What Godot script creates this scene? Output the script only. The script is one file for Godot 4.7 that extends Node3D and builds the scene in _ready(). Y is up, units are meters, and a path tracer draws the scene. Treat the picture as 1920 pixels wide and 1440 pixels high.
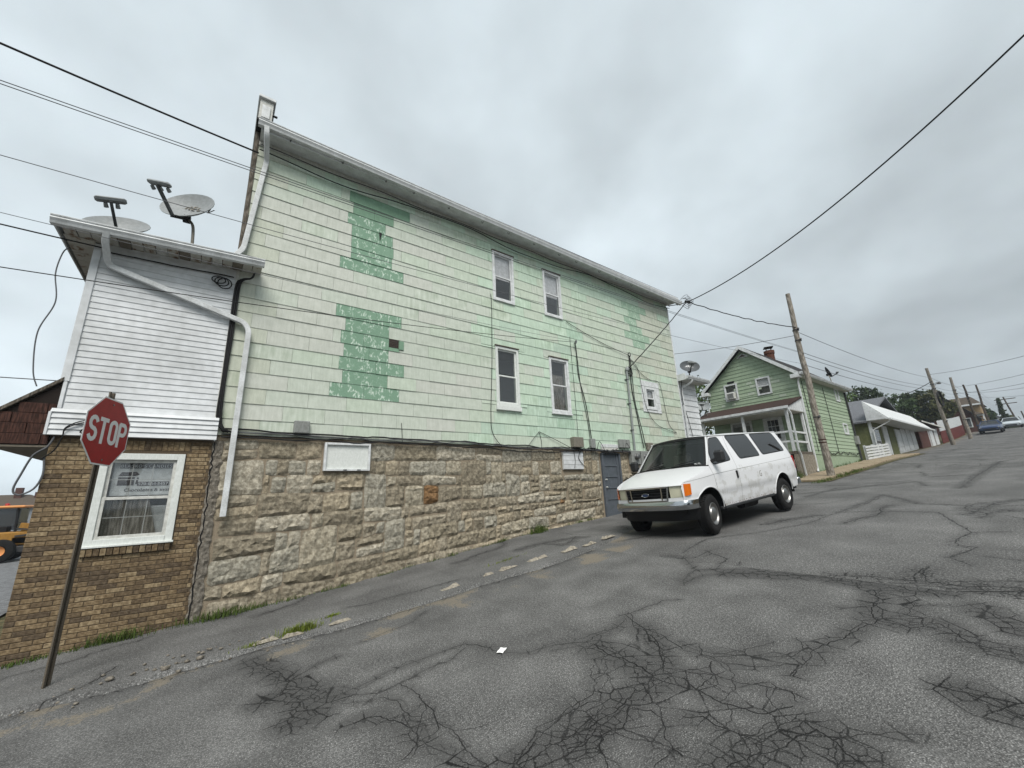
extends Node3D
# A steep side street: green shingled house on a rubble foundation, brick shop annex, white passenger van.
# World axes: x runs uphill along the street, z points from the houses to the road, y is up; the camera is at the origin.

const HX := [-400.0, -60.0, -10.0, -4.0, -2.0, 0.0, 2.0, 4.1, 7.2, 10.0, 12.0, 18.0, 24.0, 30.3, 37.7, 50.0, 58.0, 70.0, 78.0, 85.0, 95.0, 115.0, 400.0]
const HY := [-6.0, -3.4, -2.4, -2.14, -2.03, -1.89, -1.74, -1.5, -1.13, -0.905, -0.75, -0.24, 0.26, 0.8, 1.3, 2.25, 2.87, 4.05, 4.9, 5.5, 6.0, 6.3, 3.0]
var M := {}
var T := {}
var rng := RandomNumberGenerator.new()
var taken := {}
var meshes := {}


class MB:
	var v := PackedVector3Array()
	var n := PackedVector3Array()
	var uv := PackedVector2Array()
	var idx := PackedInt32Array()
	var o := Vector3.ZERO
	func _init(origin := Vector3.ZERO) -> void:
		o = origin
	func vert(p: Vector3, nn: Vector3, t := Vector2.ZERO) -> int:
		v.append(p - o)
		n.append(nn)
		uv.append(t)
		return v.size() - 1
	func tri(a: Vector3, b: Vector3, c: Vector3) -> void:
		var nn := (b - a).cross(c - a)
		if nn.length_squared() < 1e-16:
			return
		nn = nn.normalized()
		var k := vert(a, nn)
		vert(b, nn)
		vert(c, nn)
		idx.append_array(PackedInt32Array([k, k + 2, k + 1]))
	func quad(a: Vector3, b: Vector3, c: Vector3, d: Vector3) -> void:
		var nn := (c - a).cross(d - b).normalized()
		var k := vert(a, nn, Vector2(0, 0))
		vert(b, nn, Vector2(1, 0))
		vert(c, nn, Vector2(1, 1))
		vert(d, nn, Vector2(0, 1))
		idx.append_array(PackedInt32Array([k, k + 2, k + 1, k, k + 3, k + 2]))
	func hexa(p: Array) -> void:   # p: 4 bottom corners then 4 top corners, counter-clockwise seen from above
		quad(p[3], p[2], p[1], p[0])
		quad(p[4], p[5], p[6], p[7])
		for i in 4:
			var j := (i + 1) % 4
			quad(p[i], p[j], p[4 + j], p[4 + i])
	func box(a: Vector3, b: Vector3) -> void:
		hexa([Vector3(a.x, a.y, b.z), Vector3(b.x, a.y, b.z), Vector3(b.x, a.y, a.z), Vector3(a.x, a.y, a.z),
			Vector3(a.x, b.y, b.z), Vector3(b.x, b.y, b.z), Vector3(b.x, b.y, a.z), Vector3(a.x, b.y, a.z)])
	func obox(f: Transform3D, s: Vector3) -> void:
		var h := s * 0.5
		hexa([f * Vector3(-h.x, -h.y, h.z), f * Vector3(h.x, -h.y, h.z), f * Vector3(h.x, -h.y, -h.z), f * Vector3(-h.x, -h.y, -h.z),
			f * Vector3(-h.x, h.y, h.z), f * Vector3(h.x, h.y, h.z), f * Vector3(h.x, h.y, -h.z), f * Vector3(-h.x, h.y, -h.z)])
	func bar(a: Vector3, b: Vector3, w: float, h: float, up := Vector3.UP) -> void:   # square bar from a to b
		var d := (b - a)
		var x := d.normalized()
		var z := x.cross(up)
		if z.length() < 0.01:
			z = x.cross(Vector3.RIGHT)
		z = z.normalized()
		obox(Transform3D(Basis(x, z.cross(x), z), (a + b) * 0.5), Vector3(d.length(), h, w))
	func cbox(c: Vector3, s: Vector3, ch: float, f := Basis()) -> void:   # chamfered box
		var h := s * 0.5
		var q := func(sx: float, sy: float, sz: float, ax: int): 
			var p := Vector3(sx * h.x, sy * h.y, sz * h.z)
			if ax != 0: p.x -= sx * ch
			if ax != 1: p.y -= sy * ch
			if ax != 2: p.z -= sz * ch
			return c + f * p
		var face := func(a: Vector3, b: Vector3, cc: Vector3, d: Vector3):
			if (cc - a).cross(d - b).dot((a + b + cc + d) * 0.25 - c) < 0.0:
				quad(d, cc, b, a)
			else:
				quad(a, b, cc, d)
		for s1 in [-1, 1]:
			face.call(q.call(s1, -1, -1, 0), q.call(s1, 1, -1, 0), q.call(s1, 1, 1, 0), q.call(s1, -1, 1, 0))
			face.call(q.call(-1, s1, -1, 1), q.call(1, s1, -1, 1), q.call(1, s1, 1, 1), q.call(-1, s1, 1, 1))
			face.call(q.call(-1, -1, s1, 2), q.call(1, -1, s1, 2), q.call(1, 1, s1, 2), q.call(-1, 1, s1, 2))
			for s2 in [-1, 1]:
				face.call(q.call(s1, s2, -1, 0), q.call(s1, s2, 1, 0), q.call(s1, s2, 1, 1), q.call(s1, s2, -1, 1))
				face.call(q.call(s1, -1, s2, 0), q.call(s1, 1, s2, 0), q.call(s1, 1, s2, 2), q.call(s1, -1, s2, 2))
				face.call(q.call(-1, s1, s2, 1), q.call(1, s1, s2, 1), q.call(1, s1, s2, 2), q.call(-1, s1, s2, 2))
				for s3 in [-1, 1]:
					var a: Vector3 = q.call(s1, s2, s3, 0)
					var b: Vector3 = q.call(s1, s2, s3, 1)
					var d: Vector3 = q.call(s1, s2, s3, 2)
					if (b - a).cross(d - a).dot(a - c) < 0.0:
						tri(a, d, b)
					else:
						tri(a, b, d)
	func cyl(a: Vector3, b: Vector3, r0: float, r1: float, seg := 12, cap := true) -> void:
		var d := (b - a).normalized()
		var e := d.cross(Vector3.UP if absf(d.y) < 0.9 else Vector3.RIGHT).normalized()
		var g := e.cross(d)
		var k := v.size()
		for i in seg + 1:
			var t := TAU * i / seg
			var rr := e * cos(t) + g * sin(t)
			vert(a + rr * r0, rr, Vector2(float(i) / seg, 0))
			vert(b + rr * r1, rr, Vector2(float(i) / seg, 1))
		for i in seg:
			var j := k + i * 2
			idx.append_array(PackedInt32Array([j, j + 2, j + 1, j + 1, j + 2, j + 3]))
		if cap:
			for side in 2:
				var c := a if side == 0 else b
				var r := r0 if side == 0 else r1
				var nn := -d if side == 0 else d
				if r < 0.0005:
					continue
				var m := vert(c, nn)
				for i in seg + 1:
					var t := TAU * i / seg
					vert(c + (e * cos(t) + g * sin(t)) * r, nn)
				for i in seg:
					idx.append_array(PackedInt32Array([m, m + 2 + i, m + 1 + i]) if side == 0 else PackedInt32Array([m, m + 1 + i, m + 2 + i]))
	func tube(p: Array, r: float, seg := 6) -> void:
		var k := v.size()
		var e := Vector3.ZERO
		for i in p.size():
			var d: Vector3 = (p[mini(i + 1, p.size() - 1)] - p[maxi(i - 1, 0)]).normalized()
			if i == 0:
				e = d.cross(Vector3.UP if absf(d.y) < 0.95 else Vector3.RIGHT).normalized()
			else:
				e = (e - d * e.dot(d)).normalized()
			var g := e.cross(d)
			for j in seg + 1:
				var t := TAU * j / seg
				var rr := e * cos(t) + g * sin(t)
				vert(p[i] + rr * r, rr, Vector2(float(j) / seg, float(i)))
		for i in p.size() - 1:
			for j in seg:
				var a := k + i * (seg + 1) + j
				idx.append_array(PackedInt32Array([a, a + 1, a + seg + 1, a + 1, a + seg + 2, a + seg + 1]))
	func prism(poly: PackedVector2Array, f: Transform3D, depth: float) -> void:   # polygon in f's xy plane, thickened along f's z
		var t := Geometry2D.triangulate_polygon(poly)
		var nn := (f.basis.z).normalized()
		for side in 2:
			var k := v.size()
			for q in poly:
				vert(f * Vector3(q.x, q.y, depth if side == 1 else 0.0), nn if side == 1 else -nn, q)
			for i in range(0, t.size(), 3):
				var a := poly[t[i]]
				var cross := (poly[t[i + 1]] - a).cross(poly[t[i + 2]] - a)
				if (cross > 0.0) == (side == 1):
					idx.append_array(PackedInt32Array([k + t[i], k + t[i + 2], k + t[i + 1]]))
				else:
					idx.append_array(PackedInt32Array([k + t[i], k + t[i + 1], k + t[i + 2]]))
		var cw := Geometry2D.is_polygon_clockwise(poly)
		for i in poly.size():
			var a := poly[i]
			var b := poly[(i + 1) % poly.size()]
			if cw:
				var s := a
				a = b
				b = s
			quad(f * Vector3(a.x, a.y, 0), f * Vector3(b.x, b.y, 0), f * Vector3(b.x, b.y, depth), f * Vector3(a.x, a.y, depth))
	func lathe(profile: Array, f: Transform3D, seg := 20) -> void:   # profile: Vector2(radius, height) along f's y
		var k := v.size()
		for i in profile.size():
			var p0: Vector2 = profile[maxi(i - 1, 0)]
			var p1: Vector2 = profile[mini(i + 1, profile.size() - 1)]
			var d := (p1 - p0).normalized()
			for j in seg + 1:
				var t := TAU * j / seg
				var q: Vector2 = profile[i]
				vert(f * Vector3(q.x * cos(t), q.y, q.x * sin(t)), (f.basis * Vector3(d.y * cos(t), -d.x, d.y * sin(t))).normalized())
		for i in profile.size() - 1:
			for j in seg:
				var a := k + i * (seg + 1) + j
				idx.append_array(PackedInt32Array([a, a + 1, a + seg + 1, a + 1, a + seg + 2, a + seg + 1]))
	func grid(nx: int, ny: int, fn: Callable, smooth := true) -> void:   # fn(i, j) -> Vector3
		var p := []
		for j in ny + 1:
			for i in nx + 1:
				p.append(fn.call(i, j))
		if smooth:
			var k := v.size()
			for j in ny + 1:
				for i in nx + 1:
					var dx: Vector3 = p[j * (nx + 1) + mini(i + 1, nx)] - p[j * (nx + 1) + maxi(i - 1, 0)]
					var dy: Vector3 = p[mini(j + 1, ny) * (nx + 1) + i] - p[maxi(j - 1, 0) * (nx + 1) + i]
					vert(p[j * (nx + 1) + i], dx.cross(dy).normalized(), Vector2(float(i) / nx, float(j) / ny))
			for j in ny:
				for i in nx:
					var a := k + j * (nx + 1) + i
					idx.append_array(PackedInt32Array([a, a + nx + 1, a + 1, a + 1, a + nx + 1, a + nx + 2]))
		else:
			for j in ny:
				for i in nx:
					var a: int = j * (nx + 1) + i
					if (i + j) % 2 == 0:
						tri(p[a], p[a + 1], p[a + nx + 2])
						tri(p[a], p[a + nx + 2], p[a + nx + 1])
					else:
						tri(p[a], p[a + 1], p[a + nx + 1])
						tri(p[a + 1], p[a + nx + 2], p[a + nx + 1])
	func mesh() -> ArrayMesh:
		var m := ArrayMesh.new()
		var a := []
		a.resize(Mesh.ARRAY_MAX)
		a[Mesh.ARRAY_VERTEX] = v
		a[Mesh.ARRAY_NORMAL] = n
		a[Mesh.ARRAY_TEX_UV] = uv
		a[Mesh.ARRAY_INDEX] = idx
		m.add_surface_from_arrays(Mesh.PRIMITIVE_TRIANGLES, a)
		return m


func ground_y(x: float) -> float:
	var i := 0
	while i < HX.size() - 2 and x > HX[i + 1]:
		i += 1
	var w: float = HX[i + 1] - HX[i]
	var t := clampf((x - HX[i]) / w, 0.0, 1.0)
	var m0: float = 0.0 if i == 0 else (HY[i + 1] - HY[i - 1]) / (HX[i + 1] - HX[i - 1])
	var m1: float = 0.0 if i + 2 >= HX.size() else (HY[i + 2] - HY[i]) / (HX[i + 2] - HX[i])
	return (2 * t * t * t - 3 * t * t + 1) * HY[i] + (t * t * t - 2 * t * t + t) * w * m0 + (3 * t * t - 2 * t * t * t) * HY[i + 1] + (t * t * t - t * t) * w * m1


func numbered(called: String) -> String:
	var k: int = taken.get(called, 0)
	taken[called] = k + 1
	return called if k == 0 else "%s_%03d" % [called, k]


func thing(called: String, label: String, category: String, at := Vector3.ZERO, group := "") -> Node3D:
	var o := Node3D.new()
	o.name = numbered(called)
	o.position = at
	o.set_meta("label", label)
	o.set_meta("category", category)
	if group:
		o.set_meta("group", group)
	add_child(o)
	return o


func part(parent: Node, called: String, mesh: Mesh, m: Material, at := Vector3.ZERO, turn := Basis(), label := "") -> MeshInstance3D:
	var o := MeshInstance3D.new()
	o.name = called
	o.mesh = mesh
	o.material_override = m
	if parent is MeshInstance3D:   # parts are placed in their thing's frame, whatever their parent part's own place
		at -= parent.position
	o.transform = Transform3D(turn, at)
	if label:
		o.set_meta("label", label)
	parent.add_child(o, true)
	return o


func single(called: String, label: String, category: String, mesh: Mesh, m: Material, at := Vector3.ZERO, group := "") -> MeshInstance3D:
	var o := MeshInstance3D.new()
	o.name = numbered(called)
	o.mesh = mesh
	o.material_override = m
	o.position = at
	o.set_meta("label", label)
	o.set_meta("category", category)
	if group:
		o.set_meta("group", group)
	add_child(o)
	return o


func struct(called: String, mesh: Mesh, m: Material) -> MeshInstance3D:
	var o := MeshInstance3D.new()
	o.name = numbered(called)
	o.mesh = mesh
	o.material_override = m
	o.set_meta("kind", "structure")
	add_child(o)
	return o


func cb(s: Vector3, ch := 0.003) -> ArrayMesh:   # shared chamfered box
	var key := "%.3f %.3f %.3f %.4f" % [s.x, s.y, s.z, ch]
	if not meshes.has(key):
		var b := MB.new()
		b.cbox(Vector3.ZERO, s, ch)
		meshes[key] = b.mesh()
	return meshes[key]


func bx(parent: Node3D, called: String, m: Material, a: Vector3, b: Vector3, ch := 0.004) -> MeshInstance3D:   # chamfered box part between two world corners
	var base := parent
	while not base.get_parent() == self:
		base = base.get_parent()
	var size := (b - a).abs()
	return part(parent, called, cb(size, minf(ch, minf(size.x, minf(size.y, size.z)) * 0.3)), m, (a + b) * 0.5 - base.position)


func srgb(r: float, g: float, b: float) -> Color:   # linear base colour to the sRGB value that albedo_color wants
	return Color(r, g, b).linear_to_srgb()


func noise(sd: int, freq: float, oct := 4, type := FastNoiseLite.TYPE_SIMPLEX_SMOOTH) -> FastNoiseLite:
	var f := FastNoiseLite.new()
	f.seed = sd
	f.frequency = freq
	f.noise_type = type
	f.fractal_octaves = oct
	return f


func grey(f: FastNoiseLite, w: int, h: int) -> PackedByteArray:
	var im := f.get_seamless_image(w, h)
	im.convert(Image.FORMAT_L8)
	return im.get_data()


func tex(data: PackedByteArray, w: int, h: int, format := Image.FORMAT_RGB8) -> ImageTexture:
	var im := Image.create_from_data(w, h, false, format, data)
	return ImageTexture.create_from_image(im)


func ramp(g: PackedByteArray, w: int, h: int, lo: Color, hi: Color, bias := 0.0, gain := 1.0) -> ImageTexture:
	var lut := PackedByteArray()
	for i in 256:
		var t := clampf((i / 255.0 - 0.5 + bias) * gain + 0.5, 0.0, 1.0)
		var c := lo.lerp(hi, t)
		lut.append_array(PackedByteArray([int(c.r * 255), int(c.g * 255), int(c.b * 255)]))
	var d := PackedByteArray()
	d.resize(w * h * 3)
	var j := 0
	for i in w * h:
		var k := g[i] * 3
		d[j] = lut[k]
		d[j + 1] = lut[k + 1]
		d[j + 2] = lut[k + 2]
		j += 3
	return tex(d, w, h)


func bump(g: PackedByteArray, w: int, h: int, strength: float) -> ImageTexture:
	var im := Image.create_from_data(w, h, false, Image.FORMAT_L8, g)
	im.convert(Image.FORMAT_RGBA8)
	im.bump_map_to_normal_map(strength)
	return ImageTexture.create_from_image(im)


func mixg(a: PackedByteArray, b: PackedByteArray, t: float) -> PackedByteArray:
	var d := PackedByteArray()
	d.resize(a.size())
	for i in a.size():
		d[i] = int(a[i] * (1.0 - t) + b[i] * t)
	return d


func mat(key: String, c: Color, rough := 0.8, tx := "", scale := 1.0, nrm := "", nstr := 1.0) -> StandardMaterial3D:
	var m := StandardMaterial3D.new()
	m.albedo_color = c
	m.roughness = rough
	m.metallic_specular = 0.4
	if tx:
		m.albedo_texture = T[tx]
	if nrm:
		m.normal_enabled = true
		m.normal_texture = T[nrm]
		m.normal_scale = nstr
	if tx or nrm:
		m.uv1_triplanar = true
		m.uv1_world_triplanar = true
		m.uv1_scale = Vector3.ONE * scale
	M[key] = m
	return m


func _ready() -> void:
	rng.seed = 4711
	# camera
	var cam := Camera3D.new()
	cam.name = "camera"
	cam.fov = 87.1
	cam.near = 0.05
	cam.far = 3000.0
	cam.transform = Transform3D(Basis(Vector3(0.80878, -0.03863, 0.58684), Vector3(-0.12038, 0.96584, 0.22947), Vector3(-0.57566, -0.25623, 0.7765)).orthonormalized(), Vector3.ZERO)
	add_child(cam)
	cam.current = true
	# sky and exposure
	var env := Environment.new()
	env.background_mode = Environment.BG_SKY
	env.tonemap_mode = Environment.TONE_MAPPER_LINEAR
	env.tonemap_exposure = EXPOSURE
	env.background_energy_multiplier = SKY_ENERGY
	env.sdfgi_enabled = true
	env.ssao_enabled = true
	env.ssil_enabled = true
	env.fog_enabled = true
	env.fog_density = 0.0006
	env.fog_light_color = Color(0.80, 0.84, 0.88)
	var sky := Sky.new()
	var pano := PanoramaSkyMaterial.new()
	pano.panorama = cloud_texture()
	sky.sky_material = pano
	env.sky = sky
	var we := WorldEnvironment.new()
	we.name = "environment"
	we.environment = env
	add_child(we)
	# the veiled sun: very soft, high, behind the photographer
	var sun := DirectionalLight3D.new()
	sun.name = "sun"
	sun.light_energy = 0.5
	sun.light_angular_distance = 32.0
	sun.light_color = Color(1.0, 0.985, 0.96)
	sun.shadow_enabled = true
	sun.look_at_from_position(Vector3.ZERO, Vector3(0.30, -0.80, -0.52), Vector3.UP)
	add_child(sun)
	# everything else
	make_textures()
	make_materials()
	build_ground()
	build_house()
	build_annex()
	build_rear_extension()
	build_green_house()
	build_garages()
	build_far_street()
	build_van()
	build_small_things()
	build_wires()
	build_plants()


const EXPOSURE := 2.4
const SKY_ENERGY := 0.435


func cloud_texture() -> ImageTexture:
	var w := 1024
	var h := 512
	var big := noise(5, 0.9, 4)
	var mid := noise(9, 2.6, 5)
	var d := PackedByteArray()
	d.resize(w * h * 3)
	var j := 0
	for y in h:
		var el := PI * (0.5 - (y + 0.5) / h)
		var ce := cos(el)
		for x in w:
			var az := TAU * (x + 0.5) / w
			var p := Vector3(sin(az) * ce, sin(el), -cos(az) * ce)
			# clouds lie in a layer, so they flatten towards the horizon
			var q := Vector3(p.x, absf(p.y) * 0.8, p.z) / (absf(p.y) + 0.35)
			var s := big.get_noise_3dv(q) * 0.75 + mid.get_noise_3dv(q * 1.1 + Vector3(3, 0, 1)) * 0.62
			var hz := clampf(1.0 - absf(p.y) * 3.2, 0.0, 1.0)
			var l := 0.870 + 0.12 * s - 0.12 * smoothstep(0.62, 1.0, p.x) + 0.10 * hz * (0.7 - 0.6 * p.x)
			l = clampf(l, 0.6, 0.97)
			d[j] = int(255 * l * 0.950)
			d[j + 1] = int(255 * l * 1.0)
			d[j + 2] = int(255 * minf(1.0, l * 1.028))
			j += 3
	return tex(d, w, h)


func make_textures() -> void:
	var w := 512
	var fine := grey(noise(1, 0.09, 4), w, w)
	var coarse := grey(noise(2, 0.012, 5), w, w)
	var cell := grey(noise(3, 0.05, 2, FastNoiseLite.TYPE_CELLULAR), w, w)
	# mottled paint
	T.mottle = ramp(mixg(fine, coarse, 0.6), w, w, Color(0.80, 0.80, 0.79), Color(1, 1, 1), 0.05, 1.4)
	# vertical grain of cement shingles: noise stretched upright, with faint runs of dirt
	var st := noise(4, 0.05, 4).get_seamless_image(512, 64)
	st.resize(512, 512, Image.INTERPOLATE_CUBIC)
	st.convert(Image.FORMAT_L8)
	var streak := st.get_data()
	T.shingle = ramp(mixg(mixg(streak, fine, 0.35), coarse, 0.4), w, w, Color(0.85, 0.86, 0.845), Color(1, 1, 1), 0.04, 1.2)
	T.shingle_n = bump(mixg(streak, fine, 0.4), w, w, 2.0)
	# shingles with long rain streaks
	T.streaked = ramp(mixg(streak, coarse, 0.45), w, w, Color(0.81, 0.835, 0.80), Color(1, 1, 1), 0.08, 1.5)
	# flaking dark green paint with chalky flecks
	var fi := noise(6, 0.055, 4, FastNoiseLite.TYPE_PERLIN).get_seamless_image(512, 256)
	fi.resize(512, 512, Image.INTERPOLATE_CUBIC)
	fi.convert(Image.FORMAT_L8)
	var fl := fi.get_data()
	var fl2 := grey(noise(7, 0.009, 4), w, w)
	var d := PackedByteArray()
	d.resize(w * w * 3)
	for i in w * w:
		var t := clampf((fl[i] / 255.0 - 0.50) * 5.0, 0.0, 0.85) * clampf((fl2[i] / 255.0 - 0.45) * 5.0, 0.0, 1.0)
		t = maxf(t, clampf((streak[i] / 255.0 - 0.66) * 8.0, 0.0, 0.6) * clampf((fl2[i] / 255.0 - 0.5) * 6.0, 0.0, 1.0))
		var c := Color(0.47, 0.59, 0.505).lerp(Color(0.80, 0.85, 0.80), t) * (0.90 + 0.2 * fine[i] / 255.0)
		d[i * 3] = int(clampf(c.r, 0, 1) * 255)
		d[i * 3 + 1] = int(clampf(c.g, 0, 1) * 255)
		d[i * 3 + 2] = int(clampf(c.b, 0, 1) * 255)
	T.flaking = tex(d, w, w)
	var d2 := PackedByteArray()
	d2.resize(d.size())
	for i in d.size():   # an older coat, almost bleached away
		d2[i] = int(lerpf(d[i], [188.0, 206.0, 186.0][i % 3], 0.42))
	T.flaking_old = tex(d2, w, w)
	# granite rubble
	var sp := grey(noise(8, 0.16, 3), w, w)
	T.stone = ramp(mixg(mixg(sp, cell, 0.3), coarse, 0.4), w, w, Color(0.48, 0.46, 0.425), Color(1, 0.99, 0.97), 0.03, 2.2)
	T.stone_n = bump(mixg(mixg(sp, cell, 0.35), fine, 0.3), w, w, 7.0)
	T.grit = ramp(mixg(sp, fine, 0.5), w, w, Color(0.62, 0.61, 0.60), Color(1, 1, 1), 0.0, 2.2)
	T.grit_n = bump(mixg(sp, fine, 0.4), w, w, 4.0)
	# brick face
	T.brick = ramp(mixg(mixg(fine, sp, 0.4), coarse, 0.5), w, w, Color(0.60, 0.57, 0.54), Color(1, 1, 1), 0.02, 2.0)
	# weathered wood: long grain
	T.wood = ramp(mixg(streak, fine, 0.25), w, w, Color(0.55, 0.54, 0.52), Color(1, 1, 1), 0.0, 2.0)
	T.wood_n = bump(streak, w, w, 4.0)
	# rust bleeding over white sheet metal
	d = PackedByteArray()
	d.resize(w * w * 3)
	for i in w * w:
		var t := clampf((coarse[i] / 255.0 - 0.52) * 5.0, 0.0, 1.0) * clampf((fl[i] / 255.0 - 0.35) * 3.0, 0.0, 1.0)
		var c := Color(0.80, 0.79, 0.75).lerp(Color(0.42, 0.30, 0.20), t * 0.85) * (0.92 + 0.1 * fine[i] / 255.0)
		d[i * 3] = int(clampf(c.r, 0, 1) * 255)
		d[i * 3 + 1] = int(clampf(c.g, 0, 1) * 255)
		d[i * 3 + 2] = int(clampf(c.b, 0, 1) * 255)
	T.rusty = tex(d, w, w)
	# road dirt splashed on white paint: thin grey film with runs and wiped spots
	d = PackedByteArray()
	d.resize(w * w * 3)
	for i in w * w:
		var t := clampf((coarse[i] / 255.0 - 0.36) * 2.6, 0.0, 1.0) * (0.55 + 0.45 * streak[i] / 255.0)
		var c := Color(0.90, 0.90, 0.89).lerp(Color(0.66, 0.65, 0.62), t * 0.8)
		d[i * 3] = int(c.r * 255)
		d[i * 3 + 1] = int(c.g * 255)
		d[i * 3 + 2] = int(c.b * 255)
	T.grime = tex(d, w, w)
	# asphalt for the sheets without traced cracks
	var ag := grey(noise(10, 0.22, 2), w, w)
	T.asphalt = ramp(mixg(mixg(ag, fine, 0.35), coarse, 0.25), w, w, Color(0.20, 0.20, 0.20), Color(0.50, 0.50, 0.495), 0.0, 2.0)
	T.asphalt_n = bump(mixg(ag, fine, 0.3), w, w, 6.0)
	T.roofing = ramp(mixg(ag, cell, 0.5), w, w, Color(0.55, 0.55, 0.55), Color(1, 1, 1), 0.0, 2.0)
	T.earth = ramp(mixg(fine, coarse, 0.6), w, w, Color(0.20, 0.20, 0.11), Color(0.42, 0.38, 0.27), 0.0, 2.2)
	T.concrete = ramp(mixg(mixg(fine, ag, 0.3), coarse, 0.5), w, w, Color(0.66, 0.62, 0.56), Color(1, 0.98, 0.95), 0.0, 1.8)


func glass(key: String, c: Color, alpha: float) -> void:
	var m := StandardMaterial3D.new()
	m.albedo_color = Color(c.r, c.g, c.b, alpha)
	m.transparency = BaseMaterial3D.TRANSPARENCY_ALPHA
	m.roughness = 0.03
	m.metallic_specular = 0.6
	M[key] = m


func metal(key: String, c: Color, rough: float) -> void:
	var m := StandardMaterial3D.new()
	m.albedo_color = c
	m.roughness = rough
	m.metallic = 1.0
	M[key] = m


func make_materials() -> void:
	# cement shingles: weathered paint from bone to mint
	var tints := [Color(0.80, 0.81, 0.775), Color(0.79, 0.815, 0.77), Color(0.78, 0.82, 0.76), Color(0.77, 0.84, 0.77), Color(0.745, 0.82, 0.755), Color(0.71, 0.80, 0.73), Color(0.78, 0.795, 0.74)]
	for i in tints.size():
		mat("shingle_%d" % i, tints[i], 0.85, "shingle", 0.62, "shingle_n", 0.25)
		mat("streaked_%d" % i, tints[i], 0.85, "streaked", 0.45, "shingle_n", 0.25)
	mat("flaking", Color(1, 1, 1), 0.85, "flaking", 0.9, "shingle_n", 0.5)
	mat("flaking_old", Color(1, 1, 1), 0.85, "flaking_old", 0.8, "shingle_n", 0.5)
	mat("dark_green", Color(0.50, 0.625, 0.535), 0.85, "shingle", 0.9, "shingle_n", 0.5)
	mat("white_paint", Color(0.87, 0.88, 0.885), 0.55, "mottle", 0.8)
	mat("vinyl", Color(0.875, 0.885, 0.895), 0.45, "mottle", 0.12)
	mat("old_white", Color(0.83, 0.83, 0.81), 0.7, "mottle", 1.7)
	mat("flaked_white", Color(0.88, 0.89, 0.88), 0.7, "shingle", 2.3)
	mat("gutter_white", Color(0.86, 0.87, 0.875), 0.4, "mottle", 0.5)
	mat("soffit_dirty", Color(0.90, 0.90, 0.90), 0.7, "rusty", 0.55)
	mat("soffit_grey", Color(0.50, 0.47, 0.42), 0.8, "mottle", 2.0)
	mat("rust", Color(0.36, 0.21, 0.12), 0.9, "grit", 3.0)
	var stones := [Color(0.81, 0.785, 0.72), Color(0.76, 0.73, 0.665), Color(0.85, 0.83, 0.775), Color(0.71, 0.68, 0.61), Color(0.80, 0.76, 0.68), Color(0.78, 0.77, 0.725), Color(0.69, 0.66, 0.595)]
	for i in stones.size():
		mat("stone_%d" % i, stones[i], 0.95, "stone", 1.7, "stone_n", 1.0)
	mat("stone_rust", Color(0.64, 0.51, 0.37), 0.95, "stone", 2.0, "stone_n", 1.0)
	mat("mortar", Color(0.70, 0.645, 0.56), 0.95, "grit", 1.6, "grit_n", 0.8)
	mat("grey_mortar", Color(0.64, 0.62, 0.59), 0.95, "stone", 2.0, "stone_n", 1.0)
	var bricks := [Color(0.635, 0.56, 0.44), Color(0.60, 0.525, 0.41), Color(0.555, 0.485, 0.38), Color(0.49, 0.425, 0.335), Color(0.675, 0.605, 0.485), Color(0.435, 0.38, 0.31), Color(0.58, 0.505, 0.395)]
	for i in bricks.size():
		mat("brick_%d" % i, bricks[i], 0.9, "brick", 2.6, "grit_n", 0.6)
	mat("brick_mortar", Color(0.43, 0.375, 0.305), 0.95, "grit", 2.0)
	mat("brown_shingle", Color(0.315, 0.205, 0.17), 0.9, "wood", 1.5)
	mat("brown_dark", Color(0.16, 0.125, 0.105), 0.9, "grit", 1.5)
	mat("grey_wood", Color(0.47, 0.44, 0.40), 0.9, "wood", 1.4, "wood_n", 0.8)
	mat("pole_wood", Color(0.66, 0.63, 0.59), 0.95, "wood", 1.1, "wood_n", 1.0)
	mat("pole_brown", Color(0.36, 0.32, 0.28), 0.95, "wood", 1.1, "wood_n", 1.0)
	mat("post_steel", Color(0.455, 0.42, 0.37), 0.75, "grit", 1.6)
	mat("inside", Color(0.55, 0.54, 0.51), 0.95)
	mat("blind", Color(0.82, 0.825, 0.835), 0.8, "mottle", 1.2)
	mat("curtain", Color(0.52, 0.51, 0.48), 0.9, "wood", 1.0)
	mat("door_grey", Color(0.355, 0.375, 0.41), 0.65, "streaked", 0.8)
	mat("box_grey", Color(0.57, 0.58, 0.57), 0.6, "mottle", 2.0)
	mat("box_taupe", Color(0.50, 0.48, 0.44), 0.6, "mottle", 2.0)
	mat("dish_grey", Color(0.585, 0.60, 0.605), 0.55, "mottle", 2.0)
	mat("dish_dark", Color(0.36, 0.375, 0.39), 0.5, "mottle", 2.0)
	mat("dark_metal", Color(0.20, 0.20, 0.205), 0.6)
	mat("arm_grey", Color(0.31, 0.32, 0.32), 0.6)
	mat("black", Color(0.075, 0.075, 0.08), 0.6)
	mat("cable", Color(0.085, 0.085, 0.09), 0.7)
	mat("cable_grey", Color(0.36, 0.365, 0.375), 0.7)
	mat("conduit", Color(0.58, 0.60, 0.60), 0.55, "mottle", 2.0)
	mat("roof_dark", Color(0.19, 0.18, 0.18), 0.95, "roofing", 1.0)
	mat("roof_brown", Color(0.30, 0.225, 0.20), 0.95, "roofing", 1.2)
	mat("roof_grey", Color(0.50, 0.51, 0.53), 0.95, "roofing", 0.6)
	mat("roof_tan", Color(0.41, 0.365, 0.32), 0.95, "roofing", 0.7)
	mat("sign_red", Color(0.645, 0.105, 0.115), 0.45, "mottle", 1.3)
	mat("sign_white", Color(0.83, 0.83, 0.83), 0.45)
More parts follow.
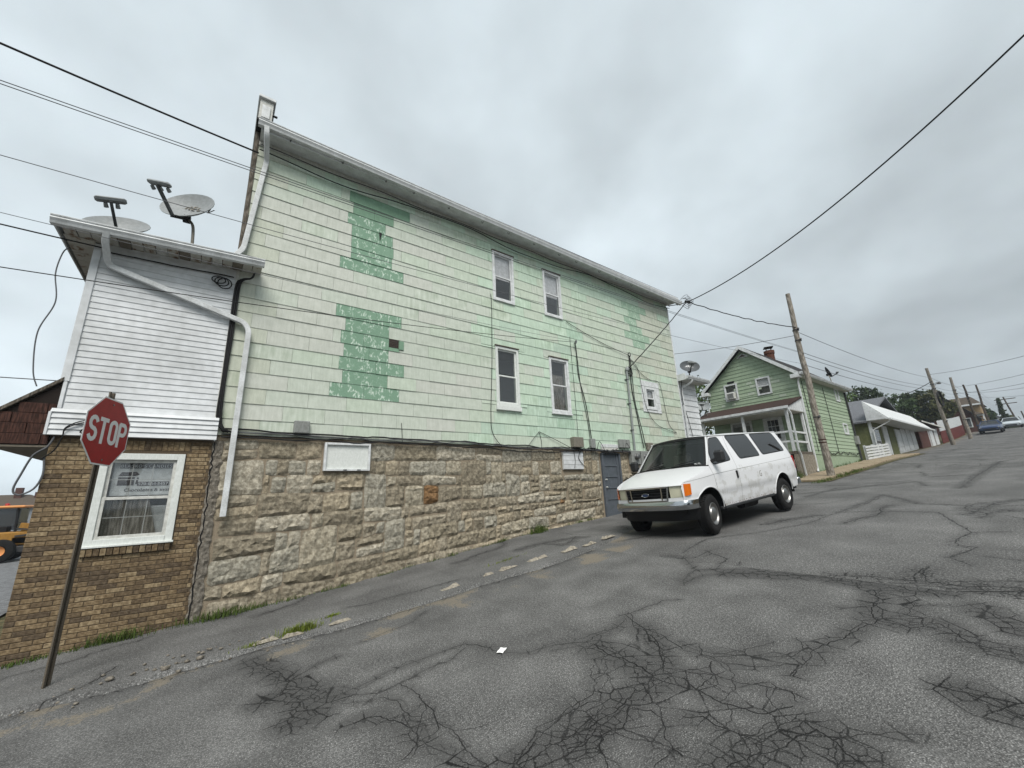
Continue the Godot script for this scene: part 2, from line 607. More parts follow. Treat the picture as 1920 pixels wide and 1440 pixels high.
	mat("sidewalk", Color(1.06, 1.06, 1.10), 0.9, "asphalt", 0.75, "asphalt_n", 0.7)
	mat("side_road", Color(1.15, 1.16, 1.18), 0.9, "asphalt", 0.6, "asphalt_n", 0.6)
	mat("earth", Color(1, 1, 1), 1.0, "earth", 0.6)
	mat("slab", Color(0.66, 0.62, 0.55), 0.9, "concrete", 0.7)
	mat("kerb", Color(0.72, 0.70, 0.66), 0.9, "stone", 2.4)
	mat("concrete", Color(0.62, 0.61, 0.585), 0.9, "concrete", 1.0)
	mat("found_brown", Color(0.46, 0.375, 0.33), 0.9, "concrete", 0.8)
	for i in 3:
		mat("sage_%d" % i, [Color(0.63, 0.695, 0.595), Color(0.61, 0.675, 0.575), Color(0.65, 0.71, 0.615)][i], 0.8, "shingle", 0.6)
	mat("sage_chalky", Color(0.74, 0.775, 0.71), 0.8, "shingle", 0.9)
	mat("olive", Color(0.43, 0.445, 0.30), 0.85, "mottle", 0.7)
	mat("red_brick", Color(0.43, 0.29, 0.26), 0.9, "brick", 2.0)
	mat("dark_brick", Color(0.38, 0.26, 0.23), 0.9, "brick", 2.0)
	mat("red_board", Color(0.46, 0.19, 0.17), 0.8, "wood", 0.7)
	mat("tan_wall", Color(0.62, 0.53, 0.40), 0.85, "mottle", 0.6)
	mat("grey_wall", Color(0.55, 0.57, 0.60), 0.85, "mottle", 0.6)
	mat("chimney_brick", Color(0.42, 0.27, 0.21), 0.9, "brick", 2.0)
	mat("van_white", Color(0.79, 0.795, 0.80), 0.28)
	M.van_white.clearcoat_enabled = true
	M.van_white.clearcoat = 0.5
	mat("van_grimy", Color(1, 1, 1), 0.45, "grime", 0.55)
	M.van_grimy.uv1_world_triplanar = false
	mat("van_trim", Color(0.16, 0.165, 0.17), 0.6)
	mat("cabin", Color(0.50, 0.49, 0.47), 0.85)
	mat("tyre", Color(0.11, 0.11, 0.112), 0.9, "grit", 2.0)
	mat("amber", Color(0.80, 0.40, 0.07), 0.2)
	mat("lens", Color(0.77, 0.76, 0.67), 0.1)
	mat("loader_yellow", Color(0.63, 0.46, 0.19), 0.6, "mottle", 1.0)
	mat("loader_orange", Color(0.80, 0.55, 0.33), 0.6)
	mat("car_blue", Color(0.20, 0.25, 0.36), 0.25)
	mat("car_silver", Color(0.70, 0.73, 0.75), 0.25)
	mat("paper", Color(0.93, 0.93, 0.92), 0.8)
	mat("poster", Color(0.74, 0.765, 0.77), 0.7, "mottle", 1.0)
	mat("muntin", Color(0.60, 0.61, 0.60), 0.6)
	mat("louvre", Color(0.42, 0.375, 0.355), 0.8)
	mat("poster_dark", Color(0.21, 0.20, 0.215), 0.7)
	mat("poster_text", Color(0.66, 0.68, 0.69), 0.7)
	mat("grass", Color(0.30, 0.37, 0.15), 0.9, "mottle", 3.0)
	mat("grass_bright", Color(0.42, 0.47, 0.17), 0.9, "mottle", 3.0)
	for g in ["grass", "grass_bright"]:
		M[g].backlight_enabled = true
		M[g].backlight = Color(0.25, 0.3, 0.08)
	for i in 4:
		mat("leaf_%d" % i, [Color(0.22, 0.285, 0.155), Color(0.26, 0.33, 0.17), Color(0.18, 0.225, 0.135), Color(0.29, 0.295, 0.17)][i], 0.8)
		M["leaf_%d" % i].backlight_enabled = true
		M["leaf_%d" % i].backlight = Color(0.10, 0.13, 0.04)
	mat("bark", Color(0.27, 0.235, 0.20), 0.95, "wood", 2.0)
	glass("pane", Color(0.30, 0.32, 0.32), 0.06)
	glass("pane_dark", Color(0.05, 0.055, 0.06), 0.55)
	glass("tinted", Color(0.03, 0.033, 0.035), 0.74)
	M.tinted.metallic_specular = 1.0
	M.tinted.roughness = 0.015
	glass("windshield", Color(0.20, 0.25, 0.23), 0.14)
	metal("chrome", Color(0.72, 0.73, 0.74), 0.16)
	metal("hubcap", Color(0.60, 0.595, 0.585), 0.38)
	metal("steel", Color(0.50, 0.50, 0.50), 0.5)
	metal("knob", Color(0.80, 0.80, 0.78), 0.3)


# cracks of the road, each [stain, width in mm, x, z, x, z, ...]
const CRACKS := [
[0.2,7,1.75,-5.78,2.49,-5.88,2.80,-6.09],
[0.3,9,1.34,-4.63,1.98,-4.70,2.41,-4.67,2.61,-4.62,2.68,-4.49,2.74,-4.08,2.90,-3.86,3.20,-3.74,3.53,-3.45,3.63,-3.13,3.60,-2.89],
[0.2,7,1.25,-4.59,1.51,-4.35,1.74,-4.37,1.97,-4.41,2.31,-4.40,2.56,-4.53],
[0.2,8,1.72,-4.37,1.77,-4.14,1.75,-3.86,1.76,-3.66,1.70,-3.47,1.63,-3.38,1.48,-3.37,1.33,-3.28],
[0.2,7,1.21,-4.42,1.39,-4.30,1.53,-4.23,1.60,-4.07,1.58,-3.85,1.64,-3.68],
[0.6,10,1.19,-4.02,1.32,-4.02,1.41,-3.95,1.47,-3.79,1.51,-3.67,1.53,-3.49,1.53,-3.31,1.62,-3.03,1.71,-2.76],
[0.2,7,1.75,-3.82,1.65,-3.67,1.56,-3.53,1.48,-3.37],
[0.2,8,1.71,-3.49,1.75,-3.32,1.72,-3.11,1.71,-2.94,1.73,-2.76],
[0.4,9,1.83,-2.68,1.99,-2.69,2.16,-2.74,2.32,-2.78,2.57,-2.82,2.80,-2.81,2.94,-2.89,2.96,-2.95,3.17,-2.97,3.26,-3.07],
[1,13,1.88,-2.63,2.11,-2.61,2.31,-2.58,2.53,-2.54,2.76,-2.52,3.01,-2.55,3.19,-2.49,3.31,-2.59,3.38,-2.85,3.37,-3.14,3.46,-3.41],
[0.5,8,2.33,-2.77,2.49,-2.78,2.68,-2.76,2.76,-2.70,2.86,-2.82],
[1,10,2.21,-2.50,2.34,-2.45,2.50,-2.50,2.60,-2.48,2.83,-2.50],
[0.3,8,2.49,-2.45,2.35,-2.34,2.25,-2.19],
[0.4,9,4.22,-3.59,4.05,-3.22,4.01,-2.97,3.92,-2.75,3.87,-2.64],
[0.2,8,4.25,-3.59,4.50,-3.54,4.80,-3.49,4.98,-3.30],
[0.5,8,4.14,-3.53,3.89,-3.46,3.64,-3.52,3.50,-3.50],
[0.8,9,4.02,-3.19,3.83,-2.88,3.58,-2.68,3.41,-2.55,3.29,-2.32],
[0.4,9,2.83,-2.43,2.90,-2.32,2.88,-2.21,2.73,-2.09,2.65,-1.98,2.64,-1.90],
[0.3,8,2.65,-1.98,2.52,-1.98,2.45,-1.98],
[0.5,8,3.96,-2.69,3.92,-2.48,4.00,-2.27,4.17,-1.96,4.33,-1.78,4.24,-1.72,3.95,-1.72],
[0.4,8,3.85,-2.62,3.85,-2.34,3.85,-2.20,3.96,-1.97,4.20,-1.74],
[0.4,8,3.81,-2.32,3.64,-2.23,3.62,-2.00,3.70,-1.79,3.74,-1.65,3.62,-1.58],
[0.5,9,3.42,-2.37,3.34,-2.20,3.30,-2.02,3.32,-1.86,3.35,-1.71,3.56,-1.59],
[0.5,8,3.51,-2.42,3.62,-2.20,3.34,-2.20],
[0.5,9,2.98,-2.10,3.07,-2.00,3.04,-1.86,3.04,-1.72,3.15,-1.63,3.30,-1.58,3.54,-1.51],
[0.6,8,2.83,-1.66,2.96,-1.72,3.07,-1.69],
[1,9,2.73,-1.66,2.97,-1.56,3.17,-1.48,3.40,-1.40,3.33,-1.26,3.25,-1.14],
[0.6,9,4.24,-1.73,4.50,-1.75,4.82,-1.62,5.12,-1.57,5.46,-1.46,5.64,-1.31,5.88,-1.30,6.07,-1.39],
[0.8,9,6.22,-1.68,5.89,-1.58,5.67,-1.59,5.40,-1.50,5.36,-1.30,5.55,-1.08,5.34,-0.93,5.21,-0.73,5.21,-0.58],
[0.4,9,5.48,-3.60,5.94,-3.53,6.16,-3.31,6.31,-2.78,6.31,-2.36,6.27,-1.90,6.22,-1.68,6.10,-1.33],
[0.5,9,6.13,-3.63,6.43,-3.12,6.42,-2.55,6.46,-2.07,6.58,-1.48,6.93,-0.99,7.13,-0.62],
[1,12,6.16,-3.31,6.44,-2.30,6.35,-1.44,6.54,-1.03,6.74,-0.61],
[0.8,9,6.26,-2.76,6.69,-1.91,6.74,-1.35,6.73,-0.97,6.89,-0.62],
[0.3,9,6.90,-4.45,8.02,-4.60,8.97,-4.01,10.18,-3.60,11.81,-3.50,12.07,-2.76,12.00,-1.88,9.88,-1.24,10.10,-0.84],
[0.6,9,11.81,-3.50,14.15,-3.35,15.08,-3.36,13.31,-2.38,12.98,-1.51],
[0.4,9,9.88,-1.24,9.25,-1.34,8.75,-1.27,8.75,-1.08,7.99,-1.27,7.61,-1.04],
[0.3,8,7.30,-1.43,6.76,-1.32],
[0.4,8,6.64,-4.30,6.08,-3.74,5.56,-3.65],
[0.3,8,7.17,-4.19,6.79,-3.61,6.29,-3.54],
[0.8,9,6.11,-0.86,5.85,-0.70,5.66,-0.59],
[1,9,4.40,-0.82,4.31,-0.68,4.27,-0.56],
[0.5,9,17.40,-3.82,18.50,-3.21,17.07,-2.75],
[0.5,9,14.77,-5.07,17.06,-4.90,17.43,-3.93],
[0.8,9,11.77,-1.43,13.32,-1.22,14.00,-0.84],
[0.8,9,16.32,-2.00,20.07,-1.97,25.61,-1.80],
[0.7,9,11.80,-1.26,12.39,-1.02,12.27,-0.79],
[0.3,7,0.91,-5.32,1.26,-5.57,1.49,-5.57],
[0.9,8,0.67,-6.33,0.84,-5.62,0.95,-5.28,1.01,-4.96,1.08,-4.69,1.24,-4.56],
[1,8,0.69,-5.07,0.87,-5.06,0.95,-4.79,0.97,-4.43,0.81,-4.46]]
const LIP_FOOT := [0.45, 16.0, -1.42, -6.87, -1.05, -6.82, -0.63, -6.71, -0.19, -6.68, 0.3, -6.71, 0.97, -6.66, 1.73, -6.49, 2.46, -6.44, 3.22, -6.37, 3.91, -6.36, 4.91, -6.16, 5.66, -6.11, 6.4, -6.16]
const LIP := [-3.4, -7.0, -1.42, -6.92, -1.05, -6.87, -0.63, -6.76, -0.19, -6.73, 0.3, -6.76, 0.97, -6.71, 1.73, -6.54, 2.46, -6.49, 3.22, -6.42, 3.91, -6.41, 4.91, -6.21, 5.66, -6.16, 7.0, -6.3, 9.0, -6.9, 12.0, -7.1, 19.0, -7.2]


func lip_z(x: float) -> float:
	for i in range(0, LIP.size() - 2, 2):
		if x <= LIP[i + 2]:
			return lerpf(LIP[i + 1], LIP[i + 3], clampf((x - LIP[i]) / (LIP[i + 2] - LIP[i]), 0.0, 1.0))
	return LIP[LIP.size() - 1]


func road_texture(x0: float, z0: float, wx: float, wz: float, w: int, h: int, extra: int, sd: int, tone := 0.352, traced := true) -> Array:
	# asphalt with exposed aggregate; traced cracks, finer branches and the dirt that gathers along them
	var core := PackedByteArray()
	core.resize(w * h)
	var stain := PackedByteArray()
	var sw := w / 8
	var sh := h / 8
	stain.resize(sw * sh)
	var px := w / wx
	var r := RandomNumberGenerator.new()
	r.seed = sd
	var lines := []
	for c in (CRACKS + [LIP_FOOT] if traced else []):
		var p := PackedVector2Array()
		for i in range(2, c.size(), 2):
			p.append(Vector2(c[i], c[i + 1]))
		lines.append([c[0], c[1], p])
	var base := lines.size()
	for k in base:   # finer branches leave the traced cracks
		var p: PackedVector2Array = lines[k][2]
		for q in int(1 + 2 * lines[k][0]):
			var i := r.randi_range(0, p.size() - 2)
			var a := p[i].lerp(p[i + 1], r.randf())
			var dir := (p[i + 1] - p[i]).normalized().rotated(r.randf_range(0.35, 1.3) * (1 if r.randf() < 0.5 else -1))
			var b := PackedVector2Array([a])
			var stepl := r.randf_range(0.06, 0.16)
			for s in r.randi_range(2, 4):
				dir = dir.rotated(r.randf_range(-0.5, 0.5))
				a += dir * stepl
				b.append(a)
			lines.append([lines[k][0] * 0.4, r.randf_range(2.0, 4.0), b])
	for k in extra:   # cracks further up the street
		var a := Vector2(x0 + r.randf() * wx, z0 + r.randf() * wz)
		var dir := Vector2.from_angle(r.randf_range(-0.35, 0.35) + (0.0 if r.randf() < 0.7 else PI / 2))
		var b := PackedVector2Array([a])
		for s in r.randi_range(3, 8):
			dir = dir.rotated(r.randf_range(-0.55, 0.55))
			a += dir * r.randf_range(0.15, 0.5)
			b.append(a)
		lines.append([r.randf() * 0.9, r.randf_range(6.0, 11.0), b])
	for ln in lines:
		var p: PackedVector2Array = ln[2]
		# break every stretch into short crooked steps
		var fine := PackedVector2Array()
		for i in p.size() - 1:
			var n := maxi(2, int(p[i].distance_to(p[i + 1]) / 0.022))
			var d := (p[i + 1] - p[i]).orthogonal().normalized()
			var off := 0.0
			for s in n:
				off = off * 0.82 + r.randf_range(-0.009, 0.009)
				var f := sin(PI * s / n)
				fine.append(p[i].lerp(p[i + 1], float(s) / n) + d * off * (0.4 + f))
		fine.append(p[p.size() - 1])
		var wd: float = ln[1] * (0.00072 if px > 200.0 else 0.0012)
		var jit := 1.0
		for i in fine.size() - 1:
			jit = clampf(jit + r.randf_range(-0.35, 0.35), 0.35, 1.5)
			var a := (fine[i] - Vector2(x0, z0)) * px
			var b := (fine[i + 1] - Vector2(x0, z0)) * px
			if a.x < 4 or a.y < 4 or a.x > w - 5 or a.y > h - 5:
				continue
			var rad := maxf(0.55, wd * jit * px * 0.5)
			var ir := int(ceil(rad + 0.6))
			var n := maxi(1, int(a.distance_to(b)))
			for s in n:
				var c := a.lerp(b, float(s) / n)
				var cx := int(c.x)
				var cy := int(c.y)
				for yy in range(maxi(cy - ir, 0), mini(cy + ir + 1, h)):
					for xx in range(maxi(cx - ir, 0), mini(cx + ir + 1, w)):
						var t := clampf(rad + 0.6 - Vector2(xx + 0.5, yy + 0.5).distance_to(c), 0.0, 1.0)
						var o := yy * w + xx
						if t * 255 > core[o]:
							core[o] = int(t * 255)
			if i % 3 == 0 and ln[0] > 0.15:
				var sc := a / 8.0
				var sr: float = (0.06 + 0.24 * ln[0]) * px / 8.0
				var si := int(ceil(sr))
				for yy in range(maxi(int(sc.y) - si, 0), mini(int(sc.y) + si + 1, sh)):
					for xx in range(maxi(int(sc.x) - si, 0), mini(int(sc.x) + si + 1, sw)):
						var t := 1.0 - Vector2(xx + 0.5, yy + 0.5).distance_to(sc) / sr
						if t > 0.0:
							var o := yy * sw + xx
							stain[o] = int(maxf(stain[o], 255.0 * minf(1.0, t * 1.4) * (0.25 + 0.75 * ln[0])))
	var si2 := Image.create_from_data(sw, sh, false, Image.FORMAT_L8, stain)
	si2.resize(w, h, Image.INTERPOLATE_CUBIC)
	var sd2 := si2.get_data()
	var ag := grey(noise(20, 0.30 * 250.0 / px, 2), 512, 512)
	var ag2 := grey(noise(21, 0.11 * 250.0 / px, 3), 512, 512)
	var patch := grey(noise(22, 0.004, 5), 1024, 1024)
	var net := noise(23, 0.016 * 250.0 / px, 1, FastNoiseLite.TYPE_CELLULAR)
	net.cellular_return_type = FastNoiseLite.RETURN_DISTANCE2_SUB
	net.domain_warp_enabled = true
	net.domain_warp_amplitude = 14.0
	net.domain_warp_frequency = 0.02
	var ni := net.get_image(w, h, false, false, false)
	ni.convert(Image.FORMAT_L8)
	var nd := ni.get_data()
	net.frequency *= 2.3
	net.seed = 29
	var ni2 := net.get_image(w, h, false, false, false)
	ni2.convert(Image.FORMAT_L8)
	var nd2 := ni2.get_data()
	var dirt := 0.40 * clampf(px / 256.0, 0.45, 1.0)
	var d := PackedByteArray()
	d.resize(w * h * 3)
	var hm := PackedByteArray()
	hm.resize(w * h)
	var lut := PackedFloat32Array()
	for i in 256:
		lut.append(pow(clampf((i / 255.0 - 0.5) * 1.9 + 0.5, 0.0, 1.0), 1.25))
	var edge := PackedFloat32Array()   # where the pavement's lip runs in each column
	for x in w:
		edge.append((lip_z(x0 + x / px) - z0) * px if traced else -9e9)
	for y in h:
		var ro := y * w
		var ra := (y & 511) * 512
		var rp := (y & 1023) * 1024
		for x in w:
			var o := ro + x
			var g := lut[ag[ra + (x & 511)]]
			var g2 := lut[ag2[ra + ((x * 3 >> 2) & 511)]]
			var s: float = sd2[o] / 255.0
			var pa: float = patch[rp + (x & 1023)] / 255.0
			var zone := s
			s *= clampf(0.25 + g2 * 0.75 + (pa - 0.5) * 0.8 + (g - 0.5) * 0.5, 0.0, 1.0)
			var k: float = core[o] / 255.0
			# crazing where the dirt lies thickest
			if zone > 0.10:
				var na: float = 1.0 - nd[o] / 6.0
				if na > 0.0:
					k = maxf(k, minf(1.0, maxf(0.0, zone - 0.16) * 2.2) * minf(1.0, na * 1.6) * (0.45 + 0.55 * pa))
				var nb: float = 1.0 - nd2[o] / 9.0
				if nb > 0.0 and zone > 0.42:
					k = maxf(k, minf(1.0, (zone - 0.42) * 2.0) * minf(1.0, nb * 1.5) * 0.75)
			var l := tone + 0.105 * (pa - 0.5) + 0.165 * (g - 0.42) + 0.085 * (g2 - 0.5)
			if g > 0.93:
				l += 0.14
			l = l * (1.0 - dirt * s) * (1.0 - 0.74 * k)
			var li := clampf(l, 0.03, 1.0) * 255.0
			var sand := 0.0
			var off := (y - edge[x]) / px
			if off > 0.0 and off < 0.75:   # washed sand lies in drifts along the lip
				sand = clampf((pa - 0.47 - off * 0.22 + (g2 - 0.5) * 0.16) * 7.0, 0.0, 0.75) * (1.0 - k)
				li = lerpf(li, 112.0 + 34.0 * (g - 0.5), sand)
			d[o * 3] = int(li * (1.0 + 0.05 * sand))
			d[o * 3 + 1] = int(li * (0.995 - 0.02 * sand))
			d[o * 3 + 2] = int(li * (0.982 - 0.13 * sand))
			hm[o] = int(clampf(0.55 + 0.30 * (g - 0.5) + 0.1 * (g2 - 0.5) - 0.55 * k, 0.0, 1.0) * 255.0)
	return [tex(d, w, h), bump(hm, w, h, 3.0)]


func road_material(key: String, t: Array) -> StandardMaterial3D:
	var m := StandardMaterial3D.new()
	m.albedo_texture = t[0]
	m.normal_enabled = true
	m.normal_texture = t[1]
	m.normal_scale = 0.8
	m.roughness = 0.88
	m.metallic_specular = 0.35
	M[key] = m
	return m


func sheet(xs: Array, zs: Array, lift: float, uv0 := Vector2.ZERO, uvs := Vector2.ONE, wob: FastNoiseLite = null) -> ArrayMesh:
	var b := MB.new()
	for z in zs:
		for x in xs:
			var y := ground_y(x) + lift
			if wob:
				y += 0.012 * wob.get_noise_2d(x, z)
			var sl := (ground_y(x + 0.1) - ground_y(x - 0.1)) / 0.2
			b.vert(Vector3(x, y, z), Vector3(-sl, 1, 0).normalized(), Vector2((x - uv0.x) / uvs.x, (z - uv0.y) / uvs.y))
	var w := xs.size()
	for j in zs.size() - 1:
		for i in w - 1:
			var a := j * w + i
			b.idx.append_array(PackedInt32Array([a, a + 1, a + w, a + 1, a + w + 1, a + w]))
	return b.mesh()


func steps(a: float, b: float, n: int) -> Array:
	var r := []
	for i in n + 1:
		r.append(lerpf(a, b, float(i) / n))
	return r


func build_ground() -> void:
	var far := [-1500.0, -700.0, -400.0, -200.0, -100.0, -60.0, -40.0, -30.0, -20.0, -15.0]
	var up := [115.0, 140.0, 200.0, 400.0, 800.0, 1500.0]
	struct("ground", sheet(far + steps(-12, 110, 122) + up, [-1500.0, -600.0, -200.0, -80.0, -40.0, -25.0, -15.0, -10.0, -6.0, 0.0, 6.0, 10.0, 15.0, 30.0, 80.0, 300.0, 1500.0], -0.05), M.earth)
	var wob := noise(31, 0.35, 3)
	var ta := road_texture(-1.5, -7.2, 8.0, 8.0, 2048, 2048, 0, 77)
	var tb := road_texture(6.5, -7.2, 16.0, 8.0, 2048, 1024, 26, 78)
	var tc := road_texture(22.5, -7.2, 32.0, 8.0, 2048, 512, 110, 79)
	struct("road", sheet(steps(-1.5, 6.5, 32), steps(-7.2, 0.8, 32), 0.0, Vector2(-1.5, -7.2), Vector2(8, 8), wob), road_material("road_a", ta))
	struct("road", sheet(steps(6.5, 22.5, 48), steps(-7.2, 0.8, 24), 0.0, Vector2(6.5, -7.2), Vector2(16, 8), wob), road_material("road_b", tb))
	struct("road", sheet(steps(22.5, 118.5, 96), steps(-7.2, 0.8, 16), 0.0, Vector2(22.5, -7.2), Vector2(32, 8), wob), road_material("road_c", tc))
	struct("road", sheet(steps(-60, 118.5, 120), steps(0.8, 6.0, 4), 0.0, Vector2(22.5, -7.2), Vector2(32, 8), wob), M.side_road)
	struct("road", sheet(steps(-60, -1.5, 40), steps(-7.2, 0.8, 8), 0.0), M.side_road)
	struct("road", sheet(steps(-13, -3.2, 10), steps(-160, -7.2, 60), 0.0), M.side_road)
	# asphalt pavement between the house and the road, with a broken lip along the road
	var b := MB.new()
	var e := noise(32, 1.9, 3)
	var e2 := noise(33, 0.8, 3)
	var nx := 240
	var rows := []
	for i in nx + 1:
		var x := lerpf(-3.4, 19.5, float(i) / nx)
		var ze := lip_z(x) + 0.055 * e.get_noise_1d(x * 2.2) + 0.03 * e.get_noise_1d(x * 7.0)
		var up_ := 0.042 + 0.02 * e2.get_noise_1d(x * 1.3)
		if x > 6.0:
			up_ = maxf(0.006, up_ * clampf(1.0 - (x - 6.0) / 3.0, 0.12, 1.0))
		var line := []
		for j in 9:
			var z := lerpf(-9.4, ze, j / 7.0) if j < 8 else ze + 0.06
			var y := ground_y(x) + (up_ + 0.012 * e2.get_noise_2d(x * 1.5, z * 1.5) if j < 8 else -0.03)
			line.append(Vector3(x, y, z))
		rows.append(line)
	for half in 2:
		b = MB.new()
		var from := 0 if half == 0 else 120
		b.grid(8, 120, func(i: int, j: int): return rows[from + j][i])
		for i in b.v.size():
			b.uv[i] = Vector2((b.v[i].x + 3.4) / 11.45 - half, (b.v[i].z + 9.4) / 3.42)
		struct("pavement", b.mesh(), road_material("pavement_%d" % half, road_texture(-3.4 + 11.45 * half, -9.4, 11.45, 3.42, 2048, 612, 12, 90 + half, 0.350, false)))
	# broken stones of the old kerb that show through the asphalt
	var ks := [[0.84, -6.8, 0.30, 0.10], [1.15, -6.72, 0.26, 0.08], [1.75, -6.72, 0.3, 0.09], [3.48, -6.66, 0.34, 0.13], [4.25, -6.68, 0.22, 0.08], [4.68, -6.66, 0.40, 0.12], [5.35, -6.62, 0.46, 0.13], [6.1, -6.5, 0.40, 0.14], [6.62, -6.42, 0.36, 0.13], [7.3, -6.5, 0.42, 0.12]]
	for k in ks:
		var st := stone_mesh(k[2], k[3], 0.05, int(k[0] * 100))
		var sl := atan2(ground_y(k[0] + 0.2) - ground_y(k[0] - 0.2), 0.4)
		single("kerb_stone", "pale broken kerb stone showing flush through the asphalt pavement edge", "kerb stone", st, M.kerb, Vector3(k[0], ground_y(k[0]) + 0.062, k[1]), "broken kerb stones along the pavement edge").basis = Basis(Vector3(0, 0, 1), sl) * Basis(Vector3(0, 1, 0), rng.randf_range(-0.08, 0.08)) * Basis(Vector3(1, 0, 0), -PI / 2)
	# concrete slabs in front of the green gabled house
	var slabs := struct("pavement", sheet(steps(19.4, 38.4, 20), steps(-7.6, -5.75, 3), 0.02), M.earth)
	var x := 19.5
	while x < 38.0:
		var w := 1.45
		var yb := ground_y(x + w / 2)
		var sl := atan2(ground_y(x + w) - ground_y(x), w)
		part(slabs, "slab", cb(Vector3(w - 0.03, 0.08, 1.35), 0.012), M.slab, Vector3(x + w / 2, yb + 0.035 + rng.randf_range(0, 0.02), -6.75 + rng.randf_range(-0.03, 0.03)), Basis(Vector3(0, 0, 1), sl + rng.randf_range(-0.01, 0.01)))
		x += w


func stone_mesh(w: float, h: float, depth: float, sd: int, corner := []) -> ArrayMesh:
	# a rock-faced block lying in the xy plane, face towards +z; corner: offsets of the four corners (bl, br, tr, tl)
	var b := MB.new()
	var f := noise(sd, 5.5, 3)
	var f2 := noise(sd + 1, 2.2, 2)
	var nx := clampi(int(w / 0.055), 3, 12)
	var ny := clampi(int(h / 0.055), 3, 7)
	var c := corner if corner else [Vector2(), Vector2(), Vector2(), Vector2()]
	var fn := func(i: int, j: int):
		var u := float(i) / nx
		var v := float(j) / ny
		var p := Vector2(lerpf(-w / 2, w / 2, u), lerpf(-h / 2, h / 2, v))
		p += (c[0] as Vector2).lerp(c[1], u).lerp((c[3] as Vector2).lerp(c[2], u), v)
		var edge := i == 0 or j == 0 or i == nx or j == ny
		# rounded corners
		var q := Vector2(absf(u - 0.5) * 2.0, absf(v - 0.5) * 2.0)
		var rr := pow(pow(q.x, 12.0) + pow(q.y, 12.0), 1.0 / 12.0)
		if rr > 1.0:
			p = p / rr
		p += Vector2(f.get_noise_2d(p.x * 1.4 + 5, p.y * 1.4), f.get_noise_2d(p.x * 1.4, p.y * 1.4 + 9)) * 0.018
		var z := -0.012
		if not edge:
			z = depth * (0.35 + 0.6 * f2.get_noise_2d(p.x, p.y) + 0.85 * f.get_noise_2d(p.x, p.y))
		return Vector3(p.x, p.y, z)
	b.grid(nx, ny, fn, false)
	return b.mesh()


func cut(rects: Array, hole: Rect2) -> Array:   # rectangles minus a rectangle
	var r := []
	for q in rects:
		if not q.intersects(hole):
			r.append(q)
			continue
		var i: Rect2 = q.intersection(hole)
		if i.position.y > q.position.y + 0.001:
			r.append(Rect2(q.position, Vector2(q.size.x, i.position.y - q.position.y)))
		if i.end.y < q.end.y - 0.001:
			r.append(Rect2(Vector2(q.position.x, i.end.y), Vector2(q.size.x, q.end.y - i.end.y)))
		if i.position.x > q.position.x + 0.001:
			r.append(Rect2(Vector2(q.position.x, i.position.y), Vector2(i.position.x - q.position.x, i.size.y)))
		if i.end.x < q.end.x - 0.001:
			r.append(Rect2(Vector2(i.end.x, i.position.y), Vector2(q.end.x - i.end.x, i.size.y)))
	return r


func R(x0: float, y0: float, x1: float, y1: float) -> Rect2:
	return Rect2(x0, y0, x1 - x0, y1 - y0)


func wall_slab(b: MB, area: Rect2, holes: Array, z0: float, z1: float) -> void:
	var r := [area]
	for q in holes:
		r = cut(r, q)
	for q in r:
		b.box(Vector3(q.position.x, q.position.y, z0), Vector3(q.end.x, q.end.y, z1))


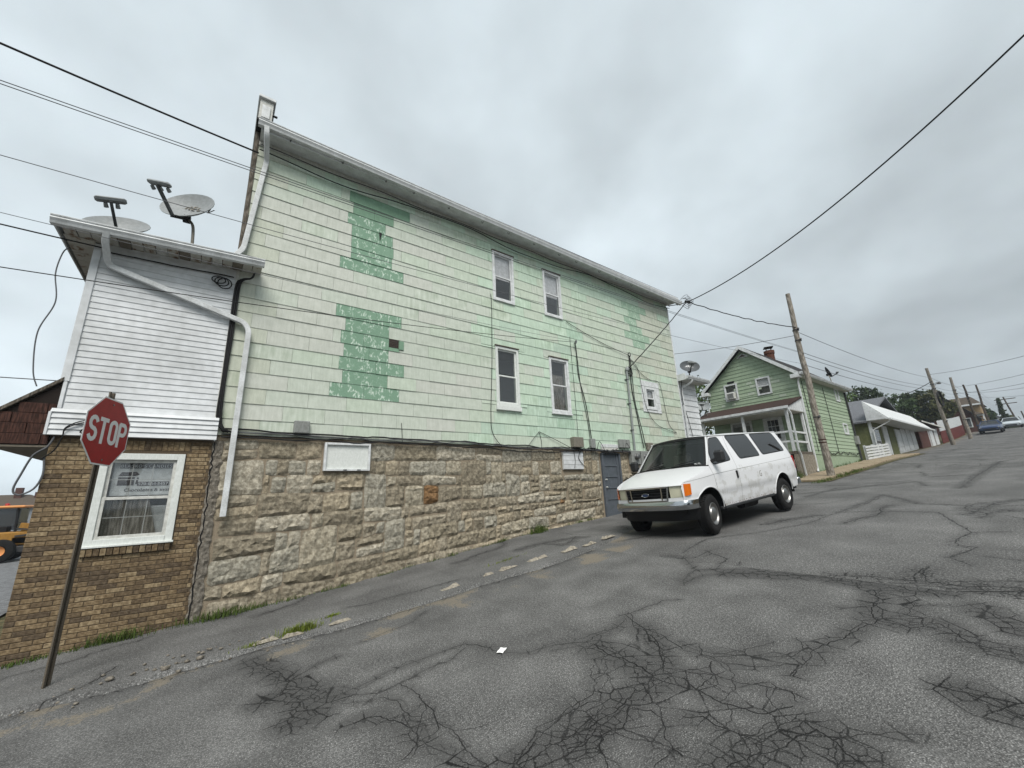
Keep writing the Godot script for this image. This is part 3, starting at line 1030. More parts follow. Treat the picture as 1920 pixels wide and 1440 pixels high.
func window(house: Node3D, r: Rect2, z: float, casing: float, opts := {}) -> MeshInstance3D:
	# double-hung window in a wall that faces +z; z is the wall face, r the outer edge of the casing
	var fm: Material = opts.get("frame", M.white_paint)
	var b := MB.new(house.position)
	var x0 := r.position.x
	var x1 := r.end.x
	var y0 := r.position.y
	var y1 := r.end.y
	var c := casing
	var pr: float = opts.get("proud", 0.035)
	b.cbox(Vector3((x0 + c / 2), (y0 + y1) / 2, z + pr / 2 - 0.04), Vector3(c, y1 - y0, pr + 0.08), 0.004)
	b.cbox(Vector3((x1 - c / 2), (y0 + y1) / 2, z + pr / 2 - 0.04), Vector3(c, y1 - y0, pr + 0.08), 0.004)
	b.cbox(Vector3((x0 + x1) / 2, y1 - c / 2, z + pr / 2 - 0.038), Vector3(x1 - x0 - 2 * c, c, pr + 0.076), 0.004)
	b.cbox(Vector3((x0 + x1) / 2, y0 + c / 2, z + pr / 2 - 0.035), Vector3(x1 - x0 - 2 * c, c, pr + 0.085), 0.004)
	var w := part(house, "window", b.mesh(), fm)
	var sill: float = opts.get("sill", 0.0)
	if sill > 0.0:
		bx(w, "sill", fm, Vector3(x0 - 0.02, y0 - sill, z - 0.02), Vector3(x1 + 0.02, y0 - 0.003, z + pr + 0.03))
	x0 += c
	x1 -= c
	y0 += c
	y1 -= c
	var ym := (y0 + y1) / 2
	var s: float = opts.get("sash", 0.04)
	for half in 2:
		var a := ym - s / 2 if half == 0 else y0
		var e := y1 if half == 0 else ym + s / 2
		var zs := z - 0.035 if half == 0 else z - 0.012
		var q := MB.new(house.position)
		for k in [[x0, a, x0 + s, e], [x1 - s, a, x1, e], [x0 + s, a, x1 - s, a + s], [x0 + s, e - s, x1 - s, e]]:
			q.cbox(Vector3((k[0] + k[2]) / 2, (k[1] + k[3]) / 2, zs), Vector3(k[2] - k[0], k[3] - k[1], 0.026), 0.003)
		var nx: int = opts.get("cols", 1)
		var ny: int = opts.get("lights", 1)
		var mu := MB.new(house.position)
		for i in range(1, nx):
			var xx := lerpf(x0 + s, x1 - s, float(i) / nx)
			mu.box(Vector3(xx - 0.006, a + s, zs - 0.012), Vector3(xx + 0.006, e - s, zs - 0.010))
		for i in range(1, ny):
			var yy := lerpf(a + s, e - s, float(i) / ny)
			mu.box(Vector3(x0 + s, yy - 0.006, zs - 0.0125), Vector3(x1 - s, yy + 0.006, zs - 0.0105))
		part(w, "sash", q.mesh(), opts.get("sash_mat", fm))
		if nx > 1:
			part(w, "muntins", mu.mesh(), M.muntin)
		var g := MB.new(house.position)
		g.box(Vector3(x0 + s - 0.004, a + s - 0.004, zs - 0.009), Vector3(x1 - s + 0.004, e - s + 0.004, zs - 0.005))
		part(w, "pane", g.mesh(), M.pane)
	var bl: float = opts.get("blind", 0.0)
	if bl > 0.0:
		bx(w, "blind", opts.get("blind_mat", M.blind), Vector3(x0, y1 - (y1 - y0) * bl, z - 0.10), Vector3(x1, y1, z - 0.092), 0.002)
	return w


func gutter(parent: Node3D, a: Vector3, b: Vector3, h := 0.13, d := 0.13) -> MeshInstance3D:
	# K-profile gutter running along x, open top, front towards +z; a and b are the top front corners
	var base := parent
	while not base.get_parent() == self:
		base = base.get_parent()
	var prof := [Vector2(0, 0), Vector2(0, -0.018), Vector2(-0.012, -0.022), Vector2(-0.012, -0.035), Vector2(-0.004, -h * 0.42), Vector2(-0.03, -h * 0.72), Vector2(-0.045, -h), Vector2(-d, -h), Vector2(-d, 0)]
	var m := MB.new(base.position)
	for i in prof.size() - 1:
		var p: Vector2 = prof[i]
		var q: Vector2 = prof[i + 1]
		m.quad(a + Vector3(0, q.y, q.x), b + Vector3(0, q.y, q.x), b + Vector3(0, p.y, p.x), a + Vector3(0, p.y, p.x))
	for e in [a, b]:
		var poly := PackedVector2Array(prof)
		m.prism(poly, Transform3D(Basis(Vector3(0, 0, 1), Vector3(0, 1, 0), Vector3(-1, 0, 0)), e), 0.004)
	# rolled lip
	m.cyl(a + Vector3(0, -0.004, -0.004), b + Vector3(0, -0.004, -0.004), 0.008, 0.008, 6)
	return part(parent, "gutter", m.mesh(), M.gutter_white)


func downspout(parent: Node3D, pts: Array, w := 0.075, m: Material = null) -> MeshInstance3D:
	var base := parent
	while not base.get_parent() == self:
		base = base.get_parent()
	var b := MB.new(base.position)
	# square pipe swept along the points, with rounded bends
	var path := [pts[0]]
	for i in range(1, pts.size() - 1):
		var p: Vector3 = pts[i]
		var r := minf(0.09, minf(p.distance_to(pts[i - 1]), p.distance_to(pts[i + 1])) * 0.45)
		var a: Vector3 = p + (pts[i - 1] - p).normalized() * r
		var c: Vector3 = p + (pts[i + 1] - p).normalized() * r
		for k in 5:
			var t := k / 4.0
			path.append(a.lerp(p, t).lerp(p.lerp(c, t), t))
	path.append(pts[pts.size() - 1])
	var h := w * 0.5
	var ring := [Vector2(-h, -h * 0.8), Vector2(-h * 0.8, -h), Vector2(h * 0.8, -h), Vector2(h, -h * 0.8), Vector2(h, h * 0.8), Vector2(h * 0.8, h), Vector2(-h * 0.8, h), Vector2(-h, h * 0.8)]
	var prev := []
	for i in path.size():
		var d: Vector3 = (path[mini(i + 1, path.size() - 1)] - path[maxi(i - 1, 0)]).normalized()
		var e := d.cross(Vector3(0, 0, 1))
		if e.length() < 0.1:
			e = d.cross(Vector3(1, 0, 0))
		e = e.normalized()
		var g := d.cross(e).normalized()
		var now := []
		for q in ring:
			now.append(path[i] + e * q.x + g * q.y * 0.8)
		if i > 0:
			for k in 8:
				b.quad(prev[k], prev[(k + 1) % 8], now[(k + 1) % 8], now[k])
		prev = now
	return part(parent, "downspout", b.mesh(), m if m else M.gutter_white)


func unit_shingle() -> ArrayMesh:   # 1 x 1 wedge, butt edge 14 mm proud at the bottom
	if not meshes.has("unit_shingle"):
		var b := MB.new()
		b.hexa([Vector3(0, 0, 0.015), Vector3(1, 0, 0.015), Vector3(1, 0, -0.01), Vector3(0, 0, -0.01),
			Vector3(0, 1, 0.003), Vector3(1, 1, 0.003), Vector3(1, 1, -0.01), Vector3(0, 1, -0.01)])
		meshes["unit_shingle"] = b.mesh()
	return meshes["unit_shingle"]


const HOUSE_WINDOWS := [[6.09, 5.47, 6.88, 7.11], [8.08, 5.45, 8.87, 7.08], [6.11, 2.30, 6.92, 4.03], [8.13, 2.25, 8.94, 4.03], [12.88, 2.76, 13.55, 3.64]]


func build_house() -> void:
	var t := thing("shingled_house", "long two storey house in weathered pale green shingles on a rough stone foundation", "house", Vector3(7.5, -1.13, -9))
	var o := t.position
	var X0 := -0.02
	var X1 := 15.22
	var holes := []
	for w in HOUSE_WINDOWS:
		holes.append(R(w[0] + 0.02, w[1] + 0.02, w[2] - 0.02, w[3] - 0.02))
	var louvre := R(3.06, 3.43, 3.30, 3.64)
	# structural walls, floors and roof close the rooms
	var b := MB.new(o)
	wall_slab(b, R(X0, 1.20, X1, 7.9), holes, -9.20, -9.012)
	var wall := part(t, "wall", b.mesh(), M.shingle_2)
	b = MB.new(o)
	b.box(Vector3(X0, -2.2, -18.2), Vector3(X0 + 0.2, 7.9, -9.21))
	b.box(Vector3(X1 - 0.2, -2.2, -18.2), Vector3(X1, 7.9, -9.21))
	b.box(Vector3(X0, -2.2, -18.4), Vector3(X1, 7.9, -18.2))
	part(t, "wall", b.mesh(), M.shingle_1)
	b = MB.new(o)
	for y in [1.2, 4.6, 7.7]:
		b.box(Vector3(X0 + 0.21, y - 0.1, -18.1), Vector3(X1 - 0.21, y, -9.25))
	b.box(Vector3(X0 + 0.21, 1.22, -11.3), Vector3(X1 - 0.21, 4.5, -11.2))
	b.box(Vector3(X0 + 0.21, 4.62, -11.3), Vector3(X1 - 0.21, 7.6, -11.2))
	part(t, "inner_wall", b.mesh(), M.inside)
	# shingles, course by course
	var dk1 := [[1.94, 3.48], [2.04, 3.05], [1.93, 2.85], [2.04, 3.05], [2.05, 3.08], [2.06, 3.05], [1.83, 3.36]]
	var dk2 := [[1.83, 3.35], [2.05, 3.05], [1.97, 3.06], [2.05, 3.06], [1.97, 3.45], [2.06, 3.06], [1.82, 3.35]]
	var pieces := []
	var course := 0.307
	var tone := noise(41, 0.35, 3)
	for row in 21:
		var y0 := 1.19 + row * course
		var y1 := minf(y0 + course, 7.60)
		var dark := []
		if row >= 13 and row <= 19:
			dark = dk1[19 - row]
		if row >= 3 and row <= 9:
			dark = dk2[9 - row]
		var x := X0 - rng.randf_range(0.02, 0.18) - (0.385 if row % 2 else 0.0)
		var joints := [X0]
		while x < X1:
			x += 0.765 + rng.randf_range(-0.012, 0.012)
			if x > X0 + 0.12 and x < X1 - 0.12:
				joints.append(x)
		joints.append(X1)
		if dark:
			var keep := []
			for q in joints:
				if q < dark[0] - 0.12 or q > dark[1] + 0.12:
					keep.append(q)
			keep.append(dark[0])
			keep.append(dark[1])
			if dark[1] - dark[0] > 1.0:
				keep.append(dark[0] + rng.randf_range(0.45, 0.62) * (dark[1] - dark[0]))
			keep.sort()
			joints = keep
		for i in joints.size() - 1:
			var rects := [R(joints[i] + 0.0025, y0, joints[i + 1] - 0.0025, y1)]
			for h in holes:
				rects = cut(rects, h)
			rects = cut(rects, louvre)
			var mid: float = (joints[i] + joints[i + 1]) / 2
			var kind := ""
			if dark and mid > dark[0] and mid < dark[1]:
				kind = "flaking" if row < 18 else "dark_green"
			elif row == 7 and mid > 3.0 and mid < 3.5 and joints[i + 1] - joints[i] < 0.4:
				kind = "dark_green"
			elif row >= 13 and row <= 18 and mid > 12.0 + 0.25 * (row % 2) and mid < 13.3:
				kind = "flaking_old"
			else:
				var s := 1.0 + 1.2 * tone.get_noise_2d(mid, y0 * 1.6) + rng.randf_range(-0.75, 0.75)
				s += 0.9 * smoothstep(4.5, 7.0, mid) + (1.2 if row >= 18 else 0.0)
				if mid > 5.7 and mid < 9.6 and row > 0 and row < 14:
					s += rng.randf_range(-0.3, 1.9)
				if row < 3 and mid > 5.5:
					s += 1.0
				if mid < 2.2 and row > 5 and row < 18:
					s -= 1.0
				var k := clampi(int(round(s)), 0, 5)
				var st := "shingle_"
				if mid > 5.7 and rng.randf() < 0.30:
					st = "streaked_"
				elif rng.randf() < 0.08:
					st = "streaked_"
				if mid > 12.5 and rng.randf() < 0.5:
					k = 6
				if mid < 0.35:
					k = 6
				kind = st + str(k)
			for r in rects:
				pieces.append([r, kind])
	# the 300 nearest are pieces of their own, the rest one mass
	pieces.sort_custom(func(p, q): return p[0].position.x + absf(p[0].position.y) * 0.2 < q[0].position.x + absf(q[0].position.y) * 0.2)
	var rest := {}
	for i in pieces.size():
		var r: Rect2 = pieces[i][0]
		var tilt := Basis(Vector3(0, 0, 1), rng.randf_range(-0.0025, 0.0025)) * Basis.from_scale(Vector3(r.size.x, r.size.y, 1.0 + rng.randf_range(-0.15, 0.4)))
		var at := Vector3(r.position.x, r.position.y, -9.0 - 0.002 * rng.randf()) - o
		if i < 300:
			part(wall, "shingle", unit_shingle(), M[pieces[i][1]], at, tilt)
		else:
			if not rest.has(pieces[i][1]):
				rest[pieces[i][1]] = SurfaceTool.new()
			rest[pieces[i][1]].append_from(unit_shingle(), 0, Transform3D(tilt, at))
	for k in rest:
		part(wall, "shingles", rest[k].commit(), M[k]).set_meta("kind", "stuff")
	# front corner: weathered board and the edge of the false front
	bx(t, "corner_board", M.grey_wood, Vector3(X0 - 0.09, 4.75, -9.3), Vector3(X0 - 0.004, 8.3, -8.975))
	bx(t, "corner_board", M.old_white, Vector3(X0 - 0.05, 1.2, -9.2), Vector3(X0 - 0.004, 4.74, -8.978))
	bx(t, "corner_board", M.white_paint, Vector3(X1 + 0.002, 1.2, -9.2), Vector3(X1 + 0.07, 7.5, -8.98))
	bx(t, "parapet", M.old_white, Vector3(X0 - 0.09, 7.95, -18.2), Vector3(X0 + 0.17, 8.86, -9.0))
	bx(t, "parapet_cap", M.white_paint, Vector3(X0 - 0.13, 8.862, -18.3), Vector3(X0 + 0.21, 8.94, -8.94), 0.01)
	bx(t, "parapet_panel", M.white_paint, Vector3(X0 - 0.04, 8.36, -8.998), Vector3(X0 + 0.12, 8.70, -8.97))
	bx(t, "parapet_bracket", M.black, Vector3(X0 + 0.17, 8.5, -9.02), Vector3(X0 + 0.27, 8.53, -8.97))
	# eave: frieze, soffit, fascia, gutter with hanger straps
	bx(t, "frieze", M.old_white, Vector3(X0, 7.585, -9.0), Vector3(X1, 7.72, -8.955))
	b = MB.new(o)
	b.hexa([Vector3(X0, 7.66, -8.60), Vector3(15.55, 7.66, -8.60), Vector3(15.55, 7.725, -9.2), Vector3(X0, 7.725, -9.2),
		Vector3(X0, 7.72, -8.60), Vector3(15.55, 7.72, -8.60), Vector3(15.55, 7.785, -9.2), Vector3(X0, 7.785, -9.2)])
	part(t, "soffit", b.mesh(), M.gutter_white)
	bx(t, "fascia", M.white_paint, Vector3(X0, 7.64, -8.60), Vector3(15.56, 7.86, -8.575))
	var gu := gutter(t, Vector3(-0.08, 7.84, -8.44), Vector3(15.6, 7.66, -8.44), 0.15, 0.13)
	for i in 16:
		var hx := 0.55 + i * 0.98 + rng.randf_range(-0.15, 0.15)
		var hy := lerpf(7.84, 7.66, hx / 15.6)
		b = MB.new(o)
		b.tube([Vector3(hx, hy - 0.151, -8.57), Vector3(hx, hy - 0.21, -8.555), Vector3(hx + 0.01, hy - 0.235, -8.52), Vector3(hx + 0.015, hy - 0.19, -8.50)], 0.008, 5)
		part(gu, "hanger", b.mesh(), M.dark_metal)
	downspout(t, [Vector3(0.07, 7.72, -8.50), Vector3(0.09, 7.52, -8.52), Vector3(0.16, 7.2, -8.93), Vector3(-0.02, 4.95, -8.93), Vector3(-0.16, 4.72, -8.93)], 0.095)
	b = MB.new(o)
	b.hexa([Vector3(X0 - 0.1, 7.9, -8.6), Vector3(15.6, 7.84, -8.6), Vector3(15.6, 8.25, -18.6), Vector3(X0 - 0.1, 8.25, -18.6),
		Vector3(X0 - 0.1, 7.95, -8.6), Vector3(15.6, 7.89, -8.6), Vector3(15.6, 8.32, -18.6), Vector3(X0 - 0.1, 8.32, -18.6)])
	part(t, "roof", b.mesh(), M.roof_dark)
	# windows
	var i := 0
	for w in HOUSE_WINDOWS:
		var op := {"blind": [0.52, 0.55, 0.0, 0.0, 0.45][i], "proud": 0.03, "sash": 0.042}
		if i == 2:
			op.sill = 0.13
			op.frame = M.flaked_white
		if i == 3:
			op.sill = 0.04
		var win := window(t, R(w[0], w[1], w[2], w[3]), -8.985, 0.075 if i < 4 else 0.09, op)
		if i < 4:
			bx(win, "drip_cap", M.grey_wood, Vector3(w[0] - 0.02, w[3] + 0.003, -9.0), Vector3(w[2] + 0.02, w[3] + 0.035, -8.93))
		if i == 3:
			bx(win, "curtain", M.curtain, Vector3(w[0] + 0.08, w[1] + 0.1, -9.17), Vector3(w[2] - 0.08, w[3] - 0.5, -9.16))
		i += 1
	# painted surround of the small window, left by an older opening
	for k in [[12.67, 3.66, 13.80, 3.87], [12.67, 2.66, 13.80, 2.74]]:
		bx(t, "window_surround", M.white_paint, Vector3(k[0], k[1], -8.99), Vector3(k[2], k[3], -8.962))
	for k in [[12.68, 12.87], [13.56, 13.79]]:
		for j in 3:
			bx(t, "window_surround", M.white_paint, Vector3(k[0], 2.745 + j * 0.305, -8.99), Vector3(k[1], 2.745 + j * 0.305 + 0.295, -8.968))
	# little louvred vent
	var lv := bx(t, "vent", M.dark_green, Vector3(3.305, 3.40, -8.99), Vector3(3.42, 3.62, -8.965))
	bx(lv, "backing", M.black, Vector3(3.065, 3.432, -9.008), Vector3(3.297, 3.636, -9.0))
	for j in 5:
		b = MB.new(o)
		b.obox(Transform3D(Basis(Vector3(1, 0, 0), 0.6), Vector3(3.18, 3.45 + j * 0.042, -8.99)), Vector3(0.23, 0.034, 0.008))
		part(lv, "slat", b.mesh(), M.louvre)
	# a gap where a flaking shingle slipped
	b = MB.new(o)
	b.prism(PackedVector2Array([Vector2(2.72, 6.16), Vector2(2.765, 6.42), Vector2(2.69, 6.43)]), Transform3D(Basis(), Vector3(0, 0, -8.986)), 0.002)
	part(t, "gap", b.mesh(), M.black)
	build_foundation(t)
	build_service(t)


func build_foundation(t: Node3D) -> void:
	var o := t.position
	var b := MB.new(o)
	var door := R(10.13, -1.2, 11.05, 1.09)
	wall_slab(b, R(-0.0, -2.3, 15.22, 1.19), [door], -9.4, -9.035)
	var base := part(t, "foundation", b.mesh(), M.mortar)
	var top := 1.15
	var openings := [R(1.79, 0.45, 2.76, 1.2), R(8.40, 0.53, 9.31, 1.2), R(10.08, -1.2, 11.10, 1.2), R(11.5, 0.5, 12.6, 1.2)]
	var rows := 9
	var wv := noise(51, 0.4, 2)
	var line := func(k: int, x: float) -> float:
		var g := ground_y(x) - 0.10
		var t0 := float(k) / rows
		var flat := lerpf(top, -2.0, t0)
		var fan := lerpf(top, g, t0)
		return lerpf(flat, fan, smoothstep(0.0, 0.9, t0)) + (0.065 * wv.get_noise_2d(x * 2.2, k * 7.0) + 0.05 * sin(floorf(x / 1.15 + k * 0.41) * 12.9 + k * 4.1) if k > 0 and k < rows else 0.0)
	var sd := 900
	var tall := []   # stones of the course above that reach down into this one
	for k in rows:
		var x := 0.10 + rng.randf_range(0.0, 0.12)
		var used := tall
		tall = []
		while x < 15.0:
			var hh: float = line.call(k, x) - line.call(k + 1, x)
			var w := rng.randf_range(0.28, 0.98) if rng.randf() < 0.78 else rng.randf_range(0.14, 0.28)
			if k == 0:
				w = rng.randf_range(0.5, 1.1)
			if x + w > 14.95:
				w = 15.18 - x
			var x1 := x + w
			var list := [[x, x1]]
			for u in used:
				var cutl := []
				for q in list:
					if q[1] <= u[0] or q[0] >= u[1]:
						cutl.append(q)
					else:
						if u[0] - q[0] > 0.09:
							cutl.append([q[0], u[0]])
						if q[1] - u[1] > 0.09:
							cutl.append([u[1], q[1]])
				list = cutl
			for h in openings:
				var yc: float = (line.call(k, x + w / 2) + line.call(k + 1, x + w / 2)) / 2
				if yc > h.position.y and yc < h.end.y:
					var next := []
					for q in list:
						if q[1] <= h.position.x or q[0] >= h.end.x:
							next.append(q)
						else:
							if h.position.x - q[0] > 0.08:
								next.append([q[0], h.position.x - 0.01])
							if q[1] - h.end.x > 0.08:
								next.append([h.end.x + 0.01, q[1]])
					list = next
			for q in list:
				var mj := 0.011
				var split := hh > 0.30 and rng.randf() < 0.16 and k < 8
				for part_ in (2 if split else 1):
					var ya0: float = line.call(k, q[0]) - mj * 0.6
					var ya1: float = line.call(k, q[1]) - mj * 0.6
					var down := 1
					if not split and k > 0 and k < rows - 2 and q[1] - q[0] > 0.3 and q[1] - q[0] < 0.75 and q[0] < 9.0 and rng.randf() < 0.14:
						down = 2
						tall.append([q[0], q[1]])
					var yb0: float = line.call(k + down, q[0]) + mj * 0.6
					var yb1: float = line.call(k + down, q[1]) + mj * 0.6
					if split:
						var m0 := (ya0 + yb0) / 2
						var m1 := (ya1 + yb1) / 2
						if part_ == 0:
							yb0 = m0 + 0.008
							yb1 = m1 + 0.008
						else:
							ya0 = m0 - 0.008
							ya1 = m1 - 0.008
					var cx: float = (q[0] + q[1]) / 2
					var cy := (ya0 + ya1 + yb0 + yb1) / 4
					var ww: float = q[1] - q[0] - mj
					var ht := (ya0 + ya1 - yb0 - yb1) / 2
					if ht < 0.05 or ww < 0.05:
						continue
					var jit := func(y: float) -> Vector2: return Vector2(rng.randf_range(-0.014, 0.014), y + rng.randf_range(-0.024, 0.024))
					var cor := [jit.call(yb0 - (cy - ht / 2)), jit.call(yb1 - (cy - ht / 2)), jit.call(ya1 - (cy + ht / 2)), jit.call(ya0 - (cy + ht / 2))]
					sd += 3
					var key := "stone_%d" % rng.randi_range(0, 6)
					for z in [[4.0, -0.22, 4.6, 0.06], [5.0, 0.5, 5.5, 0.78], [8.2, -0.5, 8.5, -0.25]]:
						if cx > z[0] and cx < z[2] and cy > z[1] and cy < z[3]:
							key = "stone_rust"
					part(base, "stone", stone_mesh(ww, ht, rng.randf_range(0.035, 0.06) if k > 1 else 0.028, sd, cor), M[key], Vector3(cx, cy, -9.014) - o)
			x = x1
	# sandy parging under the shingles
	b = MB.new(o)
	var pn := noise(53, 1.5, 3)
	b.grid(120, 2, func(i: int, j: int):
		var x := lerpf(0.0, 15.2, i / 120.0)
		var y := lerpf(1.02 - 0.05 * pn.get_noise_1d(x * 2.0), 1.195, j / 2.0)
		return Vector3(x, y, -9.018 + 0.012 * pn.get_noise_2d(x * 3.0, y * 3.0) + (0.0 if j else -0.02)), false)
	part(base, "parging", b.mesh(), M.mortar)
	# boarded basement openings
	var v := bx(t, "basement_hatch", M.flaked_white, Vector3(1.86, 0.58, -9.0), Vector3(2.70, 1.08, -8.985), 0.003)
	for k in [[1.815, 0.54, 1.86, 1.115], [2.70, 0.54, 2.745, 1.115], [1.862, 1.07, 2.698, 1.115], [1.862, 0.54, 2.698, 0.58]]:
		bx(v, "frame", M.white_paint, Vector3(k[0], k[1], -9.02), Vector3(k[2], k[3], -8.94))
	for hx in [2.2, 2.48]:
		bx(v, "hinge", M.dark_metal, Vector3(hx, 0.555, -8.94), Vector3(hx + 0.07, 0.567, -8.93), 0.001)
	v = bx(t, "basement_hatch", M.old_white, Vector3(8.43, 0.56, -9.02), Vector3(9.28, 1.10, -8.99), 0.003)
	for j in 4:
		bx(v, "board", M.vinyl, Vector3(8.44, 0.57 + j * 0.132, -8.985), Vector3(9.27, 0.57 + j * 0.132 + 0.126, -8.955 + 0.004 * (j % 2)))
	# basement door
	var d := bx(t, "basement_door", M.door_grey, Vector3(10.2, -0.90, -9.06), Vector3(10.98, 1.06, -9.03))
	for k in [[10.13, -0.92, 10.20, 1.09], [10.98, -0.92, 11.05, 1.09]]:
		bx(d, "frame", M.door_grey, Vector3(k[0], k[1], -9.1), Vector3(k[2], k[3], -8.96))
	bx(d, "frame", M.door_grey, Vector3(10.2, 1.06, -9.1), Vector3(10.98, 1.09, -8.965))
	for j in 5:
		var y := -0.72 + j * 0.35
		if j > 0:
			bx(d, "rail", M.door_grey, Vector3(10.3, y - 0.02, -9.03), Vector3(10.88, y + 0.02, -9.012))
	for k in [[10.2, 10.3], [10.88, 10.98]]:
		bx(d, "stile", M.door_grey, Vector3(k[0], -0.89, -9.03), Vector3(k[1], 1.05, -9.008))
	for y in [0.0, 0.24]:
		b = MB.new(o)
		b.lathe([Vector2(0.0, 0.07), Vector2(0.022, 0.065), Vector2(0.03, 0.05), Vector2(0.022, 0.03), Vector2(0.012, 0.022), Vector2(0.012, 0.0), Vector2(0.03, -0.002)], Transform3D(Basis(Vector3(1, 0, 0), PI / 2), Vector3(10.27, y, -9.006)), 12)
		part(d, "knob", b.mesh(), M.knob)
	bx(t, "door_sill", M.concrete, Vector3(10.1, -1.05, -9.2), Vector3(11.08, -0.905, -8.9))
	bx(t, "transom_board", M.old_white, Vector3(10.15, 1.16, -8.985), Vector3(10.99, 1.26, -8.955))
	bx(t, "transom_board", M.white_paint, Vector3(10.15, 1.27, -8.985), Vector3(10.99, 1.38, -8.957))


func wavy(a: Vector3, c: Vector3, n: int, amp: float, sd: int) -> Array:
	var f := noise(sd, 1.1, 3)
	var p := []
	for i in n + 1:
		var t := float(i) / n
		var k := sin(PI * t)
		p.append(a.lerp(c, t) + Vector3(f.get_noise_1d(t * a.distance_to(c)), f.get_noise_1d(t * a.distance_to(c) + 40.0), 0) * amp * minf(1.0, k * 3.0))
	return p


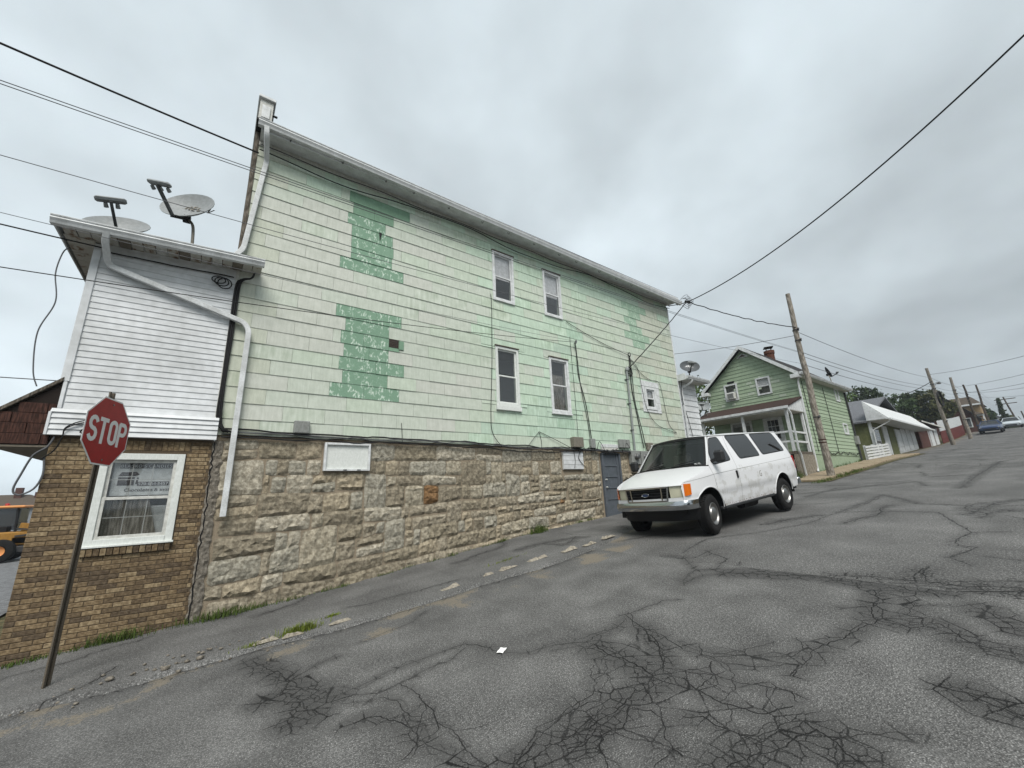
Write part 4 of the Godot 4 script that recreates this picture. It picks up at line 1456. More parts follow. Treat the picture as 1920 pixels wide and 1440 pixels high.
func build_service(t: Node3D) -> void:
	# meters, boxes, conduits and the cables fixed to the wall
	var o := t.position
	var b := MB.new(o)
	var bxx := bx(t, "junction_box", M.box_grey, Vector3(1.21, 1.27, -8.985), Vector3(1.49, 1.52, -8.88), 0.012)
	for j in 6:
		bx(bxx, "rib", M.box_grey, Vector3(1.235 + j * 0.04, 1.29, -8.88), Vector3(1.255 + j * 0.04, 1.5, -8.874), 0.002)
	bx(t, "junction_box", M.box_taupe, Vector3(8.80, 1.22, -8.985), Vector3(9.22, 1.53, -8.82), 0.01)
	bx(t, "junction_box", M.box_grey, Vector3(9.62, 1.22, -8.985), Vector3(9.82, 1.52, -8.88), 0.01)
	for j in 3:
		bx(t, "junction_box", M.box_grey, Vector3(11.02 + j * 0.19, 1.28, -8.985), Vector3(11.19 + j * 0.19, 1.56, -8.90), 0.008)
	bx(t, "junction_box", M.box_taupe, Vector3(12.55, 1.22, -8.985), Vector3(12.85, 1.5, -8.89), 0.01)
	for j in 2:
		var mx := 11.55 + j * 0.52
		var m := bx(t, "electric_meter", M.box_grey, Vector3(mx, 0.72, -9.03), Vector3(mx + 0.46, 1.19, -8.87), 0.012)
		b = MB.new(o)
		b.lathe([Vector2(0.105, 0.0), Vector2(0.105, 0.03), Vector2(0.085, 0.035), Vector2(0.085, 0.10), Vector2(0.07, 0.12), Vector2(0.0, 0.125)], Transform3D(Basis(Vector3(1, 0, 0), PI / 2), Vector3(mx + 0.23, 0.98, -8.868)), 18)
		part(m, "dial_cover", b.mesh(), M.steel)
	bx(t, "meter_board", M.concrete, Vector3(11.6, 0.45, -9.03), Vector3(12.5, 0.71, -8.93))
	# service mast with its weather head
	b = MB.new(o)
	b.cyl(Vector3(11.82, 1.19, -8.93), Vector3(11.88, 4.1, -8.93), 0.036, 0.036, 10)
	var mast := part(t, "conduit", b.mesh(), M.conduit)
	b = MB.new(o)
	b.lathe([Vector2(0.05, -0.05), Vector2(0.075, 0.0), Vector2(0.07, 0.07), Vector2(0.04, 0.12), Vector2(0.0, 0.13)], Transform3D(Basis(Vector3(0, 0, 1), -0.35), Vector3(11.89, 4.14, -8.92)), 12)
	part(mast, "weather_head", b.mesh(), M.conduit)
	for y in [1.9, 2.85, 3.75]:
		b = MB.new(o)
		b.cyl(Vector3(11.825 + (y - 1.19) * 0.02, y, -8.93), Vector3(11.825 + (y - 1.19) * 0.02, y + 0.03, -8.93), 0.042, 0.042, 10)
		b.box(Vector3(11.76, y + 0.004, -8.985), Vector3(11.92, y + 0.026, -8.95))
		part(mast, "strap", b.mesh(), M.dark_metal)
	# cables: black feeders down the wall, thin wires, the bundle along the foot of the shingles
	var runs := [
		[0.016, [Vector3(12.15, 4.72, -8.95), Vector3(12.12, 4.2, -8.95), Vector3(12.10, 3.4, -8.96), Vector3(12.25, 2.3, -8.96), Vector3(12.35, 1.3, -8.93)]],
		[0.012, [Vector3(12.18, 4.70, -8.95), Vector3(12.2, 4.0, -8.95), Vector3(12.2, 3.0, -8.96), Vector3(12.42, 1.9, -8.96), Vector3(12.48, 1.25, -8.93)]],
		[0.008, [Vector3(12.2, 4.6, -8.96), Vector3(12.75, 4.15, -8.96), Vector3(13.3, 3.95, -8.96), Vector3(13.85, 3.9, -8.96), Vector3(14.0, 3.3, -8.96), Vector3(14.15, 2.3, -8.96), Vector3(14.6, 1.95, -8.96)]],
		[0.008, [Vector3(12.2, 4.65, -8.96), Vector3(12.6, 4.3, -8.96), Vector3(12.7, 3.6, -8.955), Vector3(12.86, 2.75, -8.95), Vector3(13.4, 2.2, -8.96), Vector3(14.6, 1.95, -8.96)]],
		[0.012, [Vector3(9.33, 4.68, -8.94), Vector3(9.36, 4.3, -8.96), Vector3(9.38, 3.6, -8.965), Vector3(9.6, 2.7, -8.965), Vector3(9.7, 1.9, -8.965), Vector3(9.72, 1.19, -8.93)]],
		[0.009, [Vector3(9.35, 4.66, -8.95), Vector3(9.45, 3.2, -8.965), Vector3(9.62, 2.1, -8.965), Vector3(9.66, 1.25, -8.94)]],
		[0.006, [Vector3(9.12, 4.9, -8.965), Vector3(9.14, 3.0, -8.965), Vector3(9.12, 1.52, -8.95)]],
		[0.008, [Vector3(6.0, 5.62, -8.965), Vector3(6.02, 5.2, -8.965), Vector3(5.98, 3.5, -8.965), Vector3(5.9, 2.0, -8.965), Vector3(5.95, 1.5, -8.96), Vector3(6.2, 1.16, -8.93)]],
		[0.007, [Vector3(7.55, 1.62, -8.965), Vector3(7.62, 1.4, -8.965), Vector3(7.6, 1.12, -8.93)]],
		[0.008, [Vector3(7.55, 1.64, -8.965), Vector3(8.1, 1.45, -8.95), Vector3(8.8, 1.18, -8.92)]],
		[0.006, [Vector3(7.55, 1.63, -8.965), Vector3(7.3, 1.4, -8.95), Vector3(7.05, 1.16, -8.92)]],
		[0.006, [Vector3(3.42, 1.62, -8.965), Vector3(3.44, 1.4, -8.965), Vector3(3.45, 1.17, -8.95)]],
		[0.009, [Vector3(9.0, 5.42, -8.965), Vector3(10.6, 5.0, -8.96), Vector3(12.1, 4.75, -8.94)]],
	]
	for k in runs:
		b = MB.new(o)
		b.tube(smooth_path(k[1]), k[0], 6)
		part(t, "wall_cable", b.mesh(), M.cable)
	for k in 4:
		b = MB.new(o)
		var p := wavy(Vector3(0.06, 1.30 - 0.05 * k, -8.955), Vector3(12.3, 1.17 - 0.02 * k, -8.93 + 0.01 * k), 90, 0.05, 60 + k)
		for i in p.size():
			p[i].y -= 0.06 * sin(clampf((p[i].x - 5.5) / 3.5, 0.0, 1.0) * PI) * (0.4 + 0.3 * k)
			p[i].y = minf(p[i].y, 1.27 if p[i].x > 0.8 else 2.0)
		b.tube(p, [0.017, 0.012, 0.010, 0.014][k], 6)
		part(t, "wall_cable", b.mesh(), M.cable if k != 1 else M.cable_grey)
	for k in 2:   # long feeder that hangs under the eave
		b = MB.new(o)
		var p := []
		for i in 41:
			var u := i / 40.0
			p.append(Vector3(lerpf(0.0, 15.3, u), 7.42 + 0.10 * k + 0.02 * sin(u * 40.0 + k) - 0.10 * sin(u * PI * 5.0) * (1 - k), -8.90 + 0.03 * k))
		b.tube(p, 0.013 - 0.003 * k, 6)
		part(t, "wall_cable", b.mesh(), M.cable)
	# coils by the mast and the wall brackets
	for c in [[Vector3(12.03, 4.1, -8.93), 0.16], [Vector3(12.16, 4.78, -8.94), 0.07], [Vector3(12.08, 4.05, -8.92), 0.12]]:
		b = MB.new(o)
		var p := []
		for i in 33:
			var a := TAU * i / 16.0
			p.append(c[0] + Vector3(cos(a) * c[1] * 0.7, sin(a) * c[1] * (1.0 + 0.2 * sin(i * 0.7)), 0.02 * sin(i * 0.5)))
		b.tube(p, 0.010, 5)
		part(t, "cable_coil", b.mesh(), M.cable)
	b = MB.new(o)
	b.bar(Vector3(9.33, 4.69, -9.0), Vector3(9.28, 4.71, -8.86), 0.03, 0.03)
	b.bar(Vector3(9.26, 4.66, -8.86), Vector3(9.30, 4.76, -8.86), 0.05, 0.05)
	part(t, "wall_bracket", b.mesh(), M.steel)
	for k in 6:   # cables crossing the basement door head and the second hatch
		b = MB.new(o)
		var x := 9.0 + 0.45 * k
		b.tube(smooth_path([Vector3(x, 1.2, -8.91), Vector3(x + 0.12, 1.08 + 0.18 * (k % 3), -8.90), Vector3(x + 0.3, 1.22, -8.90), Vector3(x + 0.36, 1.05, -8.91)]), 0.009, 5)
		part(t, "wall_cable", b.mesh(), M.cable)
	b = MB.new(o)
	b.tube(smooth_path([Vector3(9.15, 1.15, -8.93), Vector3(9.05, 0.9, -8.93), Vector3(9.2, 0.72, -8.93), Vector3(9.33, 0.62, -8.94), Vector3(9.34, 0.45, -8.95)]), 0.010, 5)
	b.tube(smooth_path([Vector3(8.85, 1.15, -8.93), Vector3(8.9, 0.85, -8.935), Vector3(8.86, 0.6, -8.94)]), 0.007, 5)
	part(t, "wall_cable", b.mesh(), M.cable)


func smooth_path(p: Array) -> Array:
	var c := Curve3D.new()
	c.bake_interval = 0.06
	for i in p.size():
		var d: Vector3 = (p[mini(i + 1, p.size() - 1)] - p[maxi(i - 1, 0)]) / 6.0
		c.add_point(p[i], -d, d)
	var r := []
	for q in c.get_baked_points():
		r.append(q)
	return r


func build_annex() -> void:
	var t := thing("brick_shop", "tan brick shop front with white clad upper storey beside the stop sign", "building", Vector3(-1, -2, -9))
	var o := t.position
	var hole := R(-1.42, -0.56, -0.40, 0.82)
	var b := MB.new(o)
	wall_slab(b, R(-2.02, -2.3, -0.03, 1.12), [hole], -9.22, -9.007)
	b.box(Vector3(-2.015, -2.3, -17.0), Vector3(-1.85, 4.4, -9.225))
	b.box(Vector3(-1.85, -2.3, -17.0), Vector3(-0.12, 4.4, -16.85))
	var wall := part(t, "brick_wall", b.mesh(), M.brick_mortar)
	b = MB.new(o)
	b.box(Vector3(-1.84, -2.3, -11.3), Vector3(-0.05, 1.4, -11.2))
	b.box(Vector3(-1.84, -0.9, -11.2), Vector3(-0.05, -0.8, -9.23))
	b.box(Vector3(-1.84, 1.15, -11.2), Vector3(-0.05, 1.25, -9.23))
	part(t, "inner_wall", b.mesh(), M.inside)
	# bricks
	var brick := cb(Vector3(1, 1, 1), 0.02)
	var lay := func(x0: float, x1: float, y0: float, y1: float, soldier := false) -> void:
		var w := x1 - x0
		var h := y1 - y0
		var k := rng.randi_range(0, 6)
		if y0 < -0.9 and rng.randf() < 0.55:
			k = [2, 3, 5, 1][rng.randi_range(0, 3)]
		elif y0 > -0.4 and rng.randf() < 0.35:
			k = [0, 4, 1][rng.randi_range(0, 2)]
		part(wall, "brick", cb(Vector3(snappedf(w, 0.004), h, 0.1), 0.004), M["brick_%d" % k], Vector3((x0 + x1) / 2, (y0 + y1) / 2, -9.05 + rng.randf_range(-0.0015, 0.0025)) - o, Basis(Vector3(0, 0, 1), rng.randf_range(-0.006, 0.006)))
	var c := 0.0677
	var row := 0
	var y := 1.045
	while y > -2.15:
		var y0 := y - c + 0.0095
		if y < ground_y(-2.0) - 0.1:
			break
		var x := -2.02 - (0.108 if row % 2 else 0.0)
		while x < -0.06:
			var x1 := x + 0.2035
			var a := maxf(x, -2.02)
			var e := minf(x1, -0.05 - 0.03 * (row % 2))
			if row % 2 == 0 and x < -2.0:
				pass
			if e - a > 0.04 and y > ground_y((a + e) / 2) - 0.04:
				var rs := cut([R(a, y0, e, y)], R(-1.445, -0.70, -0.375, 0.875))
				if y > 0.86:
					rs = cut([R(a, y0, e, y)], R(-1.47, 0.86, -0.33, 1.05))
				for r in rs:
					if r.size.x > 0.03 and r.size.y > 0.04:
						lay.call(r.position.x, r.end.x, r.position.y, r.end.y)
			x += 0.213
		y -= c
		row += 1
	var sx := -1.46
	while sx < -0.36:   # soldier course over the window
		lay.call(sx, sx + 0.066, 0.885, 1.04)
		sx += 0.0745
	sx = -1.44
	var sills := part(wall, "sill", cb(Vector3(1.06, 0.03, 0.1), 0.003), M.brick_mortar, Vector3(-0.905, -0.645, -9.06) - o)
	while sx < -0.40:   # sloping rowlock sill
		var k := rng.randi_range(1, 6)
		part(wall, "brick", cb(Vector3(0.066, 0.105, 0.14), 0.004), M["brick_%d" % k], Vector3(sx + 0.034, -0.64, -9.02) - o, Basis(Vector3(1, 0, 0), 0.12))
		sx += 0.0745
	# window with a candy shop poster behind the upper sash
	var win := window(t, R(-1.43, -0.57, -0.39, 0.83), -8.995, 0.10, {"frame": M.flaked_white, "sash_mat": M.old_white, "cols": 3, "lights": 2, "sash": 0.045, "proud": 0.02})
	bx(win, "sill", M.flaked_white, Vector3(-1.45, -0.585, -8.99), Vector3(-0.37, -0.555, -8.93))
	bx(win, "blind", M.curtain, Vector3(-1.3, -0.45, -9.20), Vector3(-0.85, 0.12, -9.195), 0.002)
	bx(win, "blind", M.poster, Vector3(-0.75, -0.45, -9.22), Vector3(-0.5, 0.0, -9.215), 0.002)
	b = MB.new(o)
	b.prism(PackedVector2Array([Vector2(-1.1, -0.46), Vector2(-0.62, -0.46), Vector2(-0.70, -0.18), Vector2(-0.78, 0.10), Vector2(-0.92, 0.10), Vector2(-1.0, -0.2)]), Transform3D(Basis(), Vector3(0, 0, -9.19)), 0.01)
	part(win, "curtain", b.mesh(), M.curtain)
	var ps := bx(win, "poster", M.poster, Vector3(-1.27, 0.17, -9.11), Vector3(-0.54, 0.715, -9.105), 0.001)
	bx(ps, "print", M.poster_dark, Vector3(-1.20, 0.60, -9.104), Vector3(-0.545, 0.675, -9.101), 0.0005)
	bx(ps, "print", M.poster_dark, Vector3(-0.96, 0.32, -9.104), Vector3(-0.56, 0.385, -9.101), 0.0005)
	bx(ps, "print", M.poster_dark, Vector3(-1.20, 0.33, -9.104), Vector3(-1.0, 0.46, -9.101), 0.0005)
	b = MB.new(o)
	b.prism(PackedVector2Array([Vector2(-1.20, 0.48), Vector2(-1.0, 0.48), Vector2(-0.95, 0.50), Vector2(-0.99, 0.545), Vector2(-1.17, 0.54)]), Transform3D(Basis(), Vector3(0, 0, -9.104)), 0.003)
	b.prism(PackedVector2Array([Vector2(-0.985, 0.35), Vector2(-0.96, 0.35), Vector2(-0.95, 0.45), Vector2(-0.975, 0.46)]), Transform3D(Basis(), Vector3(0, 0, -9.104)), 0.003)
	part(ps, "print", b.mesh(), M.poster_dark)
	for s in [["BLASKO'S CANDIES", 0.052, Vector3(-0.875, 0.637, -9.100), M.poster_text], ["570-654-8457", 0.044, Vector3(-0.76, 0.352, -9.100), M.poster_text], ["Chocolates & more", 0.046, Vector3(-0.80, 0.255, -9.102), M.poster_dark]]:
		lettering(ps, s[0], s[1], s[2] - o, Basis(), s[3], 0.002, "Droid Serif" if s[0].begins_with("Choc") else "Droid Sans")
	# white cladding of the upper storey: backing and boards
	b = MB.new(o)
	b.box(Vector3(-2.02, 1.12, -9.22), Vector3(-0.06, 4.5, -9.0))
	var clad := part(t, "cladding", b.mesh(), M.vinyl)
	y = 1.50
	while y < 4.30:
		b = MB.new(o)
		var y1 := minf(y + 0.1065, 4.36)
		b.hexa([Vector3(-1.97, y, -8.982), Vector3(-0.05, y, -8.982), Vector3(-0.05, y, -9.0), Vector3(-1.97, y, -9.0),
			Vector3(-1.97, y1, -8.993), Vector3(-0.05, y1, -8.993), Vector3(-0.05, y1, -9.0), Vector3(-1.97, y1, -9.0)])
		part(clad, "siding_board", b.mesh(), M.vinyl)
		y += 0.1065
	bx(t, "corner_trim", M.vinyl, Vector3(-2.07, 1.93, -9.1), Vector3(-1.97, 4.36, -8.962))
	bx(t, "corner_trim", M.vinyl, Vector3(-2.03, 1.5, -9.1), Vector3(-1.985, 1.927, -8.966))
	# flared skirt over the brickwork
	b = MB.new(o)
	b.hexa([Vector3(-2.07, 1.43, -8.88), Vector3(0.0, 1.43, -8.88), Vector3(0.0, 1.43, -9.0), Vector3(-2.07, 1.43, -9.0),
		Vector3(-2.07, 1.49, -8.93), Vector3(0.0, 1.49, -8.93), Vector3(0.0, 1.50, -9.0), Vector3(-2.07, 1.50, -9.0)])
	part(t, "skirt_cap", b.mesh(), M.vinyl)
	for j in 4:
		b = MB.new(o)
		var a := 1.085 + j * 0.0865
		b.hexa([Vector3(-2.05, a, -8.885), Vector3(0.0, a, -8.885), Vector3(0.0, a, -9.0), Vector3(-2.05, a, -9.0),
			Vector3(-2.05, a + 0.0865, -8.905), Vector3(0.0, a + 0.0865, -8.905), Vector3(0.0, a + 0.0865, -9.0), Vector3(-2.05, a + 0.0865, -9.0)])
		part(t, "siding_board", b.mesh(), M.vinyl)
	bx(t, "corner_trim", M.vinyl, Vector3(-2.085, 1.08, -9.05), Vector3(-2.052, 1.43, -8.878))
	# eaves: vented soffit panels, some rusty, fascia, gutter, roof
	var names := ["soffit_dirty", "soffit_dirty", "old_white", "soffit_dirty", "soffit_grey"]
	var x := -2.42
	var n := 0
	while x < 0.28:
		var m: Material = M[names[n % 5]] if x > -1.9 else M.soffit_dirty
		bx(t, "soffit_panel", m, Vector3(x + 0.004, 4.37 + (x + 2.4) * 0.05 + 0.004 * (n % 2), -8.985 if x > -0.06 else -9.0), Vector3(x + 0.158, 4.385 + (x + 2.4) * 0.05, -8.60), 0.002)
		if rng.randf() < 0.45:
			bx(t, "soffit_seam", M.rust, Vector3(x + 0.158, 4.368 + (x + 2.4) * 0.05, -8.72), Vector3(x + 0.172, 4.384 + (x + 2.4) * 0.05, -8.60), 0.001)
		x += 0.162
		n += 1
	for j in 12:   # soffit of the front eave
		bx(t, "soffit_panel", M.soffit_dirty, Vector3(-2.44, 4.365, -9.2 - j * 0.3), Vector3(-2.07, 4.38, -9.02 - j * 0.3 + 0.11), 0.002)
	b = MB.new(o)
	b.hexa([Vector3(-2.46, 4.34, -8.585), Vector3(0.33, 4.48, -8.585), Vector3(0.33, 4.48, -8.605), Vector3(-2.46, 4.34, -8.605),
		Vector3(-2.46, 4.46, -8.585), Vector3(0.33, 4.60, -8.585), Vector3(0.33, 4.60, -8.605), Vector3(-2.46, 4.46, -8.605)])
	part(t, "fascia", b.mesh(), M.white_paint)
	bx(t, "fascia", M.white_paint, Vector3(-2.485, 4.33, -17.0), Vector3(-2.462, 4.46, -8.55))
	gutter(t, Vector3(-2.50, 4.45, -8.46), Vector3(0.36, 4.59, -8.46), 0.13, 0.125)
	b = MB.new(o)
	b.hexa([Vector3(-2.48, 4.462, -8.6), Vector3(-0.12, 4.60, -8.6), Vector3(-0.12, 5.0, -17.0), Vector3(-2.48, 4.8, -17.0),
		Vector3(-2.48, 4.50, -8.6), Vector3(-0.12, 4.64, -8.6), Vector3(-0.12, 5.05, -17.0), Vector3(-2.48, 4.85, -17.0)])
	part(t, "roof", b.mesh(), M.roof_dark)
	bx(t, "roof", M.roof_dark, Vector3(-0.115, 4.60, -8.98), Vector3(0.3, 4.635, -8.6))
	downspout(t, [Vector3(-1.87, 4.40, -8.52), Vector3(-1.88, 4.25, -8.60), Vector3(-1.84, 3.98, -8.91), Vector3(0.17, 3.37, -8.90), Vector3(0.26, 3.22, -8.90), Vector3(0.25, -0.23, -8.90)], 0.092)
	# ragged mortar and the crack where brickwork meets stone
	b = MB.new(o)
	var rn := noise(71, 2.0, 3)
	b.grid(6, 60, func(i: int, j: int):
		var yy := lerpf(-2.1, 1.08, j / 60.0)
		var u := i / 6.0
		var xx := lerpf(-0.055, 0.13 + 0.05 * rn.get_noise_1d(yy * 2.0), u)
		return Vector3(xx, yy, -9.015 + 0.03 * sin(PI * u) + 0.022 * rn.get_noise_2d(xx * 6.0, yy * 4.0)), false)
	part(t, "mortar_seam", b.mesh(), M.grey_mortar)
	b = MB.new(o)
	var p := []
	for j in 50:
		var yy := lerpf(-1.9, 1.05, j / 49.0)
		p.append(Vector3(-0.01 + 0.035 * rn.get_noise_1d(yy * 3.0 + 9), yy, -8.992))
	b.tube(p, 0.012, 5)
	part(t, "crack", b.mesh(), M.black)
	# cables where the white cladding meets the green shingles
	for k in 3:
		b = MB.new(o)
		var q := [Vector3(0.22, 4.37, -8.70), Vector3(0.18, 4.28, -8.78), Vector3(0.02 + 0.02 * k, 4.27, -8.92), Vector3(-0.05 + 0.03 * k, 4.1, -8.955), Vector3(-0.05 + 0.03 * k, 3.2, -8.955), Vector3(-0.04 + 0.02 * k, 2.2, -8.955), Vector3(-0.04 + 0.03 * k, 1.52, -8.94), Vector3(0.04 + 0.02 * k, 1.30, -8.92), Vector3(0.1 + 0.06 * k, 1.24, -8.94)]
		b.tube(smooth_path(q), 0.018, 6)
		part(t, "wall_cable", b.mesh(), M.cable)
	b = MB.new(o)
	b.tube(wavy(Vector3(-1.86, 4.24, -8.955), Vector3(-0.1, 4.30, -8.955), 40, 0.02, 73), 0.012, 5)
	part(t, "wall_cable", b.mesh(), M.cable)
	for k in 3:
		b = MB.new(o)
		var q := []
		for i in 19:
			var a := TAU * i / 18.0
			q.append(Vector3(-0.33 + 0.05 * k + cos(a) * 0.11, 4.17 - 0.03 * k + sin(a) * (0.07 + 0.02 * k), -8.93 + 0.01 * k))
		b.tube(q, 0.011, 5)
		part(t, "cable_coil", b.mesh(), M.cable)
	for k in 2:
		b = MB.new(o)
		b.tube(smooth_path([Vector3(-1.50, 1.27 - 0.03 * k, -8.86), Vector3(-1.68, 1.31 - 0.03 * k, -8.86), Vector3(-1.86, 1.2 - 0.02 * k, -8.86), Vector3(-1.88, 1.06, -8.87), Vector3(-1.93, 0.86, -8.9), Vector3(-2.06, 0.72, -8.95)]), 0.009, 5)
		part(t, "wall_cable", b.mesh(), M.cable)
	b = MB.new(o)
	b.tube(smooth_path([Vector3(-1.97, 1.06, -8.93), Vector3(-2.02, 0.9, -8.93), Vector3(-2.14, 0.78, -8.95), Vector3(-2.22, 0.5, -8.98), Vector3(-2.26, 0.30, -9.0), Vector3(-2.2, 0.22, -9.0), Vector3(-2.06, 0.30, -8.98), Vector3(-2.0, 0.5, -8.96), Vector3(-2.03, 0.75, -8.96)]), 0.013, 6)
	part(t, "wall_cable", b.mesh(), M.cable_grey)
	b = MB.new(o)
	b.tube(smooth_path([Vector3(-1.56, 1.16, -8.86), Vector3(-1.66, 1.19, -8.86), Vector3(-1.70, 1.13, -8.86), Vector3(-1.63, 1.10, -8.86), Vector3(-1.56, 1.11, -8.86)]), 0.012, 5)
	part(t, "cable_coil", b.mesh(), M.cable)
	# brown shingled awning over the shop front; its end wall in lapped boards
	b = MB.new(o)
	b.prism(PackedVector2Array([Vector2(-2.03, 0.94), Vector2(-2.03, 1.90), Vector2(-2.60, 1.36), Vector2(-2.60, 0.94)]), Transform3D(Basis(), Vector3(0, 0, -17.0)), 8.0)
	var aw := part(t, "awning", b.mesh(), M.brown_dark)
	for j in 4:
		var a := 0.945 + j * 0.155
		var joint := -2.12 - 0.17 * ((j * 7) % 3)
		for s in 2:
			var x0 := joint + 0.004 if s == 0 else maxf(-2.60, -2.03 - (1.93 - a - 0.155) * 1.05)
			var x1 := -2.04 if s == 0 else joint - 0.004
			if x1 - x0 < 0.05:
				continue
			bx(aw, "shingle", M.brown_shingle, Vector3(x0, a, -9.0), Vector3(x1, a + 0.150, -8.975 + 0.003 * s), 0.003)
	b = MB.new(o)
	b.hexa([Vector3(-2.70, 1.30, -8.95), Vector3(-2.03, 1.935, -8.95), Vector3(-2.03, 1.935, -17.0), Vector3(-2.70, 1.30, -17.0),
		Vector3(-2.70, 1.36, -8.95), Vector3(-2.03, 1.99, -8.95), Vector3(-2.03, 1.99, -17.0), Vector3(-2.70, 1.36, -17.0)])
	part(aw, "roof_edge", b.mesh(), M.grey_wood)
	bx(aw, "soffit", M.soffit_grey, Vector3(-2.62, 0.90, -17.0), Vector3(-2.03, 0.935, -8.99))


func lettering(parent: Node3D, text: String, size: float, at: Vector3, turn: Basis, m: Material, depth := 0.004, font := "Droid Sans", bold := true) -> MeshInstance3D:
	var tm := TextMesh.new()
	var f := SystemFont.new()
	f.font_names = PackedStringArray([font])
	if bold:
		f.font_weight = 700
	tm.font = f
	tm.text = text
	tm.font_size = 64
	tm.pixel_size = size / 46.0
	tm.depth = depth
	return part(parent, "lettering", tm, m, at, turn)


func build_rear_extension() -> void:
	var t := thing("house_extension", "low white clad extension with a small eave at the rear of the shingled house", "building", Vector3(16, -0.5, -9.2))
	var o := t.position
	var b := MB.new(o)
	b.box(Vector3(15.30, -0.8, -13.0), Vector3(16.67, 4.2, -9.07))
	var w := part(t, "wall", b.mesh(), M.vinyl)
	var y := 0.0
	while y < 4.1:
		b = MB.new(o)
		var y1 := minf(y + 0.245, 4.2)
		b.hexa([Vector3(15.36, y, -9.035), Vector3(16.67, y, -9.035), Vector3(16.67, y, -9.07), Vector3(15.36, y, -9.07),
			Vector3(15.36, y1, -9.06), Vector3(16.67, y1, -9.06), Vector3(16.67, y1, -9.07), Vector3(15.36, y1, -9.07)])
		part(w, "siding_board", b.mesh(), M.vinyl)
		y += 0.245
	bx(t, "corner_trim", M.white_paint, Vector3(15.3, -0.3, -9.06), Vector3(15.36, 4.2, -9.02))
	b = MB.new(o)
	b.hexa([Vector3(15.28, 4.2, -8.66), Vector3(16.95, 4.2, -8.66), Vector3(16.95, 4.9, -13.0), Vector3(15.28, 4.9, -13.0),
		Vector3(15.28, 4.28, -8.66), Vector3(16.95, 4.28, -8.66), Vector3(16.95, 4.98, -13.0), Vector3(15.28, 4.98, -13.0)])
	part(t, "roof", b.mesh(), M.roof_dark)
	bx(t, "soffit", M.old_white, Vector3(15.28, 4.17, -9.06), Vector3(16.95, 4.196, -8.64))
	bx(t, "fascia", M.white_paint, Vector3(15.28, 4.15, -8.64), Vector3(16.96, 4.29, -8.62))
	gutter(t, Vector3(15.26, 4.30, -8.50), Vector3(17.0, 4.30, -8.50), 0.12, 0.12)
	bx(t, "fascia", M.white_paint, Vector3(15.24, 4.15, -9.5), Vector3(15.275, 4.42, -8.62))
	downspout(t, [Vector3(15.62, 4.2, -8.56), Vector3(15.62, 4.08, -8.58), Vector3(15.42, 3.88, -8.97), Vector3(15.42, -0.2, -8.97)], 0.07)
	b = MB.new(o)
	b.tube(smooth_path([Vector3(15.28, 4.3, -8.8), Vector3(15.32, 3.9, -8.9), Vector3(15.36, 3.3, -8.95), Vector3(15.6, 2.5, -8.97), Vector3(15.78, 1.6, -8.98), Vector3(15.75, 0.5, -8.98)]), 0.014, 6)
	part(t, "wall_cable", b.mesh(), M.cable)


func zwindow(house: Node3D, x: float, r: Rect2, c: float, blind := 0.5) -> MeshInstance3D:
	# double-hung window in a wall that faces -x at x; r holds z and y
	var b := MB.new(house.position)
	var z0 := r.position.x
	var z1 := r.end.x
	var y0 := r.position.y
	var y1 := r.end.y
	b.box(Vector3(x - 0.05, y0, z0), Vector3(x + 0.05, y1, z0 + c))
	b.box(Vector3(x - 0.05, y0, z1 - c), Vector3(x + 0.05, y1, z1))
	b.box(Vector3(x - 0.05, y0, z0 + c), Vector3(x + 0.05, y0 + c, z1 - c))
	b.box(Vector3(x - 0.05, y1 - c, z0 + c), Vector3(x + 0.05, y1, z1 - c))
	var ym := (y0 + y1) / 2
	b.box(Vector3(x - 0.03, ym - 0.025, z0 + c), Vector3(x + 0.02, ym + 0.025, z1 - c))
	var w := part(house, "window", b.mesh(), M.white_paint)
	bx(w, "pane", M.pane, Vector3(x - 0.004, y0 + c, z0 + c), Vector3(x + 0.002, ym - 0.026, z1 - c), 0.0005)
	bx(w, "pane", M.pane, Vector3(x - 0.004, ym + 0.026, z0 + c), Vector3(x + 0.002, y1 - c, z1 - c), 0.0005)
	bx(w, "backing", M.inside, Vector3(x + 0.3, y0, z0), Vector3(x + 0.32, y1, z1), 0.001)
	if blind > 0.0:
		bx(w, "blind", M.blind, Vector3(x + 0.05, y1 - (y1 - y0) * blind, z0 + c), Vector3(x + 0.056, y1 - c, z1 - c), 0.001)
	return w


